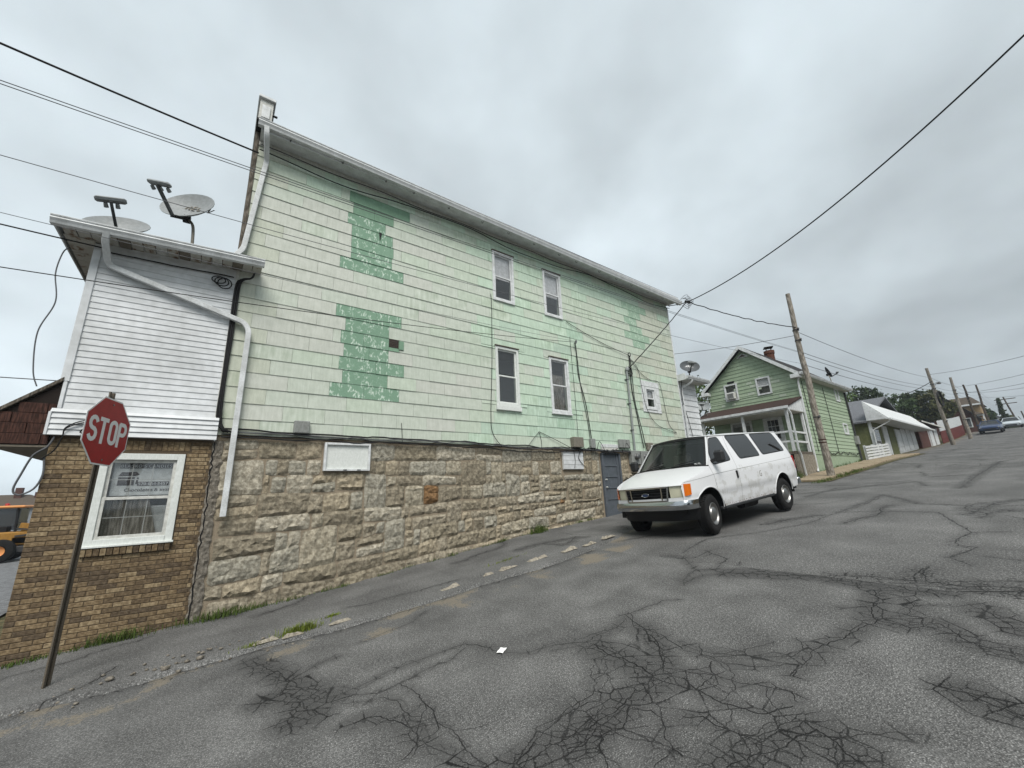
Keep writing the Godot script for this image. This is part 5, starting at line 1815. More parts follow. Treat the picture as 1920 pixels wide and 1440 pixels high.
func build_green_house() -> void:
	var t := thing("gabled_house", "sage green two storey house with white trimmed gable and front porch behind the van", "house", Vector3(27.5, 0.4, -9.9))
	var o := t.position
	var FX := 23.9
	var SZ := -7.55
	var LZ := -12.2
	var BX := 31.3
	var AP := Vector2(-9.9, 7.42)   # z and y of the gable's top
	var eave := 5.42
	var b := MB.new(o)
	var holes := [R(-11.2, 4.56, -10.5, 5.5), R(-9.44, 4.58, -8.76, 5.5), R(-11.2, 1.9, -10.1, 3.25), R(-9.4, 1.32, -8.67, 3.25)]
	var gable := PackedVector2Array([Vector2(LZ, 0.0), Vector2(SZ, 0.0), Vector2(SZ, eave), AP, Vector2(LZ, eave)])
	b.prism(PackedVector2Array([Vector2(LZ, eave), Vector2(SZ, eave), AP]), Transform3D(Basis(Vector3(0, 0, 1), Vector3(0, 1, 0), Vector3(-1, 0, 0)), Vector3(FX + 0.15, 0, 0)), 0.15)
	var rs := [R(LZ, 0.0, SZ, eave)]
	for h in holes:
		rs = cut(rs, h)
	for q in rs:
		b.box(Vector3(FX, q.position.y, q.position.x), Vector3(FX + 0.15, q.end.y, q.end.x))
	var wf := part(t, "wall", b.mesh(), M.sage_1)
	b = MB.new(o)
	b.box(Vector3(FX + 0.15, 0.0, SZ - 0.15), Vector3(BX, eave, SZ))
	b.box(Vector3(FX + 0.15, 0.0, LZ), Vector3(BX, eave, LZ + 0.15))
	b.box(Vector3(BX - 0.15, 0.0, LZ + 0.15), Vector3(BX, eave, SZ - 0.15))
	var ws := part(t, "wall", b.mesh(), M.sage_1)
	b = MB.new(o)
	b.box(Vector3(FX + 1.5, 1.2, LZ + 0.16), Vector3(FX + 1.6, eave, SZ - 0.16))
	b.box(Vector3(FX + 0.16, 3.9, LZ + 0.16), Vector3(FX + 1.5, 4.0, SZ - 0.16))
	part(t, "inner_wall", b.mesh(), M.inside)
	# lapped siding boards, one by one
	var y := 1.2
	while y < 7.3:
		var y1 := y + 0.203
		var ym := (y + y1) / 2
		var z0 := LZ
		var z1 := SZ
		if y1 > eave:
			var k := clampf((y1 - eave) / (AP.y - eave), 0.0, 0.98)
			z0 = lerpf(LZ, AP.x, k)
			z1 = lerpf(SZ, AP.x, k)
		var list := [R(z0, y, z1, y1 - 0.004)]
		for h in holes:
			list = cut(list, h)
		for q in list:
			b = MB.new(o)
			var a: Vector2 = q.position
			var e: Vector2 = q.end
			b.hexa([Vector3(FX - 0.028, a.y, a.x), Vector3(FX - 0.028, a.y, e.x), Vector3(FX, a.y, e.x), Vector3(FX, a.y, a.x),
				Vector3(FX - 0.006, e.y, a.x), Vector3(FX - 0.006, e.y, e.x), Vector3(FX, e.y, e.x), Vector3(FX, e.y, a.x)])
			part(wf, "siding_board", b.mesh(), M["sage_%d" % rng.randi_range(0, 2)])
		if y1 < eave:
			for q in cut(cut([R(FX, y, BX, y1 - 0.004)], R(29.38, 4.4, 30.05, 5.3)), R(29.45, 2.45, 30.2, 3.12)):
				b = MB.new(o)
				var a: Vector2 = q.position
				var e: Vector2 = q.end
				b.hexa([Vector3(a.x, a.y, SZ + 0.028), Vector3(e.x, a.y, SZ + 0.028), Vector3(e.x, a.y, SZ), Vector3(a.x, a.y, SZ),
					Vector3(a.x, e.y, SZ + 0.006), Vector3(e.x, e.y, SZ + 0.006), Vector3(e.x, e.y, SZ), Vector3(a.x, e.y, SZ)])
				part(ws, "siding_board", b.mesh(), M["sage_%d" % rng.randi_range(0, 2)])
		y = y1
	for i in 16:   # chalky touched-up patches on single boards
		var yy := 1.2 + 0.203 * rng.randi_range(15, 24) + 0.03
		var zz := rng.randf_range(-11.6, -8.3)
		if yy > 5.6 and absf(zz + 9.9) > 1.2:
			continue
		bx(wf, "patch", M.sage_chalky, Vector3(FX - 0.031, yy, zz), Vector3(FX - 0.02, yy + 0.12, zz + rng.randf_range(0.1, 0.35)), 0.001)
	# foundation
	b = MB.new(o)
	b.box(Vector3(FX + 0.02, -0.6, LZ + 0.03), Vector3(BX - 0.02, 1.19, SZ - 0.03))
	part(t, "foundation", b.mesh(), M.found_brown)
	# roof: two slopes, white rake boards, gutter
	for s in 2:
		var ez := SZ + 0.28 if s == 0 else LZ - 0.28
		var ey := eave - 0.22
		b = MB.new(o)
		var p0 := [Vector3(FX - 0.35, ey, ez), Vector3(BX + 0.25, ey, ez), Vector3(BX + 0.25, AP.y + 0.02, AP.x), Vector3(FX - 0.35, AP.y + 0.02, AP.x)]
		var up := Vector3(0, 0.11, 0)
		b.hexa([p0[0], p0[1], p0[2], p0[3], p0[0] + up, p0[1] + up, p0[2] + up, p0[3] + up] if s == 0 else [p0[3], p0[2], p0[1], p0[0], p0[3] + up, p0[2] + up, p0[1] + up, p0[0] + up])
		var roof := part(t, "roof", b.mesh(), M.roof_dark)
		b = MB.new(o)
		var a := Vector3(FX - 0.37, ey - 0.09, ez)
		var c := Vector3(FX - 0.37, AP.y - 0.07, AP.x)
		b.hexa([a, a + Vector3(0.03, 0, 0), c + Vector3(0.03, 0, 0), c, a + Vector3(0, 0.21, 0), a + Vector3(0.03, 0.21, 0), c + Vector3(0.03, 0.21, 0), c + Vector3(0, 0.21, 0)])
		part(roof, "rake_board", b.mesh(), M.white_paint)
		bx(roof, "soffit", M.old_white, Vector3(FX - 0.34, ey - 0.03, minf(ez, SZ if s == 0 else LZ)), Vector3(BX + 0.2, ey - 0.005, maxf(ez, SZ if s == 0 else LZ)))
		bx(roof, "eave_return", M.white_paint, Vector3(FX - 0.375, ey - 0.14, minf(ez, ez - (0.4 if s == 0 else -0.4))), Vector3(FX + 0.0, ey + 0.06, maxf(ez, ez - (0.4 if s == 0 else -0.4))))
	gutter(t, Vector3(FX - 0.36, 5.31, SZ + 0.42), Vector3(BX + 0.3, 5.31, SZ + 0.42), 0.12, 0.12)
	b = MB.new(o)
	b.prism(PackedVector2Array([Vector2(-10.22, 6.9), Vector2(-9.58, 6.9), Vector2(-9.9, 7.14)]), Transform3D(Basis(Vector3(0, 0, 1), Vector3(0, 1, 0), Vector3(-1, 0, 0)), Vector3(FX, 0, 0)), 0.05)
	var gv := part(t, "gable_vent", b.mesh(), M.white_paint)
	b = MB.new(o)
	b.prism(PackedVector2Array([Vector2(-10.12, 6.925), Vector2(-9.68, 6.925), Vector2(-9.9, 7.09)]), Transform3D(Basis(Vector3(0, 0, 1), Vector3(0, 1, 0), Vector3(-1, 0, 0)), Vector3(FX - 0.05, 0, 0)), 0.006)
	part(gv, "louvre", b.mesh(), M.grey_wood)
	# windows and porch door
	var w1 := zwindow(t, FX - 0.02, R(-11.22, 4.54, -10.48, 5.52), 0.08, 0.0)
	var ac := bx(w1, "air_conditioner", M.old_white, Vector3(FX - 0.28, 4.62, -11.05), Vector3(FX + 0.02, 4.98, -10.62), 0.01)
	for j in 6:
		bx(ac, "grille_slat", M.dark_metal, Vector3(FX - 0.29, 4.67 + j * 0.048, -11.0), Vector3(FX - 0.278, 4.69 + j * 0.048, -10.67), 0.001)
	bx(w1, "vent_gap", M.black, Vector3(FX - 0.05, 5.56, -11.0), Vector3(FX - 0.026, 5.68, -10.6), 0.002)
	zwindow(t, FX - 0.02, R(-9.47, 4.55, -8.74, 5.52), 0.08, 0.55)
	zwindow(t, FX - 0.02, R(-11.22, 1.88, -10.08, 3.28), 0.1, 0.2)
	var d := bx(t, "porch_door", M.white_paint, Vector3(FX - 0.03, 1.3, -9.4), Vector3(FX + 0.02, 3.24, -8.67), 0.004)
	for k in [[-9.5, 1.3, -9.4, 3.34], [-8.67, 1.3, -8.57, 3.34], [-9.4, 3.24, -8.67, 3.34]]:
		bx(d, "frame", M.white_paint, Vector3(FX - 0.06, k[1], k[0]), Vector3(FX, k[3], k[2]))
	for j in 3:
		for i in 3:
			bx(d, "pane", M.pane_dark, Vector3(FX - 0.035, 2.12 + j * 0.34, -9.29 + i * 0.18), Vector3(FX - 0.031, 2.43 + j * 0.34, -9.13 + i * 0.18), 0.0005)
	for k in [[29.4, 4.4, 30.06, 5.22], [29.46, 2.44, 30.2, 3.1]]:
		window(t, R(k[0], k[1], k[2], k[3]), SZ + 0.02, 0.08, {"blind": 0.5})
	# chimney with its flue cap
	b = MB.new(o)
	for j in 9:
		var r := 0.27 if j < 7 else 0.31
		b.cyl(Vector3(27.5, 7.0 + j * 0.1, -9.8), Vector3(27.5, 7.095 + j * 0.1, -9.8), r, r, 8)
	var ch := part(t, "chimney", b.mesh(), M.chimney_brick)
	b = MB.new(o)
	b.obox(Transform3D(Basis(Vector3(0, 1, 0), 0.5), Vector3(27.5, 8.12, -9.8)), Vector3(0.55, 0.03, 0.5))
	b.bar(Vector3(27.4, 7.9, -9.9), Vector3(27.4, 8.11, -9.9), 0.04, 0.04)
	b.bar(Vector3(27.6, 7.9, -9.7), Vector3(27.6, 8.11, -9.7), 0.04, 0.04)
	part(ch, "flue_cap", b.mesh(), M.dark_metal)
	# porch
	b = MB.new(o)
	b.hexa([Vector3(21.7, 3.36, -7.45), Vector3(23.88, 4.04, -7.45), Vector3(23.88, 4.04, -12.4), Vector3(21.7, 3.36, -12.4),
		Vector3(21.7, 3.43, -7.45), Vector3(23.88, 4.12, -7.45), Vector3(23.88, 4.12, -12.4), Vector3(21.7, 3.43, -12.4)])
	var pr := part(t, "porch_roof", b.mesh(), M.roof_brown)
	bx(pr, "fascia", M.white_paint, Vector3(21.66, 3.24, -12.4), Vector3(21.72, 3.40, -7.45))
	bx(pr, "ceiling", M.old_white, Vector3(21.72, 3.26, -12.35), Vector3(23.86, 3.29, -7.5))
	b = MB.new(o)
	b.prism(PackedVector2Array([Vector2(21.72, 3.30), Vector2(23.86, 3.30), Vector2(23.86, 4.03), Vector2(21.75, 3.37)]), Transform3D(Basis(), Vector3(0, 0, -7.56)), 0.06)
	part(pr, "porch_gable", b.mesh(), M.white_paint)
	b = MB.new(o)
	b.box(Vector3(21.56, 3.30, -12.45), Vector3(21.655, 3.42, -7.4))
	part(pr, "gutter", b.mesh(), M.gutter_white)
	bx(t, "porch_deck", M.grey_wood, Vector3(21.75, 1.16, -12.2), Vector3(23.88, 1.29, -7.5))
	bx(t, "porch_skirt", M.concrete, Vector3(21.85, -0.4, -12.1), Vector3(23.7, 1.155, -8.6))
	for z in [-7.6, -9.62, -11.75]:
		bx(t, "porch_post", M.white_paint, Vector3(21.78, 1.295, z - 0.06), Vector3(21.90, 3.255, z + 0.06), 0.01)
	bx(t, "porch_post", M.white_paint, Vector3(23.66, 1.295, -7.66), Vector3(23.78, 3.255, -7.54), 0.01)
	for k in [1.72, 2.18]:
		bx(t, "porch_rail", M.white_paint, Vector3(21.9, k, -7.63), Vector3(23.66, k + 0.09, -7.57))
		bx(t, "porch_rail", M.white_paint, Vector3(21.81, k, -9.5), Vector3(21.87, k + 0.09, -7.66))
	# white stoop wall
	b = MB.new(o)
	b.prism(PackedVector2Array([Vector2(21.75, -0.3), Vector2(23.86, -0.3), Vector2(23.86, 1.15), Vector2(21.75, 1.15)]), Transform3D(Basis(), Vector3(0, 0, -7.62)), 0.16)
	part(t, "stoop_wall", b.mesh(), M.concrete)
	b = MB.new(o)
	for j in 4:
		b.box(Vector3(21.1 - 0.0 + j * 0.16, -0.4, -8.6), Vector3(21.84, 0.25 + j * 0.22, -7.64))
	part(t, "stoop_steps", b.mesh(), M.concrete)
	downspout(t, [Vector3(21.62, 3.32, -7.43), Vector3(21.66, 3.15, -7.4), Vector3(21.76, 3.0, -7.38), Vector3(21.76, 1.3, -7.38), Vector3(21.9, 1.1, -7.38), Vector3(22.0, 0.15, -7.38)], 0.08)
	downspout(t, [Vector3(23.6, 5.2, -7.25), Vector3(23.7, 5.05, -7.35), Vector3(23.8, 4.9, -7.46), Vector3(23.8, 0.45, -7.46), Vector3(23.55, 0.32, -7.38)], 0.085)
	downspout(t, [Vector3(23.6, 5.2, -12.5), Vector3(23.7, 5.0, -12.4), Vector3(23.84, 4.85, -12.3), Vector3(23.84, 4.1, -12.3)], 0.08)
	for k in 2:
		b = MB.new(o)
		b.tube(smooth_path([Vector3(24.4 + k * 3.0, 5.0, SZ + 0.05), Vector3(24.5 + k * 3.0, 3.5, SZ + 0.05), Vector3(24.6 + k * 3.0, 1.3, SZ + 0.05)]), 0.014, 5)
		part(t, "wall_cable", b.mesh(), M.cable)
	b = MB.new(o)
	b.tube(wavy(Vector3(25.0, 1.3, SZ + 0.06), Vector3(31.2, 1.35, SZ + 0.06), 40, 0.25, 91), 0.02, 5)
	part(t, "wall_cable", b.mesh(), M.cable)
	# meter and pipes at the rear corner
	b = MB.new(o)
	b.cyl(Vector3(31.1, 0.9, SZ + 0.1), Vector3(31.1, 5.1, SZ + 0.08), 0.05, 0.05, 8)
	part(t, "conduit", b.mesh(), M.dark_metal)
	bx(t, "electric_meter", M.box_grey, Vector3(30.9, 1.9, SZ + 0.03), Vector3(31.28, 2.4, SZ + 0.2), 0.01)
	# white board fence between the house and the garage
	var f := thing("board_fence", "low white fence of horizontal boards between green house and olive garage", "fence", Vector3(34, 0.9, -7.3))
	for p in [31.7, 33.4, 35.2, 36.9]:
		bx(f, "post", M.white_paint, Vector3(p - 0.05, ground_y(p) - 0.05, -7.38), Vector3(p + 0.05, ground_y(p) + 0.95, -7.28))
	for j in 5:
		b = MB.new(f.position)
		var h := 0.10 + j * 0.17
		b.hexa([Vector3(31.6, ground_y(31.6) + h, -7.24), Vector3(37.0, ground_y(37.0) + h, -7.24), Vector3(37.0, ground_y(37.0) + h, -7.275), Vector3(31.6, ground_y(31.6) + h, -7.275),
			Vector3(31.6, ground_y(31.6) + h + 0.12, -7.24), Vector3(37.0, ground_y(37.0) + h + 0.12, -7.24), Vector3(37.0, ground_y(37.0) + h + 0.12, -7.275), Vector3(31.6, ground_y(31.6) + h + 0.12, -7.275)])
		part(f, "board", b.mesh(), M.white_paint)


func build_garages() -> void:
	var t := thing("olive_garage", "olive green garage row with white overhanging front roof and white doors", "garage", Vector3(43, 1.6, -7.8))
	var o := t.position
	var b := MB.new(o)
	b.box(Vector3(36.6, 0.8, -14.0), Vector3(50.0, 3.85, -7.85))
	part(t, "wall", b.mesh(), M.olive)
	bx(t, "corner_trim", M.white_paint, Vector3(36.52, 1.0, -7.95), Vector3(36.66, 3.7, -7.78))
	b = MB.new(o)
	b.hexa([Vector3(36.2, 3.62, -7.9), Vector3(43.3, 6.1, -7.9), Vector3(43.3, 6.1, -14.4), Vector3(36.2, 3.62, -14.4),
		Vector3(36.2, 3.74, -7.9), Vector3(43.3, 6.22, -7.9), Vector3(43.3, 6.22, -14.4), Vector3(36.2, 3.74, -14.4)])
	part(t, "roof", b.mesh(), M.roof_grey)
	b = MB.new(o)
	b.hexa([Vector3(43.3, 6.1, -7.9), Vector3(50.4, 3.62, -7.9), Vector3(50.4, 3.62, -14.4), Vector3(43.3, 6.1, -14.4),
		Vector3(43.3, 6.22, -7.9), Vector3(50.4, 3.74, -7.9), Vector3(50.4, 3.74, -14.4), Vector3(43.3, 6.22, -14.4)])
	part(t, "roof", b.mesh(), M.roof_grey)
	# white canopy along the front: sloping panel, boarded end
	b = MB.new(o)
	b.hexa([Vector3(36.3, 3.72, -6.75), Vector3(50.6, 3.72, -6.75), Vector3(50.6, 3.72, -7.9), Vector3(36.3, 3.72, -7.9),
		Vector3(36.3, 3.80, -6.75), Vector3(50.6, 3.80, -6.75), Vector3(50.6, 5.15, -7.9), Vector3(36.3, 5.15, -7.9)])
	var can := part(t, "canopy", b.mesh(), M.white_paint)
	for j in 8:
		var yy := 3.76 + j * 0.16
		bx(can, "siding_board", M.vinyl, Vector3(36.27, yy, -7.9), Vector3(36.3, yy + 0.15, -6.8 - (yy + 0.15 - 3.8) * 0.85), 0.004)
	bx(can, "gutter", M.gutter_white, Vector3(36.25, 3.66, -6.75), Vector3(50.7, 3.78, -6.63))
	downspout(t, [Vector3(36.5, 3.66, -6.7), Vector3(36.45, 3.55, -6.8), Vector3(36.45, 3.1, -7.72), Vector3(36.45, 1.3, -7.74)], 0.08)
	# side window and door, strip, four garage doors
	var win := bx(t, "window", M.white_paint, Vector3(36.85, 2.1, -7.85), Vector3(38.2, 3.35, -7.80))
	for j in 4:
		bx(win, "pane", M.pane_dark, Vector3(36.95, 2.17 + j * 0.29, -7.80), Vector3(38.1, 2.42 + j * 0.29, -7.794), 0.001)
	bx(t, "panel", M.white_paint, Vector3(36.85, 1.2, -7.85), Vector3(38.2, 2.09, -7.81))
	bx(t, "door", M.white_paint, Vector3(39.3, 1.3, -7.85), Vector3(40.6, 3.6, -7.80))
	bx(t, "wall_panel", M.olive, Vector3(40.9, 1.3, -7.85), Vector3(42.4, 3.6, -7.82))
	for j in 4:
		var x := 42.75 + j * 1.72
		var y0 := ground_y(x + 0.8)
		var d := bx(t, "garage_door", M.white_paint, Vector3(x + 0.08, y0 - 0.1, -7.85), Vector3(x + 1.62, 3.55, -7.81))
		for k in 4:
			bx(d, "panel", M.vinyl, Vector3(x + 0.12, y0 + 0.03 + k * 0.45, -7.81), Vector3(x + 1.58, y0 + 0.03 + k * 0.45 + 0.42, -7.785), 0.01)
	# brick garage with hipped roof
	t = thing("brick_garage", "dark red brick garage with hipped tan roof and two white doors", "garage", Vector3(55, 2.4, -8))
	o = t.position
	b = MB.new(o)
	b.box(Vector3(50.5, 1.8, -13.5), Vector3(59.5, 4.65, -7.7))
	part(t, "wall", b.mesh(), M.red_brick)
	b = MB.new(o)
	var e := [Vector3(50.0, 4.6, -7.2), Vector3(60.0, 4.6, -7.2), Vector3(60.0, 4.6, -14.0), Vector3(50.0, 4.6, -14.0)]
	var r0 := Vector3(53.0, 6.1, -10.6)
	var r1 := Vector3(57.0, 6.1, -10.6)
	b.quad(e[0], e[1], r1, r0)
	b.tri(e[1], e[2], r1)
	b.quad(e[2], e[3], r0, r1)
	b.tri(e[3], e[0], r0)
	b.quad(e[3], e[2], e[1], e[0])
	part(t, "roof", b.mesh(), M.roof_tan)
	bx(t, "fascia", M.old_white, Vector3(50.0, 4.5, -7.2), Vector3(60.0, 4.62, -7.16))
	for x in [55.2, 57.4]:
		bx(t, "garage_door", M.white_paint, Vector3(x, 2.5, -7.7), Vector3(x + 1.6, 4.4, -7.65))
	bx(t, "trim", M.white_paint, Vector3(54.6, 2.4, -7.7), Vector3(54.8, 4.5, -7.66))
	# red boarded wall with white pickets
	t = thing("red_wall", "low red boarded wall topped by a white picket fence beside the brick garage", "wall", Vector3(68, 3.8, -7.5))
	o = t.position
	var n := 34
	for i in n:
		var x := 59.8 + i * 0.5
		var y := ground_y(x + 0.25)
		bx(t, "board", M.red_board, Vector3(x, y - 0.1, -7.55), Vector3(x + 0.485, y + 1.15, -7.5))
		bx(t, "picket", M.white_paint, Vector3(x + 0.04, y + 1.16, -7.55), Vector3(x + 0.30, y + 2.25 + 0.05 * (i % 2), -7.52))


func build_far_street() -> void:
	var b: MB
	# dark brick house whose gable faces down the street
	var t := thing("brick_house", "dark brick house with steep gable up the hill behind the bare pole", "house", Vector3(84, 5.2, -8.6))
	var o := t.position
	b = MB.new(o)
	b.prism(PackedVector2Array([Vector2(-10.6, 4.5), Vector2(-6.75, 4.5), Vector2(-6.75, 7.6), Vector2(-8.7, 9.9), Vector2(-10.6, 7.6)]), Transform3D(Basis(Vector3(0, 0, 1), Vector3(0, 1, 0), Vector3(-1, 0, 0)), Vector3(90, 0, 0)), 8.0)
	part(t, "wall", b.mesh(), M.dark_brick)
	for s in 2:
		var ez := -6.4 if s == 0 else -10.95
		b = MB.new(o)
		var p := [Vector3(81.6, 7.2, ez), Vector3(90.3, 7.2, ez), Vector3(90.3, 9.95, -8.7), Vector3(81.6, 9.95, -8.7)]
		var up := Vector3(0, 0.16, 0)
		b.hexa([p[0], p[1], p[2], p[3], p[0] + up, p[1] + up, p[2] + up, p[3] + up] if s == 0 else [p[3], p[2], p[1], p[0], p[3] + up, p[2] + up, p[1] + up, p[0] + up])
		part(t, "roof", b.mesh(), M.roof_dark)
	for z in [-7.4, -9.6]:
		var w := bx(t, "window", M.white_paint, Vector3(81.93, 5.9, z - 0.35), Vector3(82.0, 7.2, z + 0.35))
		bx(w, "pane", M.pane_dark, Vector3(81.9, 6.0, z - 0.25), Vector3(81.925, 7.1, z + 0.25), 0.001)
	# tan house with stacked porches
	t = thing("tan_house", "tall tan house with stacked porches and grey hipped roof up the hill", "house", Vector3(98, 6.2, -9))
	o = t.position
	b = MB.new(o)
	b.box(Vector3(95.6, 5.5, -12.0), Vector3(102, 10.4, -6.9))
	part(t, "wall", b.mesh(), M.tan_wall)
	b = MB.new(o)
	for k in [[95.0, 10.4, 11.7, -6.6, -12.4], [94.4, 8.7, 9.4, -6.7, -10.0]]:
		b.hexa([Vector3(k[0], k[1], k[3]), Vector3(102.5, k[1], k[3]), Vector3(102.5, k[1], k[4]), Vector3(k[0], k[1], k[4]),
			Vector3(k[0] + 1.2, k[2], k[3] - 1.0), Vector3(101, k[2], k[3] - 1.0), Vector3(101, k[2], k[4] + 1.0), Vector3(k[0] + 1.2, k[2], k[4] + 1.0)])
	part(t, "roof", b.mesh(), M.roof_tan)
	for y in [10.3, 8.6, 7.1]:
		bx(t, "porch_beam", M.white_paint, Vector3(94.9, y - 0.12, -12.2), Vector3(95.1, y + 0.12, -6.7))
	for z in [-6.8, -8.4, -10.0]:
		bx(t, "porch_post", M.white_paint, Vector3(94.92, 5.6, z - 0.08), Vector3(95.08, 8.47, z + 0.08))
	for z in [-7.6, -9.2]:
		var w := bx(t, "window", M.white_paint, Vector3(95.52, 5.9, z - 0.5), Vector3(95.6, 6.9, z + 0.5))
		bx(w, "pane", M.pane, Vector3(95.5, 6.0, z - 0.4), Vector3(95.51, 6.8, z + 0.4), 0.001)
	t = thing("white_house", "small white gabled house at the top of the street", "house", Vector3(112, 6.3, -7))
	o = t.position
	b = MB.new(o)
	b.box(Vector3(109, 6.0, -9.5), Vector3(116, 9.2, -6.2))
	part(t, "wall", b.mesh(), M.white_paint)
	b = MB.new(o)
	b.prism(PackedVector2Array([Vector2(-9.8, 9.1), Vector2(-5.9, 9.1), Vector2(-7.8, 10.5)]), Transform3D(Basis(Vector3(0, 0, 1), Vector3(0, 1, 0), Vector3(-1, 0, 0)), Vector3(116.3, 0, 0)), 7.6)
	part(t, "roof", b.mesh(), M.roof_grey)
	# house far down the front street, seen past the shop corner
	t = thing("grey_house", "grey gabled house with two chimneys beyond the backhoe", "house", Vector3(-18.5, -3, -78))
	o = t.position
	b = MB.new(o)
	b.box(Vector3(-24, -3.3, -82), Vector3(-15.5, 0.5, -75))
	part(t, "wall", b.mesh(), M.grey_wall)
	b = MB.new(o)
	b.hexa([Vector3(-24.4, 0.4, -74.6), Vector3(-15.0, 0.4, -74.6), Vector3(-15.0, 0.4, -82.4), Vector3(-24.4, 0.4, -82.4),
		Vector3(-21.5, 1.95, -78.4), Vector3(-18.2, 1.95, -78.4), Vector3(-18.2, 1.95, -78.6), Vector3(-21.5, 1.95, -78.6)])
	part(t, "roof", b.mesh(), M.roof_tan)
	for x in [-18.9, -17.2]:
		bx(t, "chimney", M.dark_brick, Vector3(x - 0.3, 0.8, -77.9), Vector3(x + 0.3, 2.75 if x < -18 else 2.2, -77.3))
	# the houses over the road, behind the photographer, mirrored in glass and paint
	for k in 3:
		var x := -14.0 + k * 17.0
		t = thing("row_house", ["cream house across the street behind the photographer, lowest of the row", "grey house across the street behind the photographer, middle of the row", "tan house across the street behind the photographer, highest of the row"][k], "house", Vector3(x, ground_y(x), 14))
		o = t.position
		b = MB.new(o)
		b.box(Vector3(x - 4, ground_y(x) - 1, 11), Vector3(x + 4, ground_y(x) + 5.4, 20))
		part(t, "wall", b.mesh(), [M.old_white, M.grey_wall, M.tan_wall][k])
		b = MB.new(o)
		b.prism(PackedVector2Array([Vector2(x - 4.4, ground_y(x) + 5.3), Vector2(x + 4.4, ground_y(x) + 5.3), Vector2(x, ground_y(x) + 7.6)]), Transform3D(Basis(), Vector3(0, 0, 10.6)), 9.8)
		part(t, "roof", b.mesh(), M.roof_dark)
		for j in 4:
			var w := bx(t, "window", M.white_paint, Vector3(x - 2.6 + (j % 2) * 3.6, ground_y(x) + 1.0 + (j / 2) * 2.4, 10.95), Vector3(x - 1.4 + (j % 2) * 3.6, ground_y(x) + 2.5 + (j / 2) * 2.4, 11.0))
			bx(w, "pane", M.pane_dark, Vector3(x - 2.5 + (j % 2) * 3.6, ground_y(x) + 1.1 + (j / 2) * 2.4, 10.93), Vector3(x - 1.5 + (j % 2) * 3.6, ground_y(x) + 2.4 + (j / 2) * 2.4, 10.945), 0.001)


func van_hw(x: float, y: float) -> float:
	var h := 1.0
	if y < 0.85:
		h -= 0.05 * pow((0.85 - y) / 0.45, 2.0)
		if y < 0.78:
			h -= 0.012 * smoothstep(0.78, 0.74, y)
	elif y > 1.12:
		h -= 0.245 * pow((y - 1.12) / 0.87, 1.2)
	if x > 1.5:
		h *= 1.0 - 0.19 * pow((x - 1.5) / 1.0, 3.0)
	if x < -2.3:
		h *= 1.0 - 0.05 * pow((-2.3 - x) / 0.5, 2.0)
	return h


func van_side(b: MB, polys: Array, side: float, off: float) -> void:
	# lays flat outlines (x, y) on the curved flank of the van
	var step := 0.11
	for poly in polys:
		var lo := Vector2(99, 99)
		var hi := Vector2(-99, -99)
		for q in poly:
			lo = lo.min(q)
			hi = hi.max(q)
		var x := floorf(lo.x / step) * step
		while x < hi.x:
			var y := floorf(lo.y / step) * step
			while y < hi.y:
				var cell := PackedVector2Array([Vector2(x, y), Vector2(x + step, y), Vector2(x + step, y + step), Vector2(x, y + step)])
				for piece in Geometry2D.intersect_polygons(poly, cell):
					var t := Geometry2D.triangulate_polygon(piece)
					var k := b.v.size()
					for q in piece:
						var h := van_hw(q.x, q.y) + off
						var nx := (van_hw(q.x + 0.02, q.y) - van_hw(q.x - 0.02, q.y)) / 0.04
						var ny := (van_hw(q.x, q.y + 0.02) - van_hw(q.x, q.y - 0.02)) / 0.04
						b.vert(Vector3(q.x, q.y, h * side), Vector3(-nx, -ny, side).normalized(), Vector2((q.x + 2.9) / 5.6, (2.1 - q.y) / 1.8))
					for i in range(0, t.size(), 3):
						var p0: Vector2 = piece[t[i]]
						var cross: float = (piece[t[i + 1]] - p0).cross(piece[t[i + 2]] - p0)
						if (cross > 0.0) == (side > 0.0):
							b.idx.append_array(PackedInt32Array([k + t[i], k + t[i + 2], k + t[i + 1]]))
						else:
							b.idx.append_array(PackedInt32Array([k + t[i], k + t[i + 1], k + t[i + 2]]))
				y += step
			x += step


func disc(c: Vector2, r: float, n := 28) -> PackedVector2Array:
	var p := PackedVector2Array()
	for i in n:
		p.append(c + Vector2.from_angle(TAU * i / n) * r)
	return p


func rounded(pts: Array, r: float) -> PackedVector2Array:
	var p := PackedVector2Array()
	for i in pts.size():
		var c: Vector2 = pts[i]
		var a: Vector2 = c + (pts[(i + pts.size() - 1) % pts.size()] - c).normalized() * r
		var e: Vector2 = c + (pts[(i + 1) % pts.size()] - c).normalized() * r
		for k in 4:
			var t := k / 3.0
			p.append(a.lerp(c, t).lerp(c.lerp(e, t), t))
	return p


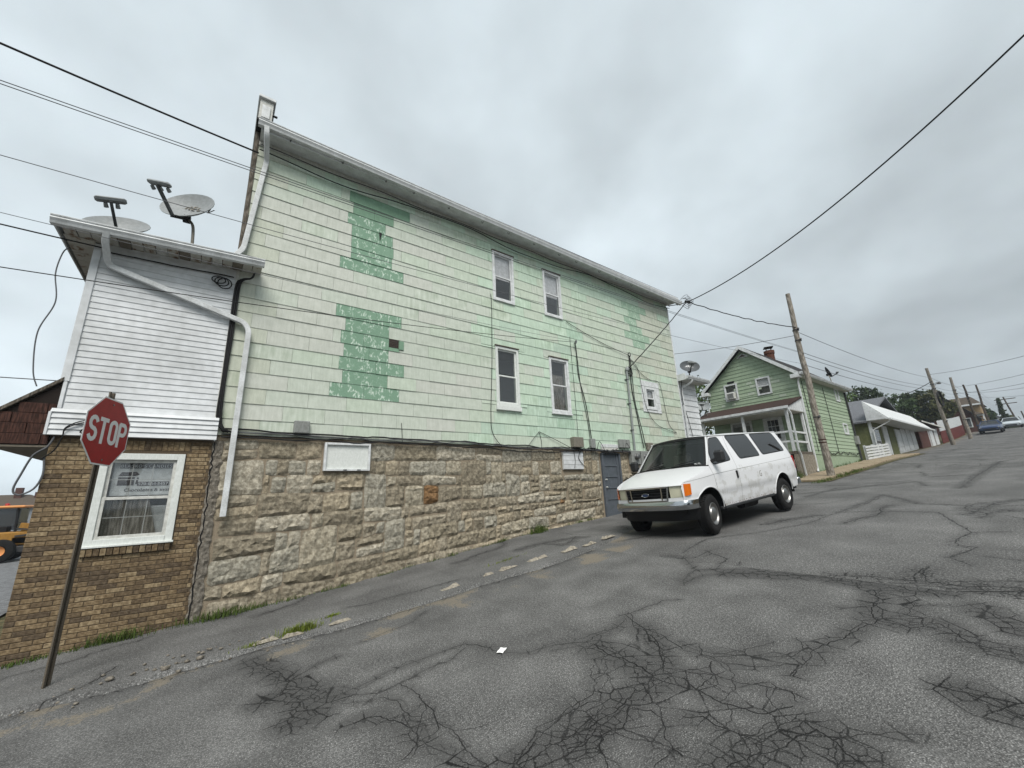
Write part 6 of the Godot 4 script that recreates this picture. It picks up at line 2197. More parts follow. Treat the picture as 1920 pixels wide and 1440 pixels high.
func van_dirt() -> ImageTexture:
	# dried road dirt and wiped spots on the flank, in flat coordinates of the panel
	var w := 1024
	var h := 384
	var f := noise(81, 0.012, 5)
	var f2 := noise(82, 0.05, 3)
	var f3 := noise(83, 0.3, 2)
	var d := PackedByteArray()
	d.resize(w * h * 3)
	for j in h:
		var y := 2.1 - 1.8 * j / h
		for i in w:
			var x := -2.9 + 5.6 * i / w
			var n := f.get_noise_2d(i, j * 1.6) * 0.9 + f2.get_noise_2d(i, j * 0.35) * 0.45
			var need := 0.55
			if x < 1.5:
				need = -0.10 if y < 0.62 else (0.02 if y < 0.98 else (0.18 if y < 1.2 else 0.55))
			if absf(x - 0.85) < 0.2 and absf(y - 0.87) < 0.14:
				need = 0.5
			var t := clampf((n - need) * 5.0, 0.0, 1.0) * (0.55 + 0.5 * f3.get_noise_2d(i, j))
			var rust := 0.0
			if y < 0.52 and f2.get_noise_2d(i * 2.0, j * 2.0) > 0.28:
				rust = 0.7
			var c := Color(0.845, 0.85, 0.855).lerp(Color(0.62, 0.61, 0.585), clampf(t, 0, 1) * 0.52).lerp(Color(0.33, 0.23, 0.17), rust)
			var o := (j * w + i) * 3
			d[o] = int(c.r * 255)
			d[o + 1] = int(c.g * 255)
			d[o + 2] = int(c.b * 255)
	return tex(d, w, h)


func build_van() -> void:
	var t := thing("passenger_van", "old white passenger van with chrome bumper parked facing downhill by the stone wall", "van", Vector3(10.213, -0.885, -5.524))
	t.basis = Basis(Vector3(-0.997, -0.078, -0.019), Vector3(-0.078, 0.996, -0.036), Vector3(0.022, -0.035, -0.999)).orthonormalized()
	var flank := StandardMaterial3D.new()
	flank.albedo_texture = van_dirt()
	flank.roughness = 0.38
	flank.clearcoat_enabled = true
	flank.clearcoat = 0.35
	M.van_flank = flank
	var wf := Vector2(1.7525, 0.42)
	var wr := Vector2(-1.7525, 0.42)
	var fender := PackedVector2Array([Vector2(2.44, 0.60), Vector2(2.47, 0.98), Vector2(2.42, 1.085), Vector2(1.50, 1.335), Vector2(1.462, 1.15), Vector2(1.432, 0.85), Vector2(1.385, 0.45), Vector2(2.0, 0.45)])
	var door := PackedVector2Array([Vector2(1.377, 0.435), Vector2(1.424, 0.85), Vector2(1.454, 1.15), Vector2(1.492, 1.34), Vector2(1.35, 1.50), Vector2(0.93, 1.975), Vector2(0.27, 1.985), Vector2(0.33, 1.80), Vector2(0.38, 1.62), Vector2(0.395, 1.14), Vector2(0.44, 0.5), Vector2(0.445, 0.435)])
	var quarter := PackedVector2Array([Vector2(0.437, 0.435), Vector2(0.432, 0.5), Vector2(0.387, 1.14), Vector2(0.372, 1.62), Vector2(0.322, 1.80), Vector2(0.262, 1.985), Vector2(-2.60, 1.985), Vector2(-2.70, 1.75), Vector2(-2.80, 1.30), Vector2(-2.78, 0.95), Vector2(-2.72, 0.52), Vector2(-1.2, 0.44)])
	var glassd := rounded([Vector2(1.30, 1.36), Vector2(1.27, 1.56), Vector2(0.93, 1.925), Vector2(0.55, 1.94), Vector2(0.50, 1.41)], 0.07)
	var glass1 := rounded([Vector2(0.06, 1.41), Vector2(0.20, 1.955), Vector2(-0.86, 1.96), Vector2(-0.97, 1.425)], 0.07)
	var glass2 := rounded([Vector2(-1.14, 1.435), Vector2(-1.06, 1.96), Vector2(-2.33, 1.955), Vector2(-2.47, 1.47)], 0.07)
	for side in [-1.0, 1.0]:
		var b := MB.new()
		van_side(b, Geometry2D.clip_polygons(fender, disc(wf, 0.50)), side, 0.0)
		part(t, "fender", b.mesh(), flank)
		b = MB.new()
		van_side(b, Geometry2D.clip_polygons(door, disc(wf, 0.50)), side, 0.0)
		var dr := part(t, "front_door", b.mesh(), flank)
		b = MB.new()
		van_side(b, Geometry2D.clip_polygons(quarter, disc(wr, 0.50)), side, 0.0)
		var qp := part(t, "side_panel", b.mesh(), flank)
		for g in [[glassd, dr], [glass1, qp], [glass2, qp]]:
			b = MB.new()
			van_side(b, Geometry2D.offset_polygon(g[0], 0.022), side, 0.002)
			part(g[1], "window_seal", b.mesh(), M.black)
			b = MB.new()
			van_side(b, [g[0]], side, 0.006)
			part(g[1], "pane", b.mesh(), M.tinted)
		# body line, dark sill and inner shell behind the panel gaps
		b = MB.new()
		van_side(b, [PackedVector2Array([Vector2(2.40, 1.085), Vector2(1.45, 1.155), Vector2(-2.78, 1.265), Vector2(-2.78, 1.259), Vector2(1.45, 1.148), Vector2(2.40, 1.079)])], side, 0.0015)
		part(t, "body_line", b.mesh(), M.box_grey)
		b = MB.new()
		van_side(b, [PackedVector2Array([Vector2(1.2, 0.95), Vector2(1.55, 1.05), Vector2(1.6, 1.2), Vector2(1.50, 1.33), Vector2(0.92, 1.95), Vector2(-2.58, 1.95), Vector2(-2.7, 0.6), Vector2(-2.35, 0.95), Vector2(-1.2, 0.95), Vector2(-1.2, 0.47), Vector2(1.2, 0.47)])], side, -0.035)
		part(t, "inner_shell", b.mesh(), M.cabin)
		b = MB.new()
		b.cbox(Vector3(0.08, 0.44, side * 0.93), Vector3(2.5, 0.06, 0.08), 0.015)
		part(t, "rocker", b.mesh(), M.van_trim)
		# wheel wells and arch lips
		for c in [wf, wr]:
			b = MB.new()
			b.grid(18, 1, func(i: int, j: int):
				var a := PI * (-0.02 + 1.04 * i / 18.0)
				return Vector3(c.x + cos(a) * 0.505, c.y + sin(a) * 0.505, side * lerpf(0.60, van_hw(c.x, 0.8) - 0.01, j)))
			b.grid(18, 1, func(i: int, j: int):
				var a := PI * (-0.02 + 1.04 * i / 18.0)
				return Vector3(c.x + cos(a) * 0.505 * j, c.y + sin(a) * 0.505 * j, side * 0.60))
			part(t, "wheel_well", b.mesh(), M.black)
			var lip := []
			for i in 19:
				var a := PI * (0.02 + 0.96 * i / 18.0)
				var q: Vector2 = c + Vector2(cos(a), sin(a)) * 0.50
				if q.y > 0.44:
					lip.append(Vector3(q.x, q.y, side * (van_hw(q.x, q.y) + 0.002)))
			b = MB.new()
			b.tube(lip, 0.013, 6)
			part(t, "arch_lip", b.mesh(), M.van_white)
		# handle, mirror
		b = MB.new()
		b.cbox(Vector3(0.50, 1.07, side * (van_hw(0.5, 1.07) + 0.012)), Vector3(0.055, 0.17, 0.03), 0.01)
		part(dr, "handle", b.mesh(), M.black)
		b = MB.new()
		b.cbox(Vector3(1.30, 1.51, side * 1.13), Vector3(0.13, 0.25, 0.21), 0.04)
		b.bar(Vector3(1.30, 1.42, side * 0.90), Vector3(1.30, 1.46, side * 1.06), 0.08, 0.06)
		part(dr, "mirror", b.mesh(), M.van_trim)
		# lamps
		b = MB.new()
		b.grid(4, 3, func(i: int, j: int):
			var z := lerpf(0.565, 0.815, i / 4.0)
			return Vector3(2.565 - 0.22 * z * z + 0.012 * sin(PI * i / 4.0) * sin(PI * j / 3.0), lerpf(0.80, 1.03, j / 3.0), z * side))
		var hl := part(t, "headlight", b.mesh(), M.lens)
		b = MB.new()
		b.lathe([Vector2(0.0, -0.06), Vector2(0.06, -0.03), Vector2(0.09, 0.0)], Transform3D(Basis(Vector3(0, 0, 1), -PI / 2), Vector3(2.43, 0.915, side * 0.69)), 16)
		part(hl, "reflector", b.mesh(), M.chrome)
		b = MB.new()
		var sig := [Vector3(2.437, 0.815, 0.825), Vector3(2.30, 0.835, 0.925), Vector3(2.27, 1.045, 0.925), Vector3(2.425, 1.055, 0.825)]
		b.grid(4, 3, func(i: int, j: int):
			var u := i / 4.0
			var v := j / 3.0
			var p: Vector3 = (sig[0] as Vector3).lerp(sig[1], u).lerp((sig[3] as Vector3).lerp(sig[2], u), v)
			p += Vector3(0.035, 0, 0.03) * sin(PI * u)
			p.z = maxf(p.z, van_hw(p.x, p.y) + 0.004) if u > 0.3 else p.z
			return Vector3(p.x, p.y, p.z * side))
		part(t, "turn_signal", b.mesh(), M.amber)
	# hood, windshield with pillars, roof, tail
	var b := MB.new()
	b.grid(14, 10, func(i: int, j: int):
		var u := i / 7.0 - 1.0
		var v := j / 10.0
		var x := lerpf(2.45, 1.47, v)
		var y := lerpf(1.07, 1.335, v) - 0.05 * pow(1.0 - v, 3.0)
		var h := van_hw(x, y) - 0.006
		return Vector3(x + 0.125 * (1 - u * u) * (1.0 - v * 0.4), y + 0.045 * (1.0 - pow(absf(u), 3.0)), h * u))
	part(t, "hood", b.mesh(), M.van_white)
	b = MB.new()
	b.grid(14, 3, func(i: int, j: int):   # upper lip of the nose
		var u := i / 7.0 - 1.0
		var y := lerpf(1.035, 1.07 - 0.05 + 0.045 * (1.0 - pow(absf(u), 3.0)), j / 3.0)
		return Vector3(2.45 + 0.125 * (1 - u * u) + 0.012 * (1.0 - j / 3.0), y, (van_hw(2.45, 1.07) - 0.006) * u))
	b.grid(14, 4, func(i: int, j: int):   # panel below the lamps
		var u := i / 7.0 - 1.0
		return Vector3(2.43 + 0.13 * (1 - u * u), lerpf(0.66, 0.80, j / 4.0), 0.885 * u))
	part(t, "nose_panel", b.mesh(), M.van_white)
	var ws := func(u: float, v: float, off: float) -> Vector3:
		var x := lerpf(1.46, 0.93, v)
		var y := lerpf(1.35, 1.985, v)
		var h := van_hw(x, y) - 0.01
		return Vector3(x + 0.16 * (1 - u * u) * (1.0 - 0.35 * v) + off, y + 0.04 * (1 - u * u) * v + off * 0.6, h * u)
	b = MB.new()
	b.grid(16, 6, func(i: int, j: int): return ws.call((i / 8.0 - 1.0) * 0.945, lerpf(0.0, 0.985, j / 6.0), -0.006))
	var seal := MB.new()
	for k in [[-0.945, -0.905, 0.0, 0.985], [0.905, 0.945, 0.0, 0.985], [-0.945, 0.945, 0.0, 0.05], [-0.945, 0.945, 0.93, 0.985]]:
		seal.grid(10, 4, func(i: int, j: int): return ws.call(lerpf(k[0], k[1], i / 10.0), lerpf(k[2], k[3], j / 4.0), 0.004))
	var wsn := part(t, "windshield", b.mesh(), M.windshield)
	part(wsn, "seal", seal.mesh(), M.black)
	b = MB.new()
	for k in [[-1.0, -0.945], [0.945, 1.0]]:
		b.grid(3, 6, func(i: int, j: int): return ws.call(lerpf(k[0], k[1], i / 3.0), j / 6.0, 0.0))
	part(t, "pillar", b.mesh(), M.van_white)
	b = MB.new()
	b.grid(10, 2, func(i: int, j: int): return ws.call(i / 5.0 - 1.0, lerpf(-0.04, 0.0, j / 2.0), 0.01))
	part(t, "cowl", b.mesh(), M.black)
	for k in [[0.62, 0.10, 0.10, 0.13], [-0.15, 0.07, -0.70, 0.10]]:
		b = MB.new()
		var a: Vector3 = ws.call(k[0], 0.03, 0.03)
		var e: Vector3 = ws.call(k[2], k[3], 0.02)
		b.bar(a, e, 0.02, 0.018)
		b.bar(a.lerp(e, 0.2) + Vector3(0, 0.03, 0), e + Vector3(-0.02, 0.06, 0), 0.012, 0.012)
		part(wsn, "wiper", b.mesh(), M.black)
	b = MB.new()
	for k in [-0.80, -0.72]:
		var a: Vector3 = ws.call(k, 0.075, 0.002)
		b.obox(Transform3D(Basis(Vector3(0, 0, 1), 0.88), a), Vector3(0.05, 0.004, 0.055))
	part(wsn, "sticker", b.mesh(), M.paper)
	b = MB.new()
	b.grid(16, 24, func(i: int, j: int):
		var u := i / 8.0 - 1.0
		var v := j / 24.0
		var x := lerpf(0.935, -2.62, v)
		var cr := 0.10 * (1.0 - 0.35 * absf(v - 0.5) * 2.0)
		if v < 0.12:
			cr = lerpf(0.045, cr, v / 0.12)
		return Vector3(x + 0.10 * (1 - u * u) * clampf(1.0 - v * 8.0, 0.0, 1.0), 1.987 + cr * (1.0 - pow(absf(u), 2.6)) - 0.03 * pow(maxf(0.0, v - 0.9) * 10.0, 2.0), (van_hw(x, 1.987) + 0.004) * u))
	var roof := part(t, "roof", b.mesh(), M.van_white)
	for side in [-1.0, 1.0]:
		b = MB.new()
		b.cyl(Vector3(0.95, 1.992, side * (van_hw(0.95, 1.987) + 0.008)), Vector3(-2.58, 1.992, side * (van_hw(-2.58, 1.987) + 0.008)), 0.012, 0.012, 6)
		part(roof, "drip_rail", b.mesh(), M.van_white)
	b = MB.new()
	b.grid(10, 8, func(i: int, j: int):
		var u := i / 5.0 - 1.0
		var y := lerpf(0.52, 1.98, j / 8.0)
		var x := -2.70 - 0.10 * sin(clampf((y - 0.4) / 1.7, 0, 1) * PI) + maxf(0.0, y - 1.3) * 0.1
		return Vector3(x - 0.04 * (1 - u * u), y, (van_hw(-2.7, y) - 0.004) * u))
	part(t, "rear_doors", b.mesh(), M.van_white)
	b = MB.new()
	b.cbox(Vector3(-2.86, 0.62, 0), Vector3(0.18, 0.18, 1.9), 0.03)
	part(t, "rear_bumper", b.mesh(), M.chrome)
	for s in [-1.0, 1.0]:
		b = MB.new()
		b.cbox(Vector3(-2.79, 1.12, s * 0.90), Vector3(0.06, 0.34, 0.12), 0.01)
		part(t, "tail_light", b.mesh(), M.sign_red)
	# grille
	b = MB.new()
	var g0 := PackedVector2Array([Vector2(-0.545, 1.02), Vector2(0.545, 1.02), Vector2(0.50, 0.745), Vector2(-0.50, 0.745)])
	var fr := Transform3D(Basis(Vector3(0, 0, 1), Vector3(0, 1, 0), Vector3(-1, 0, 0)), Vector3(2.50, 0, 0))
	b.prism(g0, fr, 0.06)
	var gr := part(t, "grille", b.mesh(), M.black)
	b = MB.new()
	for i in 4:
		var a := g0[i]
		var e := g0[(i + 1) % 4]
		var n := 8
		for k in n:
			var p := a.lerp(e, float(k) / n)
			var q := a.lerp(e, float(k + 1) / n)
			b.bar(Vector3(2.505 + 0.045 * (1 - p.x * p.x * 3.0), p.y, p.x), Vector3(2.505 + 0.045 * (1 - q.x * q.x * 3.0), q.y, q.x), 0.03, 0.034)
	part(gr, "surround", b.mesh(), M.chrome)
	for z in [-0.385, 0.385]:
		b = MB.new()
		b.bar(Vector3(2.53, 1.0, z * 1.03), Vector3(2.53, 0.765, z), 0.022, 0.03)
		part(gr, "bar", b.mesh(), M.chrome)
	for j in 4:
		b = MB.new()
		b.bar(Vector3(2.52, 0.80 + j * 0.055, -0.50), Vector3(2.52, 0.80 + j * 0.055, 0.50), 0.03, 0.008)
		part(gr, "bar", b.mesh(), M.van_trim)
	b = MB.new()
	var ov := PackedVector2Array()
	for i in 24:
		ov.append(Vector2(cos(TAU * i / 24) * 0.085, 0.885 + sin(TAU * i / 24) * 0.036))
	b.prism(ov, Transform3D(Basis(Vector3(0, 0, -1), Vector3(0, 1, 0), Vector3(1, 0, 0)), Vector3(2.545, 0, 0)), 0.02)
	var em := part(gr, "emblem", b.mesh(), M.car_blue)
	b = MB.new()
	var ring := []
	for i in 25:
		ring.append(Vector3(2.566, 0.885 + sin(TAU * i / 24) * 0.036, cos(TAU * i / 24) * 0.085))
	b.tube(ring, 0.006, 5)
	part(em, "rim", b.mesh(), M.chrome)
	# bumper and valance
	b = MB.new()
	b.grid(24, 6, func(i: int, j: int):
		var u := i / 12.0 - 1.0
		var a := j / 6.0
		var z := 0.985 * signf(u) * (1.0 - pow(1.0 - absf(u), 1.6))
		var x := 2.60 - 0.36 * pow(absf(u), 5.0) - 0.05 * absf(u)
		return Vector3(x + 0.035 * sin(PI * a), lerpf(0.565, 0.735, a), z))
	b.grid(24, 1, func(i: int, j: int):
		var u := i / 12.0 - 1.0
		var z := 0.985 * signf(u) * (1.0 - pow(1.0 - absf(u), 1.6))
		var x := 2.60 - 0.36 * pow(absf(u), 5.0) - 0.05 * absf(u)
		return Vector3(x - 0.12 * j, 0.735, z * (1.0 - 0.05 * j)))
	part(t, "front_bumper", b.mesh(), M.chrome)
	b = MB.new()
	b.grid(16, 4, func(i: int, j: int):
		var u := i / 8.0 - 1.0
		return Vector3(2.57 - 0.30 * pow(absf(u), 4.0) - 0.10 * (1.0 - j / 4.0), lerpf(0.34, 0.57, j / 4.0), 0.93 * u))
	b.box(Vector3(2.05, 0.45, -0.80), Vector3(2.42, 0.66, 0.80))
	part(t, "valance", b.mesh(), M.black)
	b = MB.new()
	b.box(Vector3(1.2, 0.70, -0.55), Vector3(2.44, 0.98, 0.55))
	part(t, "engine_bay", b.mesh(), M.black)
	# chassis and cabin
	b = MB.new()
	b.box(Vector3(-1.22, 0.44, -0.90), Vector3(1.22, 0.50, 0.90))
	b.box(Vector3(-2.6, 0.50, -0.58), Vector3(2.3, 0.56, 0.58))
	b.box(Vector3(-2.65, 0.44, -0.9), Vector3(-2.3, 0.56, 0.9))
	for z in [-0.5, 0.5]:
		b.box(Vector3(-2.7, 0.38, z - 0.05), Vector3(2.4, 0.50, z + 0.05))
	b.cyl(Vector3(1.7525, 0.40, -0.8), Vector3(1.7525, 0.40, 0.8), 0.05, 0.05, 8)
	b.cyl(Vector3(-1.7525, 0.40, -0.8), Vector3(-1.7525, 0.40, 0.8), 0.08, 0.08, 8)
	b.cyl(Vector3(-0.9, 0.34, -0.55), Vector3(-0.2, 0.34, -0.55), 0.11, 0.11, 10)
	part(t, "chassis", b.mesh(), M.black)
	b = MB.new()
	b.grid(8, 3, func(i: int, j: int): return Vector3(1.42 - 0.12 * j, 1.30 - 0.03 * j * j, lerpf(-0.86, 0.86, i / 8.0)))
	b.box(Vector3(1.0, 0.8, -0.85), Vector3(1.1, 1.22, 0.85))
	part(t, "dashboard", b.mesh(), M.van_trim)
	for z in [-0.48, 0.48]:
		b = MB.new()
		b.cbox(Vector3(0.45, 0.95, z), Vector3(0.5, 0.16, 0.52), 0.05)
		b.cbox(Vector3(0.18, 1.30, z), Vector3(0.16, 0.75, 0.52), 0.05, Basis(Vector3(0, 0, 1), 0.15))
		b.cbox(Vector3(0.10, 1.76, z), Vector3(0.10, 0.2, 0.28), 0.04)
		part(t, "seat", b.mesh(), M.box_taupe)
	b = MB.new()
	var wheel_ring := []
	for i in 25:
		wheel_ring.append(Vector3(0.95, 1.22, -0.46) + Basis(Vector3(0, 0, 1), 0.6) * Vector3(0, sin(TAU * i / 24) * 0.19, cos(TAU * i / 24) * 0.19))
	b.tube(wheel_ring, 0.015, 6)
	b.bar(Vector3(0.95, 1.22, -0.46), Vector3(1.12, 1.10, -0.46), 0.05, 0.05)
	part(t, "steering_wheel", b.mesh(), M.black)
	# wheels
	for c in [wf, wr]:
		for side in [-1.0, 1.0]:
			var ctr := Vector3(c.x, 0.385, side * 0.865)
			var f := Transform3D(Basis(Vector3(1, 0, 0), PI / 2 * side), ctr)
			if c.x > 0 :
				f.basis = Basis(Vector3(0, 1, 0), 0.16) * f.basis
			b = MB.new()
			b.lathe([Vector2(0.21, -0.11), Vector2(0.30, -0.122), Vector2(0.355, -0.112), Vector2(0.381, -0.085), Vector2(0.386, 0.0), Vector2(0.381, 0.085), Vector2(0.355, 0.112), Vector2(0.30, 0.122), Vector2(0.225, 0.11), Vector2(0.21, 0.09)], f, 36)
			var wh := part(t, "wheel", b.mesh(), M.tyre)
			b = MB.new()
			for i in 40:
				var a := TAU * i / 40.0
				for r in [-0.06, 0.0, 0.06]:
					b.obox(f * Transform3D(Basis(Vector3(0, 1, 0), -a - r), Vector3(cos(a + r) * 0.3865, r, sin(a + r) * 0.3865)), Vector3(0.012, 0.048, 0.042))
			part(wh, "tread", b.mesh(), M.tyre)
			b = MB.new()
			b.lathe([Vector2(0.222, 0.108), Vector2(0.218, 0.118), Vector2(0.205, 0.112), Vector2(0.195, 0.085), Vector2(0.165, 0.06), Vector2(0.15, 0.075), Vector2(0.06, 0.08)], f, 32)
			part(wh, "rim", b.mesh(), M.hubcap)
			b = MB.new()
			b.lathe([Vector2(0.145, 0.072), Vector2(0.14, 0.10), Vector2(0.12, 0.118), Vector2(0.07, 0.135), Vector2(0.0, 0.14)], f, 28)
			part(wh, "hub_cover", b.mesh(), M.hubcap)
	# faded mark on the flank
	lettering(t, "G", 0.13, Vector3(-0.62, 0.99, -1.0), Basis(Vector3(-1, 0, 0), Vector3(0, 1, 0), Vector3(0, 0, -1)), M.box_taupe, 0.004, "Droid Sans", false)


func dish(called: String, label: String, c: Vector3, n: Vector3, up: Vector3, w: float, h: float, base: Vector3, m: Material, text := "", lnb := 3) -> Node3D:
	# satellite dish: reflector with its face along n, arm with the receiver head, bracket and mast down to base
	var t := thing(called, label, "satellite dish", base, "satellite dishes")
	var o := base
	n = n.normalized()
	var y := (up - n * up.dot(n)).normalized()
	var x := y.cross(n)
	var f := Transform3D(Basis(x, y, n), c)
	var b := MB.new(o)
	b.grid(24, 6, func(i: int, j: int):
		var a := TAU * i / 24.0
		var r := j / 6.0
		return f * Vector3(cos(a) * r * w / 2, sin(a) * r * h / 2, 0.16 * w * (r * r - 1.0)))
	b.grid(24, 6, func(i: int, j: int):
		var a := -TAU * i / 24.0
		var r := j / 6.0
		return f * Vector3(cos(a) * r * w / 2, sin(a) * r * h / 2, 0.16 * w * (r * r - 1.0) - 0.012))
	b.grid(24, 1, func(i: int, j: int):
		var a := TAU * i / 24.0
		return f * Vector3(cos(a) * w / 2, sin(a) * h / 2, -0.012 * j))
	var re := part(t, "reflector", b.mesh(), m)
	if text:
		lettering(re, text, 0.085 * w / 0.6, f * Vector3(0, 0.12 * h, -0.155 * w + 0.02) - o, f.basis, M.sign_white if m == M.dish_dark else M.box_taupe, 0.006)
	# arm
	var foot := f * Vector3(0, -h * 0.48, -0.03)
	var head := f * Vector3(0, -h * 0.42, w * 0.55)
	b = MB.new(o)
	b.bar(foot, head, 0.042, 0.05, n)
	part(t, "arm", b.mesh(), M.arm_grey)
	b = MB.new(o)
	var hb := Basis(x, y.rotated(x, 0.5), n.rotated(x, 0.5))
	b.cbox(head + y * 0.05, Vector3(w * 0.44, 0.075, 0.13), 0.03, hb)
	var rc := part(t, "receiver", b.mesh(), M.dish_grey)
	for k in lnb:
		b = MB.new(o)
		var p := head + x * (k - (lnb - 1) / 2.0) * w * 0.16 + y * 0.02 - n * 0.05
		b.cyl(p, p - n * 0.07, 0.028, 0.034, 10)
		part(rc, "feed_horn", b.mesh(), M.dish_grey)
	# bracket and mast
	b = MB.new(o)
	var back := f * Vector3(0, -h * 0.2, -0.16 * w - 0.06)
	b.bar(back, foot, 0.10, 0.06, n)
	b.cbox(back, Vector3(0.12, 0.14, 0.10), 0.01)
	part(t, "bracket", b.mesh(), M.dark_metal)
	b = MB.new(o)
	b.tube(smooth_path([back, Vector3(lerpf(back.x, base.x, 0.7), lerpf(back.y, base.y, 0.25), lerpf(back.z, base.z, 0.7)), base]), 0.026, 8)
	part(t, "mast", b.mesh(), M.box_taupe)
	b = MB.new(o)
	b.cyl(base + Vector3(0, -0.02, 0), base + Vector3(0, 0.03, 0), 0.11, 0.09, 12)
	part(t, "foot", b.mesh(), M.dark_metal)
	return t


func build_small_things() -> void:
	var b: MB
	# stop sign
	var g := ground_y(-1.22) + 0.03
	var t := thing("stop_sign", "red octagonal stop sign on a rusty steel post by the pavement edge", "stop sign", Vector3(-1.23, g, -7.42))
	var o := t.position
	b = MB.new(o)
	var foot := Vector3(-1.23, g - 0.2, -7.42)
	var top := Vector3(-1.235, 1.52, -7.56)
	var ax := (top - foot).normalized()
	var n := Vector3(0.936, 0.0, 0.352)
	n = (n - ax * n.dot(ax)).normalized()
	var x := ax.cross(n)
	for k in [[-0.026, 0.0, 0.006, 0.03], [0.026, 0.0, 0.006, 0.03], [0.0, -0.013, 0.052, 0.006], [-0.040, 0.013, 0.03, 0.005], [0.040, 0.013, 0.03, 0.005]]:
		b.obox(Transform3D(Basis(x, ax, n), (foot + top) / 2 + x * k[0] + n * k[1]), Vector3(k[2], foot.distance_to(top), k[3]))
	part(t, "post", b.mesh(), M.post_steel)
	var c := Vector3(-1.205, 0.965, -7.44)
	var f := Transform3D(Basis(x, ax, n), c + n * 0.03)
	var R1 := 0.474
	var oct := PackedVector2Array()
	var oct2 := PackedVector2Array()
	for i in 8:
		var a := PI / 8 + i * PI / 4
		oct.append(Vector2(cos(a), sin(a)) * R1)
		oct2.append(Vector2(cos(a), sin(a)) * (R1 - 0.021))
	b = MB.new(o)
	b.prism(oct, f, 0.004)
	var pl := part(t, "plate", b.mesh(), M.sign_white)
	b = MB.new(o)
	b.prism(oct2, f.translated_local(Vector3(0, 0, 0.0048)), 0.0015)
	part(pl, "face", b.mesh(), M.sign_red)
	# letters of the sign, drawn as strokes
	var s := 0.33
	var strokes := MB.new(o)
	var lf := f.translated_local(Vector3(0, 0, 0.0068))
	var w := 0.052
	var letter := func(cx: float, segs: Array) -> void:
		for sg in segs:
			for i in sg.size() - 1:
				var p: Vector2 = sg[i]
				var q: Vector2 = sg[i + 1]
				var d := (q - p).normalized()
				var e := d.orthogonal() * w / 2
				var ext := d * w * 0.18
				var quad_ := PackedVector2Array([p - e - ext, q - e + ext, q + e + ext, p + e - ext])
				for k in 4:
					quad_[k].x += cx
				strokes.prism(quad_, lf.translated_local(Vector3(0, 0, 0.0001 * i)), 0.0012)
	var hw := 0.062
	var arc := func(cx: float, cy: float, rx: float, ry: float, a0: float, a1: float) -> Array:
		var p := []
		for i in 11:
			var a := deg_to_rad(lerpf(a0, a1, i / 10.0))
			p.append(Vector2(cx + cos(a) * rx, cy + sin(a) * ry))
		return p
	var hh := s / 2 - w / 2
	var S: Array = arc.call(0, hh / 2, hw, hh / 2, 20, 270)
	S.append_array(arc.call(0, -hh / 2, hw, hh / 2, 90, -160))
	letter.call(-0.285, [S])
	letter.call(-0.098, [[Vector2(0, -s / 2), Vector2(0, s / 2 - w)], [Vector2(-0.072, hh), Vector2(0.072, hh)]])
	var O := [Vector2(hw, -hh + 0.06), Vector2(hw, hh - 0.06)]
	O.append_array(arc.call(0, hh - 0.06, hw, 0.06, 0, 180))
	O.append_array([Vector2(-hw, -hh + 0.06)])
	O.append_array(arc.call(0, -hh + 0.06, hw, 0.06, 180, 360))
	letter.call(0.098, [O])
	var P: Array = [Vector2(-hw, -s / 2), Vector2(-hw, hh), Vector2(0.02, hh)]
	P.append_array(arc.call(0.012, hh - 0.07, 0.055, 0.07, 80, -80))
	P.append_array([Vector2(0.01, hh - 0.14), Vector2(-hw, hh - 0.14)])
	letter.call(0.285, [P])
	part(pl, "lettering", strokes.mesh(), M.sign_white)
	b = MB.new(o)
	for k in [-0.37, 0.36]:
		b.cyl(f * Vector3(0, k, 0.004), f * Vector3(0, k, 0.012), 0.014, 0.012, 8)
	part(pl, "bolt", b.mesh(), M.steel)
	# satellite dishes
	dish("satellite_dish", "grey satellite dish high on a mast on the shop roof, arm raised to the left", Vector3(-1.02, 5.72, -9.15), Vector3(-0.45, 0.42, 0.79), Vector3(0.34, 1.0, 0.0), 0.98, 0.86, Vector3(-0.82, 4.62, -9.1), M.dish_grey, "DIRECTV", 3)
	dish("satellite_dish", "grey satellite dish low behind the shop gutter, near the front corner of the roof", Vector3(-1.93, 4.97, -9.25), Vector3(-0.15, 0.62, 0.77), Vector3(-0.25, 1.0, 0.0), 0.92, 0.74, Vector3(-1.9, 4.52, -9.2), M.dish_grey, "", 2)
	dish("satellite_dish", "dark grey satellite dish on the eave of the white extension", Vector3(15.95, 4.86, -8.75), Vector3(-0.62, 0.42, 0.62), Vector3(0.25, 1, 0), 0.80, 0.62, Vector3(16.0, 4.3, -8.85), M.dish_dark, "DIRECTV", 2)
	dish("satellite_dish", "grey satellite dish at the left end of the green house porch roof", Vector3(22.6, 4.35, -12.0), Vector3(-0.75, 0.45, 0.4), Vector3(0.2, 1, 0.1), 0.80, 0.6, Vector3(22.8, 3.72, -11.9), M.dish_grey, "", 2)
	dish("satellite_dish", "small dark satellite dish standing on the rear eave of the green gabled house", Vector3(30.0, 6.35, -7.7), Vector3(0.35, 0.35, 0.87), Vector3(0, 1, 0), 0.62, 0.7, Vector3(29.7, 5.45, -7.6), M.dark_metal, "", 1)
	# litter
	b = MB.new()
	b.grid(3, 2, func(i: int, j: int): return Vector3(-0.075 + 0.05 * i, 0.012 + 0.006 * ((i + j) % 2), -0.05 + 0.05 * j))
	b.grid(3, 2, func(i: int, j: int): return Vector3(-0.075 + 0.05 * (3 - i), 0.010 + 0.006 * ((3 - i + j) % 2), -0.05 + 0.05 * j))
	var pa := single("paper_scrap", "crumpled scrap of white paper lying on the cracked road", "litter", b.mesh(), M.paper, Vector3(2.76, ground_y(2.76), -4.1))
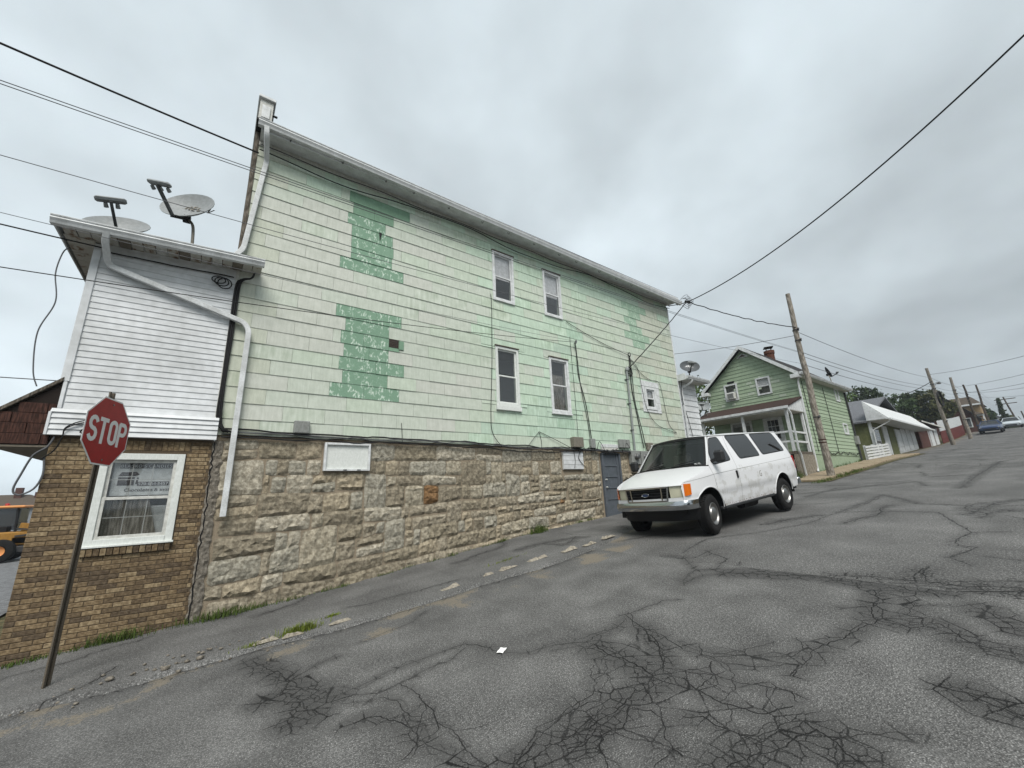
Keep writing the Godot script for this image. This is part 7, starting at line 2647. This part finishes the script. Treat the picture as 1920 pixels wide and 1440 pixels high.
	pa.basis = Basis(Vector3(0, 0, 1), 0.115) * Basis(Vector3(0, 1, 0), 0.55) * Basis.from_scale(Vector3(0.75, 0.75, 0.75))
	# loose stones broken from the pavement edge
	var gm := MB.new()
	for i in 70:
		var px := rng.randf_range(-1.6, 1.2)
		var pz := lip_z(px) + rng.randfn(0.0, 0.16) - 0.08
		if i < 40:
			px = rng.randfn(-0.05, 0.35)
			pz = -7.02 + rng.randfn(0.0, 0.16)
		var r := rng.randf_range(0.006, 0.022)
		if rng.randf() < 0.12:
			r *= 1.7
		var on := 0.045 if pz < lip_z(px) - 0.05 else 0.0
		var fr := Transform3D(Basis.from_euler(Vector3(rng.randf() * 6, rng.randf() * 6, rng.randf() * 6)).scaled(Vector3(1.3, 0.7, 1.0)), Vector3(px, ground_y(px) + on + r * 0.5, pz))
		gm.lathe([Vector2(0, -r), Vector2(r * 0.8, -r * 0.5), Vector2(r, r * 0.2), Vector2(r * 0.6, r * 0.8), Vector2(0, r)], fr, 6)
	var gv := single("gravel", "loose chips of stone scattered along the broken pavement edge", "gravel", gm.mesh(), M.grey_mortar)
	gv.set_meta("kind", "stuff")
	utility_pole(Vector3(21.4, ground_y(21.4), -6.3), Vector3(21.25, 8.6, -6.3), 0.15, "pole_wood", "leaning bare wooden utility pole beside the green gabled house")
	utility_pole(Vector3(52.3, ground_y(52.3), -6.0), Vector3(50.6, 9.2, -6.0), 0.16, "pole_wood", "wooden utility pole with a coil of cable beside the brick garage", true)
	utility_pole(Vector3(64.3, ground_y(64.3), -6.0), Vector3(63.7, 10.1, -6.0), 0.17, "pole_wood", "pale wooden utility pole in front of the dark brick house")
	utility_pole(Vector3(79.5, ground_y(79.5), -6.4), Vector3(79.0, 11.3, -6.5), 0.15, "pole_brown", "thin brown utility pole in front of the tan house")
	utility_pole(Vector3(92.0, ground_y(92), -6.3), Vector3(92.6, 12.9, -6.35), 0.16, "pole_brown", "brown utility pole with stay wires beyond the parked cars")
	utility_pole(Vector3(116.0, ground_y(116), -6.0), Vector3(115.5, 12.7, -6.1), 0.17, "pole_brown", "dark leaning utility pole at the crest of the street")
	var cp := utility_pole(Vector3(126.0, 5.6, -4.6), Vector3(126.0, 14.4, -5.7), 0.17, "pole_brown", "utility pole with two crossarms past the crest of the street")
	b = MB.new(cp.position)
	for y in [13.9, 13.0]:
		b.bar(Vector3(126, y, -7.0), Vector3(126, y, -4.2), 0.14, 0.14)
	part(cp, "crossarm", b.mesh(), M.pole_brown)
	utility_pole(Vector3(140.0, 5.4, -4.0), Vector3(140.0, 12.5, -4.6), 0.17, "pole_brown", "far slim utility pole against the pale horizon")
	build_backhoe()
	parked_car(Vector3(73.6, ground_y(73.6) , -5.0), "car_blue", "dark blue hatchback parked nose downhill past the brick house")
	parked_car(Vector3(87.5, ground_y(87.5), -4.0), "car_silver", "silver white sedan parked at the top of the street")


func utility_pole(a: Vector3, e: Vector3, r: float, m: String, label: String, coil := false) -> Node3D:
	var t := thing("utility_pole", label, "utility pole", a, "utility poles along the street")
	var b := MB.new(a)
	var p := []
	var nn := noise(int(a.x), 0.5, 2)
	for i in 9:
		p.append(a.lerp(e, i / 8.0) + Vector3(nn.get_noise_1d(i * 3.0), 0, nn.get_noise_1d(i * 3.0 + 50)) * 0.05)
	for i in 8:
		b.cyl(p[i], p[i + 1], r * (1.0 - 0.045 * i), r * (1.0 - 0.045 * (i + 1)), 10, i == 7)
	part(t, "shaft", b.mesh(), M[m])
	b = MB.new(a)
	for k in [0.78, 0.72, 0.30]:
		var c := a.lerp(e, k)
		b.cyl(c, c + Vector3(0, 0.05, 0), r * 0.93, r * 0.93, 10, false)
		b.cyl(c + Vector3(-0.1, 0, 0.1), c + Vector3(-0.16, 0.05, 0.16), 0.035, 0.05, 8)
	part(t, "clamp", b.mesh(), M.dark_metal)
	if a.x > 20.0 and a.x < 30.0:
		b = MB.new(a)
		var c := a.lerp(e, 0.17)
		b.cyl(c, c + Vector3(0, 0.05, 0), r * 1.0, r * 1.0, 10, false)
		b.cyl(c + Vector3(0, 0.12, 0), c + Vector3(0, 0.17, 0), r * 0.99, r * 0.99, 10, false)
		part(t, "strap", b.mesh(), M.brown_shingle)
	if coil:
		b = MB.new(a)
		var c := a.lerp(e, 0.585) + Vector3(-0.35, 0, 0.2)
		for j in 3:
			var q := []
			for i in 25:
				q.append(c + Vector3(cos(TAU * i / 24) * 1.0, sin(TAU * i / 24) * (0.62 + 0.03 * j), 0.04 * j))
			b.tube(q, 0.03, 5)
		part(t, "cable_coil", b.mesh(), M.cable)
		b = MB.new(a)
		b.tube(smooth_path([a.lerp(e, 0.72), a.lerp(e, 0.75) + Vector3(0.9, 0.2, 0.0), a.lerp(e, 0.78) + Vector3(2.6, 0.55, 0.1)]), 0.05, 6)
		b.cbox(a.lerp(e, 0.78) + Vector3(2.9, 0.5, 0.1), Vector3(0.7, 0.12, 0.3), 0.04)
		part(t, "street_light", b.mesh(), M.steel)
	return t


func build_backhoe() -> void:
	var g := ground_y(-7.3)
	var t := thing("backhoe_loader", "yellow backhoe loader standing in the front street past the shop corner", "backhoe", Vector3(-8.05, g, -31))
	t.rotation.y = PI / 2
	var o := t.position
	var b := MB.new(o)
	var at := func(x: float, y: float, z: float) -> Vector3: return o + Vector3(x, y, z)
	b.cbox(at.call(0.0, 1.05, -0.2), Vector3(1.5, 0.6, 3.4), 0.05)
	b.cbox(at.call(-0.1, 1.35, -2.0), Vector3(1.0, 0.6, 1.5), 0.08)
	part(t, "body", b.mesh(), M.loader_yellow)
	b = MB.new(o)
	for p in [[-0.65, -0.6], [0.65, -0.6], [-0.65, 0.85], [0.65, 0.85]]:
		b.bar(at.call(p[0], 1.3, p[1]), at.call(p[0] * 0.95, 2.45, p[1] * 0.9), 0.07, 0.07)
	b.bar(at.call(-0.65, 1.75, 0.85), at.call(0.65, 1.75, 0.85), 0.05, 0.05)
	part(t, "cab_frame", b.mesh(), M.black)
	b = MB.new(o)
	b.cbox(at.call(0, 2.5, 0.1), Vector3(1.5, 0.12, 1.8), 0.04)
	part(t, "cab_roof", b.mesh(), M.loader_orange)
	b = MB.new(o)
	b.lathe([Vector2(0.08, 0), Vector2(0.08, 0.1), Vector2(0.0, 0.13)], Transform3D(Basis(), at.call(0.1, 2.56, 0.2)), 10)
	part(t, "beacon", b.mesh(), M.sign_red)
	b = MB.new(o)
	b.box(at.call(-0.6, 1.4, 0.86), at.call(0.6, 2.4, 0.87))
	b.box(at.call(0.64, 1.4, -0.55), at.call(0.65, 2.4, 0.8))
	part(t, "cab_glass", b.mesh(), M.pane_dark)
	b = MB.new(o)
	b.cbox(at.call(0.0, 1.3, 0.3), Vector3(0.5, 0.6, 0.4), 0.05)
	part(t, "seat", b.mesh(), M.black)
	for s in [-1.0, 1.0]:
		for k in [[0.55, 0.52], [-2.1, 0.45]]:
			var c: Vector3 = at.call(0.85 * s, k[1], k[0])
			b = MB.new(o)
			var f := Transform3D(Basis(Vector3(0, 0, 1), -PI / 2 * s), c)
			b.lathe([Vector2(k[1] * 0.5, -0.2), Vector2(k[1] * 0.9, -0.2), Vector2(k[1], -0.13), Vector2(k[1], 0.13), Vector2(k[1] * 0.9, 0.2), Vector2(k[1] * 0.5, 0.2)], f, 24)
			var w := part(t, "wheel", b.mesh(), M.tyre)
			b = MB.new(o)
			b.lathe([Vector2(k[1] * 0.45, 0.19), Vector2(k[1] * 0.35, 0.1), Vector2(0.0, 0.1)], f, 18)
			part(w, "rim", b.mesh(), M.loader_orange)
	# folded digging arm and stabiliser
	b = MB.new(o)
	b.bar(at.call(-0.55, 0.75, 1.1), at.call(-0.55, 1.70, 1.25), 0.25, 0.3)
	b.bar(at.call(-0.55, 1.62, 0.95), at.call(-0.55, 1.45, 1.9), 0.2, 0.26)
	b.bar(at.call(-0.55, 1.35, 1.0), at.call(-0.55, 1.0, 1.7), 0.2, 0.22)
	b.cbox(at.call(-0.5, 0.95, 1.2), Vector3(0.5, 0.35, 0.8), 0.04)
	part(t, "boom", b.mesh(), M.loader_yellow)
	b = MB.new(o)
	b.bar(at.call(-0.75, 1.15, 0.9), at.call(-0.75, 1.25, 1.9), 0.08, 0.08)
	b.bar(at.call(-0.75, 1.5, 0.9), at.call(-0.75, 1.35, 1.8), 0.06, 0.06)
	b.cbox(at.call(-0.6, 0.55, 1.35), Vector3(0.4, 0.3, 0.7), 0.04)
	part(t, "stabiliser", b.mesh(), M.dark_metal)


func parked_car(at: Vector3, paint: String, label: String) -> void:
	# nose points downhill (-x)
	var t := thing("parked_car", label, "car", at, "cars parked up the street")
	t.basis = Basis(Vector3(0, 0, 1), 0.09)
	var b := MB.new()
	var prof := [[-2.15, 0.45, 0.70, 0.80], [-2.05, 0.35, 0.82, 0.84], [-1.2, 0.28, 0.95, 0.88], [-0.6, 0.28, 1.0, 0.89], [1.5, 0.28, 1.02, 0.88], [2.05, 0.35, 0.98, 0.84], [2.2, 0.45, 0.80, 0.78]]
	b.grid(12, 6, func(i: int, j: int):
		var p: Array = prof[j]
		var ring := [Vector2(-0.92, 0.0), Vector2(-1.0, 0.3), Vector2(-1.0, 0.7), Vector2(-0.9, 0.97), Vector2(-0.5, 1.0), Vector2(0, 1.02), Vector2(0.5, 1.0), Vector2(0.9, 0.97), Vector2(1.0, 0.7), Vector2(1.0, 0.3), Vector2(0.92, 0.0), Vector2(0, -0.02), Vector2(-0.92, 0.0)]
		return Vector3(p[0], lerpf(p[1], p[2], ring[i].y), ring[i].x * p[3]))
	b.box(Vector3(-2.14, 0.46, -0.7), Vector3(-2.10, 0.72, 0.7))
	b.box(Vector3(2.14, 0.46, -0.7), Vector3(2.18, 0.78, 0.7))
	part(t, "body", b.mesh(), M[paint])
	b = MB.new()
	b.hexa([Vector3(-0.95, 0.96, 0.80), Vector3(1.75, 0.98, 0.80), Vector3(1.75, 0.98, -0.80), Vector3(-0.95, 0.96, -0.80),
		Vector3(-0.25, 1.40, 0.60), Vector3(1.2, 1.41, 0.60), Vector3(1.2, 1.41, -0.60), Vector3(-0.25, 1.40, -0.60)])
	part(t, "greenhouse", b.mesh(), M.tinted)
	b = MB.new()
	b.cbox(Vector3(0.48, 1.42, 0), Vector3(1.5, 0.05, 1.22), 0.02)
	for s in [-1.0, 1.0]:
		b.bar(Vector3(-0.97, 0.97, s * 0.80), Vector3(-0.26, 1.41, s * 0.605), 0.05, 0.05)
		b.bar(Vector3(1.76, 0.99, s * 0.80), Vector3(1.21, 1.41, s * 0.605), 0.07, 0.06)
		b.bar(Vector3(0.35, 0.99, s * 0.81), Vector3(0.42, 1.41, s * 0.61), 0.06, 0.04)
	part(t, "roof", b.mesh(), M[paint])
	for s in [-1.0, 1.0]:
		b = MB.new()
		b.cbox(Vector3(-2.08, 0.68, s * 0.62), Vector3(0.12, 0.12, 0.28), 0.03)
		part(t, "headlight", b.mesh(), M.lens)
		b = MB.new()
		b.cbox(Vector3(-0.75, 1.02, s * 0.93), Vector3(0.08, 0.13, 0.16), 0.03)
		part(t, "mirror", b.mesh(), M[paint])
		for x in [-1.35, 1.35]:
			var f := Transform3D(Basis(Vector3(1, 0, 0), PI / 2 * s), Vector3(x, 0.31, s * 0.80))
			b = MB.new()
			b.lathe([Vector2(0.17, -0.1), Vector2(0.28, -0.1), Vector2(0.31, -0.06), Vector2(0.31, 0.06), Vector2(0.28, 0.1), Vector2(0.17, 0.1)], f, 20)
			var w := part(t, "wheel", b.mesh(), M.tyre)
			b = MB.new()
			b.lathe([Vector2(0.185, 0.09), Vector2(0.15, 0.06), Vector2(0.0, 0.08)], f, 14)
			part(w, "rim", b.mesh(), M.hubcap)
	b = MB.new()
	b.box(Vector3(-2.17, 0.44, -0.5), Vector3(-2.12, 0.58, 0.5))
	part(t, "grille", b.mesh(), M.black)


func wire(label: String, a: Vector3, e: Vector3, sag: float, r := 0.011, m := "cable", wave := 0.0) -> void:
	var p := []
	var n := 36
	for i in n + 1:
		var t := float(i) / n
		p.append(a.lerp(e, t) - a + Vector3(0, -sag * 4.0 * t * (1.0 - t) + wave * sin(t * 60.0) * sin(t * PI), wave * cos(t * 47.0)))
	var b := MB.new()
	b.tube(p, r, 5)
	single("overhead_wire", label, "wire", b.mesh(), M[m], a, "overhead wires")


func build_wires() -> void:
	var p1 := func(y: float) -> Vector3: return Vector3(21.3, y, -6.2)
	# a pole down the street, outside the picture, carries the lines past the house
	utility_pole(Vector3(-16, ground_y(-16), -6.6), Vector3(-16, 8.2, -6.6), 0.16, "pole_brown", "utility pole at the corner down the street from the stop sign")
	wire("thick twisted cable from the corner pole to the eave of the shingled house", Vector3(-16, 7.3, -6.6), Vector3(0.0, 7.30, -8.88), 0.32, 0.019, "cable")
	wire("upper of the paired lines running past the house to the leaning pole", Vector3(-16, 4.92, -6.45), p1.call(5.60), 0.32, 0.006, "cable_grey")
	wire("lower of the paired lines running past the house to the leaning pole", Vector3(-16, 4.885, -6.45), p1.call(5.56), 0.33, 0.006, "cable_grey")
	wire("thin line low across the house front to the leaning pole", Vector3(-16, 4.0, -6.45), p1.call(5.05), 0.52, 0.005, "cable_grey")
	wire("black line from the corner pole to the shop eave", Vector3(-16, 4.9, -7.6), Vector3(-1.95, 4.28, -8.92), 0.30, 0.012, "cable")
	wire("thin line from the corner pole across the white cladding to the wall bracket", Vector3(-16, 4.4, -7.6), Vector3(9.28, 4.73, -8.86), 0.42, 0.005, "cable_grey")
	wire("black line drooping across the shingles to the wall bracket", Vector3(-16, 2.9, -7.6), Vector3(9.28, 4.70, -8.86), 0.52, 0.008, "cable")
	wire("thin line into the top of the brown awning", Vector3(-16, 1.8, -8.0), Vector3(-2.06, 1.93, -9.0), 0.15, 0.008, "cable_grey")
	# drop wire hanging from the front eave
	var b := MB.new()
	b.tube(smooth_path([Vector3(0, 0, 0), Vector3(-0.05, -0.12, 0), Vector3(-0.06, -0.5, 0.02), Vector3(0.02, -0.98, 0.02), Vector3(-0.08, -1.5, 0.0), Vector3(-0.02, -2.1, 0), Vector3(0.06, -2.35, 0)]), 0.009, 6)
	single("drop_wire", "loose grey wire hanging from the shop eave down to the awning", "wire", b.mesh(), M.cable_grey, Vector3(-2.34, 4.15, -8.92))
	# the splice at the house corner and the lines that leave it
	var k := Vector3(16.0, 7.72, -8.4)
	var t := thing("cable_splice", "tangle of spliced cables hanging off the eave corner", "cable splice", k)
	for i in 5:
		b = MB.new(k)
		var c := k + Vector3(0.05 * i - 0.1, 0.02 * i, 0.03 * i)
		b.tube(smooth_path([c + Vector3(-0.4, 0.0, -0.05), c + Vector3(-0.1, 0.25 - 0.1 * i, 0), c + Vector3(0.12, 0.30 - 0.08 * i, 0.03), c + Vector3(0.1, -0.05, 0), c + Vector3(0.05, -0.35 + 0.05 * i, 0), c + Vector3(-0.4, -0.28 + 0.05 * i, -0.02)]), 0.009, 5)
		part(t, "strand", b.mesh(), M.cable_grey if i % 2 else M.cable)
	b = MB.new(k)
	b.cbox(k + Vector3(-0.05, -0.02, 0), Vector3(0.34, 0.1, 0.1), 0.03)
	part(t, "sleeve", b.mesh(), M.cable)
	wire("short cable from the house eave to the splice", Vector3(15.2, 7.52, -8.87), k, 0.03, 0.018)
	wire("heavy cable rising from the splice over the street", k, Vector3(10.5, 8.78, 3.6), 0.85, 0.020, "cable")
	wire("wavy cable from the splice to the leaning pole", k, p1.call(6.85), 0.16, 0.020, "cable", 0.018)
	wire("service cable from the splice down to the mast", k + Vector3(-0.2, -0.1, 0), Vector3(11.98, 4.22, -8.88), 0.05, 0.020, "cable", 0.006)
	wire("cable from the rear of the shingled house to the leaning pole", Vector3(19.5, 6.95, -12.0), p1.call(6.5), 0.10, 0.013, "cable_grey")
	# up the street
	var q := [Vector3(21.3, 0, -6.2), Vector3(50.9, 0, -5.9), Vector3(63.9, 0, -5.9), Vector3(79.2, 0, -6.4), Vector3(92.5, 0, -6.3), Vector3(115.6, 0, -6.1)]
	var hs := [[6.6, 8.3, 9.2, 10.4, 11.9, 11.9], [5.6, 7.5, 8.6, 10.0, 11.2, 11.2], [5.4, 7.2, 8.2, 9.6, 10.9, 10.8], [5.0, 6.8, 7.9, 9.2, 10.4, 10.3]]
	var nm := ["highest", "second", "third", "lowest"]
	var span := ["from the leaning pole up to the coil pole", "from the coil pole to the pale pole", "from the pale pole to the thin brown pole", "from the thin brown pole to the stayed pole", "from the stayed pole to the crest"]
	for j in 4:
		for i in 5:
			wire("%s line running %s" % [nm[j], span[i]], Vector3(q[i].x, hs[j][i], q[i].z), Vector3(q[i + 1].x, hs[j][i + 1], q[i + 1].z), 0.30 if i == 0 else 0.12, 0.012, "cable_grey")
	wire("upper line from the coil pole across to the far side of the street", Vector3(50.7, 8.6, -5.9), Vector3(34.0, 6.4, 3.0), 0.30, 0.014, "cable_grey")
	wire("upper line from the pale pole across to the far side of the street", Vector3(63.9, 9.0, -5.9), Vector3(34.0, 5.6, 3.0), 0.30, 0.014, "cable_grey")
	wire("lower line from the pale pole across to the far side of the street", Vector3(63.9, 8.3, -5.9), Vector3(34.0, 5.0, 3.0), 0.30, 0.014, "cable_grey")
	wire("line from the thin brown pole across to the far side of the street", Vector3(79.2, 10.2, -6.4), Vector3(34.0, 4.6, 3.0), 0.40, 0.014, "cable_grey")
	wire("line from the stayed pole across to the far side of the street", Vector3(92.5, 11.0, -6.3), Vector3(34.0, 4.0, 3.0), 0.40, 0.014, "cable_grey")
	wire("heavy cable looping from the coil pole to the garage roof", Vector3(50.8, 8.0, -5.9), Vector3(45.0, 6.2, -8.6), 0.25, 0.03, "cable")
	utility_pole(Vector3(34.0, ground_y(34), 3.2), Vector3(34.0, 8.6, 3.2), 0.16, "pole_brown", "utility pole on the far side of the street behind the photographer")
	utility_pole(Vector3(10.5, ground_y(10.5), 3.8), Vector3(10.5, 9.4, 3.8), 0.16, "pole_brown", "utility pole on the photographer's side of the street opposite the van")


func blades(b: MB, c: Vector3, n: int, spread: Vector2, h: float) -> void:
	for i in n:
		var p := c + Vector3(rng.randfn(0, 0.5) * spread.x, 0, rng.randfn(0, 0.5) * spread.y)
		p.y = ground_y(p.x) + 0.03
		var hh := h * rng.randf_range(0.35, 1.0)
		var a := rng.randf() * TAU
		var d := Vector3(cos(a), 0, sin(a))
		var w := d.rotated(Vector3.UP, PI / 2) * rng.randf_range(0.003, 0.006)
		var lean := d * hh * rng.randf_range(0.15, 0.8)
		var m := p + lean * 0.4 + Vector3(0, hh * 0.65, 0)
		b.quad(p - w, p + w, m + w * 0.8, m - w * 0.8)
		b.tri(m - w * 0.8, m + w * 0.8, p + lean + Vector3(0, hh, 0))


func tree(called: String, label: String, base: Vector3, h: float, r: float, clumps: int, leaf: float, m: String, group: String, shape := 0) -> Node3D:
	var t := thing(called, label, "tree", base, group)
	var b := MB.new()
	var tips := []
	var trunk_top := h * (0.45 if shape == 0 else 0.95)
	b.cyl(Vector3.ZERO, Vector3(0.05 * h * 0.3, trunk_top, 0), h * 0.028, h * 0.012, 8)
	for i in clumps:
		var p := Vector3.ZERO
		if shape == 0:
			var a := rng.randf() * TAU
			var rr := r * sqrt(rng.randf())
			var yy := h * rng.randf_range(0.38, 0.98)
			var k := sin(clampf((yy / h - 0.25) / 0.78, 0.0, 1.0) * PI)
			p = Vector3(cos(a) * rr * (0.35 + 0.65 * k), yy, sin(a) * rr * (0.35 + 0.65 * k))
			if i % 3 == 0:
				b.cyl(Vector3(0.01 * h, trunk_top * rng.randf_range(0.6, 1.0), 0), p, h * 0.010, h * 0.003, 5, false)
		else:
			var v := rng.randf()
			var a := rng.randf() * TAU
			p = Vector3(cos(a), 0, sin(a)) * r * (1.0 - v) * rng.randf_range(0.3, 1.0) + Vector3(0, h * lerpf(0.10, 1.0, v), 0)
		tips.append(p)
	part(t, "trunk", b.mesh(), M.bark)
	b = MB.new()
	for p in tips:
		var cr := r * rng.randf_range(0.16, 0.30) * (1.0 if shape == 0 else 0.8)
		for k in int(26 if shape == 0 else 16):
			var d := Vector3(rng.randfn(), rng.randfn() * 0.7, rng.randfn()).normalized() * cr * pow(rng.randf(), 0.4)
			var q: Vector3 = p + d
			var u := Vector3(rng.randfn(), rng.randfn(), rng.randfn()).normalized()
			var w := u.cross(Vector3(rng.randfn(), rng.randfn(), rng.randfn())).normalized()
			var s := leaf * rng.randf_range(0.5, 1.1)
			b.tri(q - u * s * 0.5, q + w * s * 0.32, q + u * s * 0.6)
			b.tri(q - u * s * 0.5, q + u * s * 0.6, q - w * s * 0.32 + Vector3(0, s * 0.1, 0))
	part(t, "crown", b.mesh(), M[m])
	return t


func build_plants() -> void:
	var b := MB.new()
	for i in 120:
		var x := rng.randf_range(0.0, 10.0)
		var k := noise(61, 0.8, 2).get_noise_1d(x * 3.0)
		if k < -0.05:
			continue
		blades(b, Vector3(x, 0, -8.93), int(10 + 26 * k), Vector2(0.14, 0.06), 0.05 + 0.12 * maxf(0.0, k))
	blades(b, Vector3(0.35, 0, -8.88), 380, Vector2(0.55, 0.14), 0.17)
	blades(b, Vector3(0.9, 0, -8.9), 140, Vector2(0.4, 0.10), 0.10)
	blades(b, Vector3(7.25, 0, -8.85), 240, Vector2(0.25, 0.14), 0.24)
	blades(b, Vector3(-0.85, 0, -8.9), 330, Vector2(0.34, 0.10), 0.19)
	blades(b, Vector3(-1.5, 0, -8.9), 220, Vector2(0.7, 0.08), 0.09)
	blades(b, Vector3(-2.1, 0, -8.88), 160, Vector2(0.5, 0.1), 0.08)
	single("grass", "thin grass and weeds growing along the foot of the stone wall", "grass", b.mesh(), M.grass).set_meta("kind", "stuff")
	for k in [[1.25, -6.84, 420, 0.24, 0.08, 0.13, "bright tuft of grass growing between broken kerb stones"], [0.76, -6.80, 130, 0.22, 0.05, 0.06, "flat patch of grass at the lip of the pavement by the loose gravel"], [1.75, -7.15, 200, 0.12, 0.06, 0.05, "small weed patch in the pavement behind the kerb stones"], [5.0, -7.2, 160, 0.4, 0.07, 0.06, "thin line of grass along a pavement crack short of the van"]]:
		b = MB.new()
		blades(b, Vector3(k[0], 0, k[1]), k[2], Vector2(k[3], k[4]), k[5])
		single("grass_tuft", k[6], "grass", b.mesh(), M.grass_bright).set_meta("kind", "stuff")
	b = MB.new()
	for i in 60:
		blades(b, Vector3(rng.randf_range(18.6, 24.5), 0, rng.randf_range(-6.1, -5.8)), 14, Vector2(0.3, 0.1), 0.14)
		blades(b, Vector3(rng.randf_range(24, 38), 0, rng.randf_range(-7.55, -7.3)), 12, Vector2(0.4, 0.06), 0.22)
	blades(b, Vector3(20.6, 0, -7.3), 260, Vector2(0.35, 0.25), 0.45)
	single("grass", "rough grass and weeds along the concrete slabs by the green gabled house", "grass", b.mesh(), M.grass).set_meta("kind", "stuff")
	# trees
	tree("leafy_tree", "dark leafy tree filling the gap between the white extension and green house", Vector3(33, 0.3, -18.5), 8.5, 2.6, 90, 0.30, "leaf_1", "trees behind the houses")
	tree("leafy_tree", "bushy green tree showing between green house and grey garage roof", Vector3(60, 2.6, -15.8), 7.4, 3.0, 110, 0.40, "leaf_1", "trees behind the houses")
	tree("spreading_tree", "dark spreading tree with open crown above the olive garage", Vector3(70, 3.6, -14.6), 8.2, 2.3, 90, 0.42, "leaf_2", "trees behind the houses")
	tree("spreading_tree", "dark tree behind the brick garage roof, its crown reaching the coil pole", Vector3(76, 4.2, -12.6), 6.6, 2.6, 100, 0.42, "leaf_0", "trees behind the houses")
	tree("spreading_tree", "tall dark tree behind the coil pole", Vector3(78, 4.4, -10.9), 6.8, 2.2, 100, 0.42, "leaf_2", "trees behind the houses")
	tree("spreading_tree", "olive brown tree between the pale pole and dark brick house", Vector3(76, 4.4, -9.2), 6.2, 1.8, 90, 0.40, "leaf_3", "trees behind the houses")
	tree("leafy_tree", "rounded tree beside the small white house at the crest", Vector3(104, 6.1, -7.3), 4.2, 1.5, 60, 0.40, "leaf_0", "trees behind the houses")
	tree("evergreen_tree", "narrow dark evergreen at the crest of the street", Vector3(104, 6.1, -5.3), 5.6, 0.85, 110, 0.34, "leaf_2", "trees behind the houses", 1)
	tree("leafy_tree", "pale green tree past the crest beside the crossarm pole", Vector3(128, 5.6, -6.2), 5.2, 1.8, 60, 0.5, "leaf_3", "trees behind the houses")
	for k in 3:   # mirrored in the side windows of the van
		var xx := 38.0 + 9.0 * k
		tree("leafy_tree", "tall leafy tree across the street from the %s" % ["olive garage doors", "brick garage", "red boarded wall"][k], Vector3(xx, ground_y(xx), 9.5 + k), 8.5 - k, 3.6, 110, 0.36, "leaf_%d" % (k % 3), "trees across the street")
	var names := ["leafy tree across the street opposite the house door", "leafy tree across the street opposite the van", "leafy tree across the street up from the van", "leafy tree across the street opposite the green gabled house"]
	for i in 4:
		var x: float = [4.0, 12.0, 20.0, 29.0][i]
		tree("leafy_tree", names[i], Vector3(x, ground_y(x), 12.5 + 2.0 * (i % 2)), 7.5 + i % 2, 3.4, 110, 0.34, "leaf_%d" % (i % 3), "trees across the street")
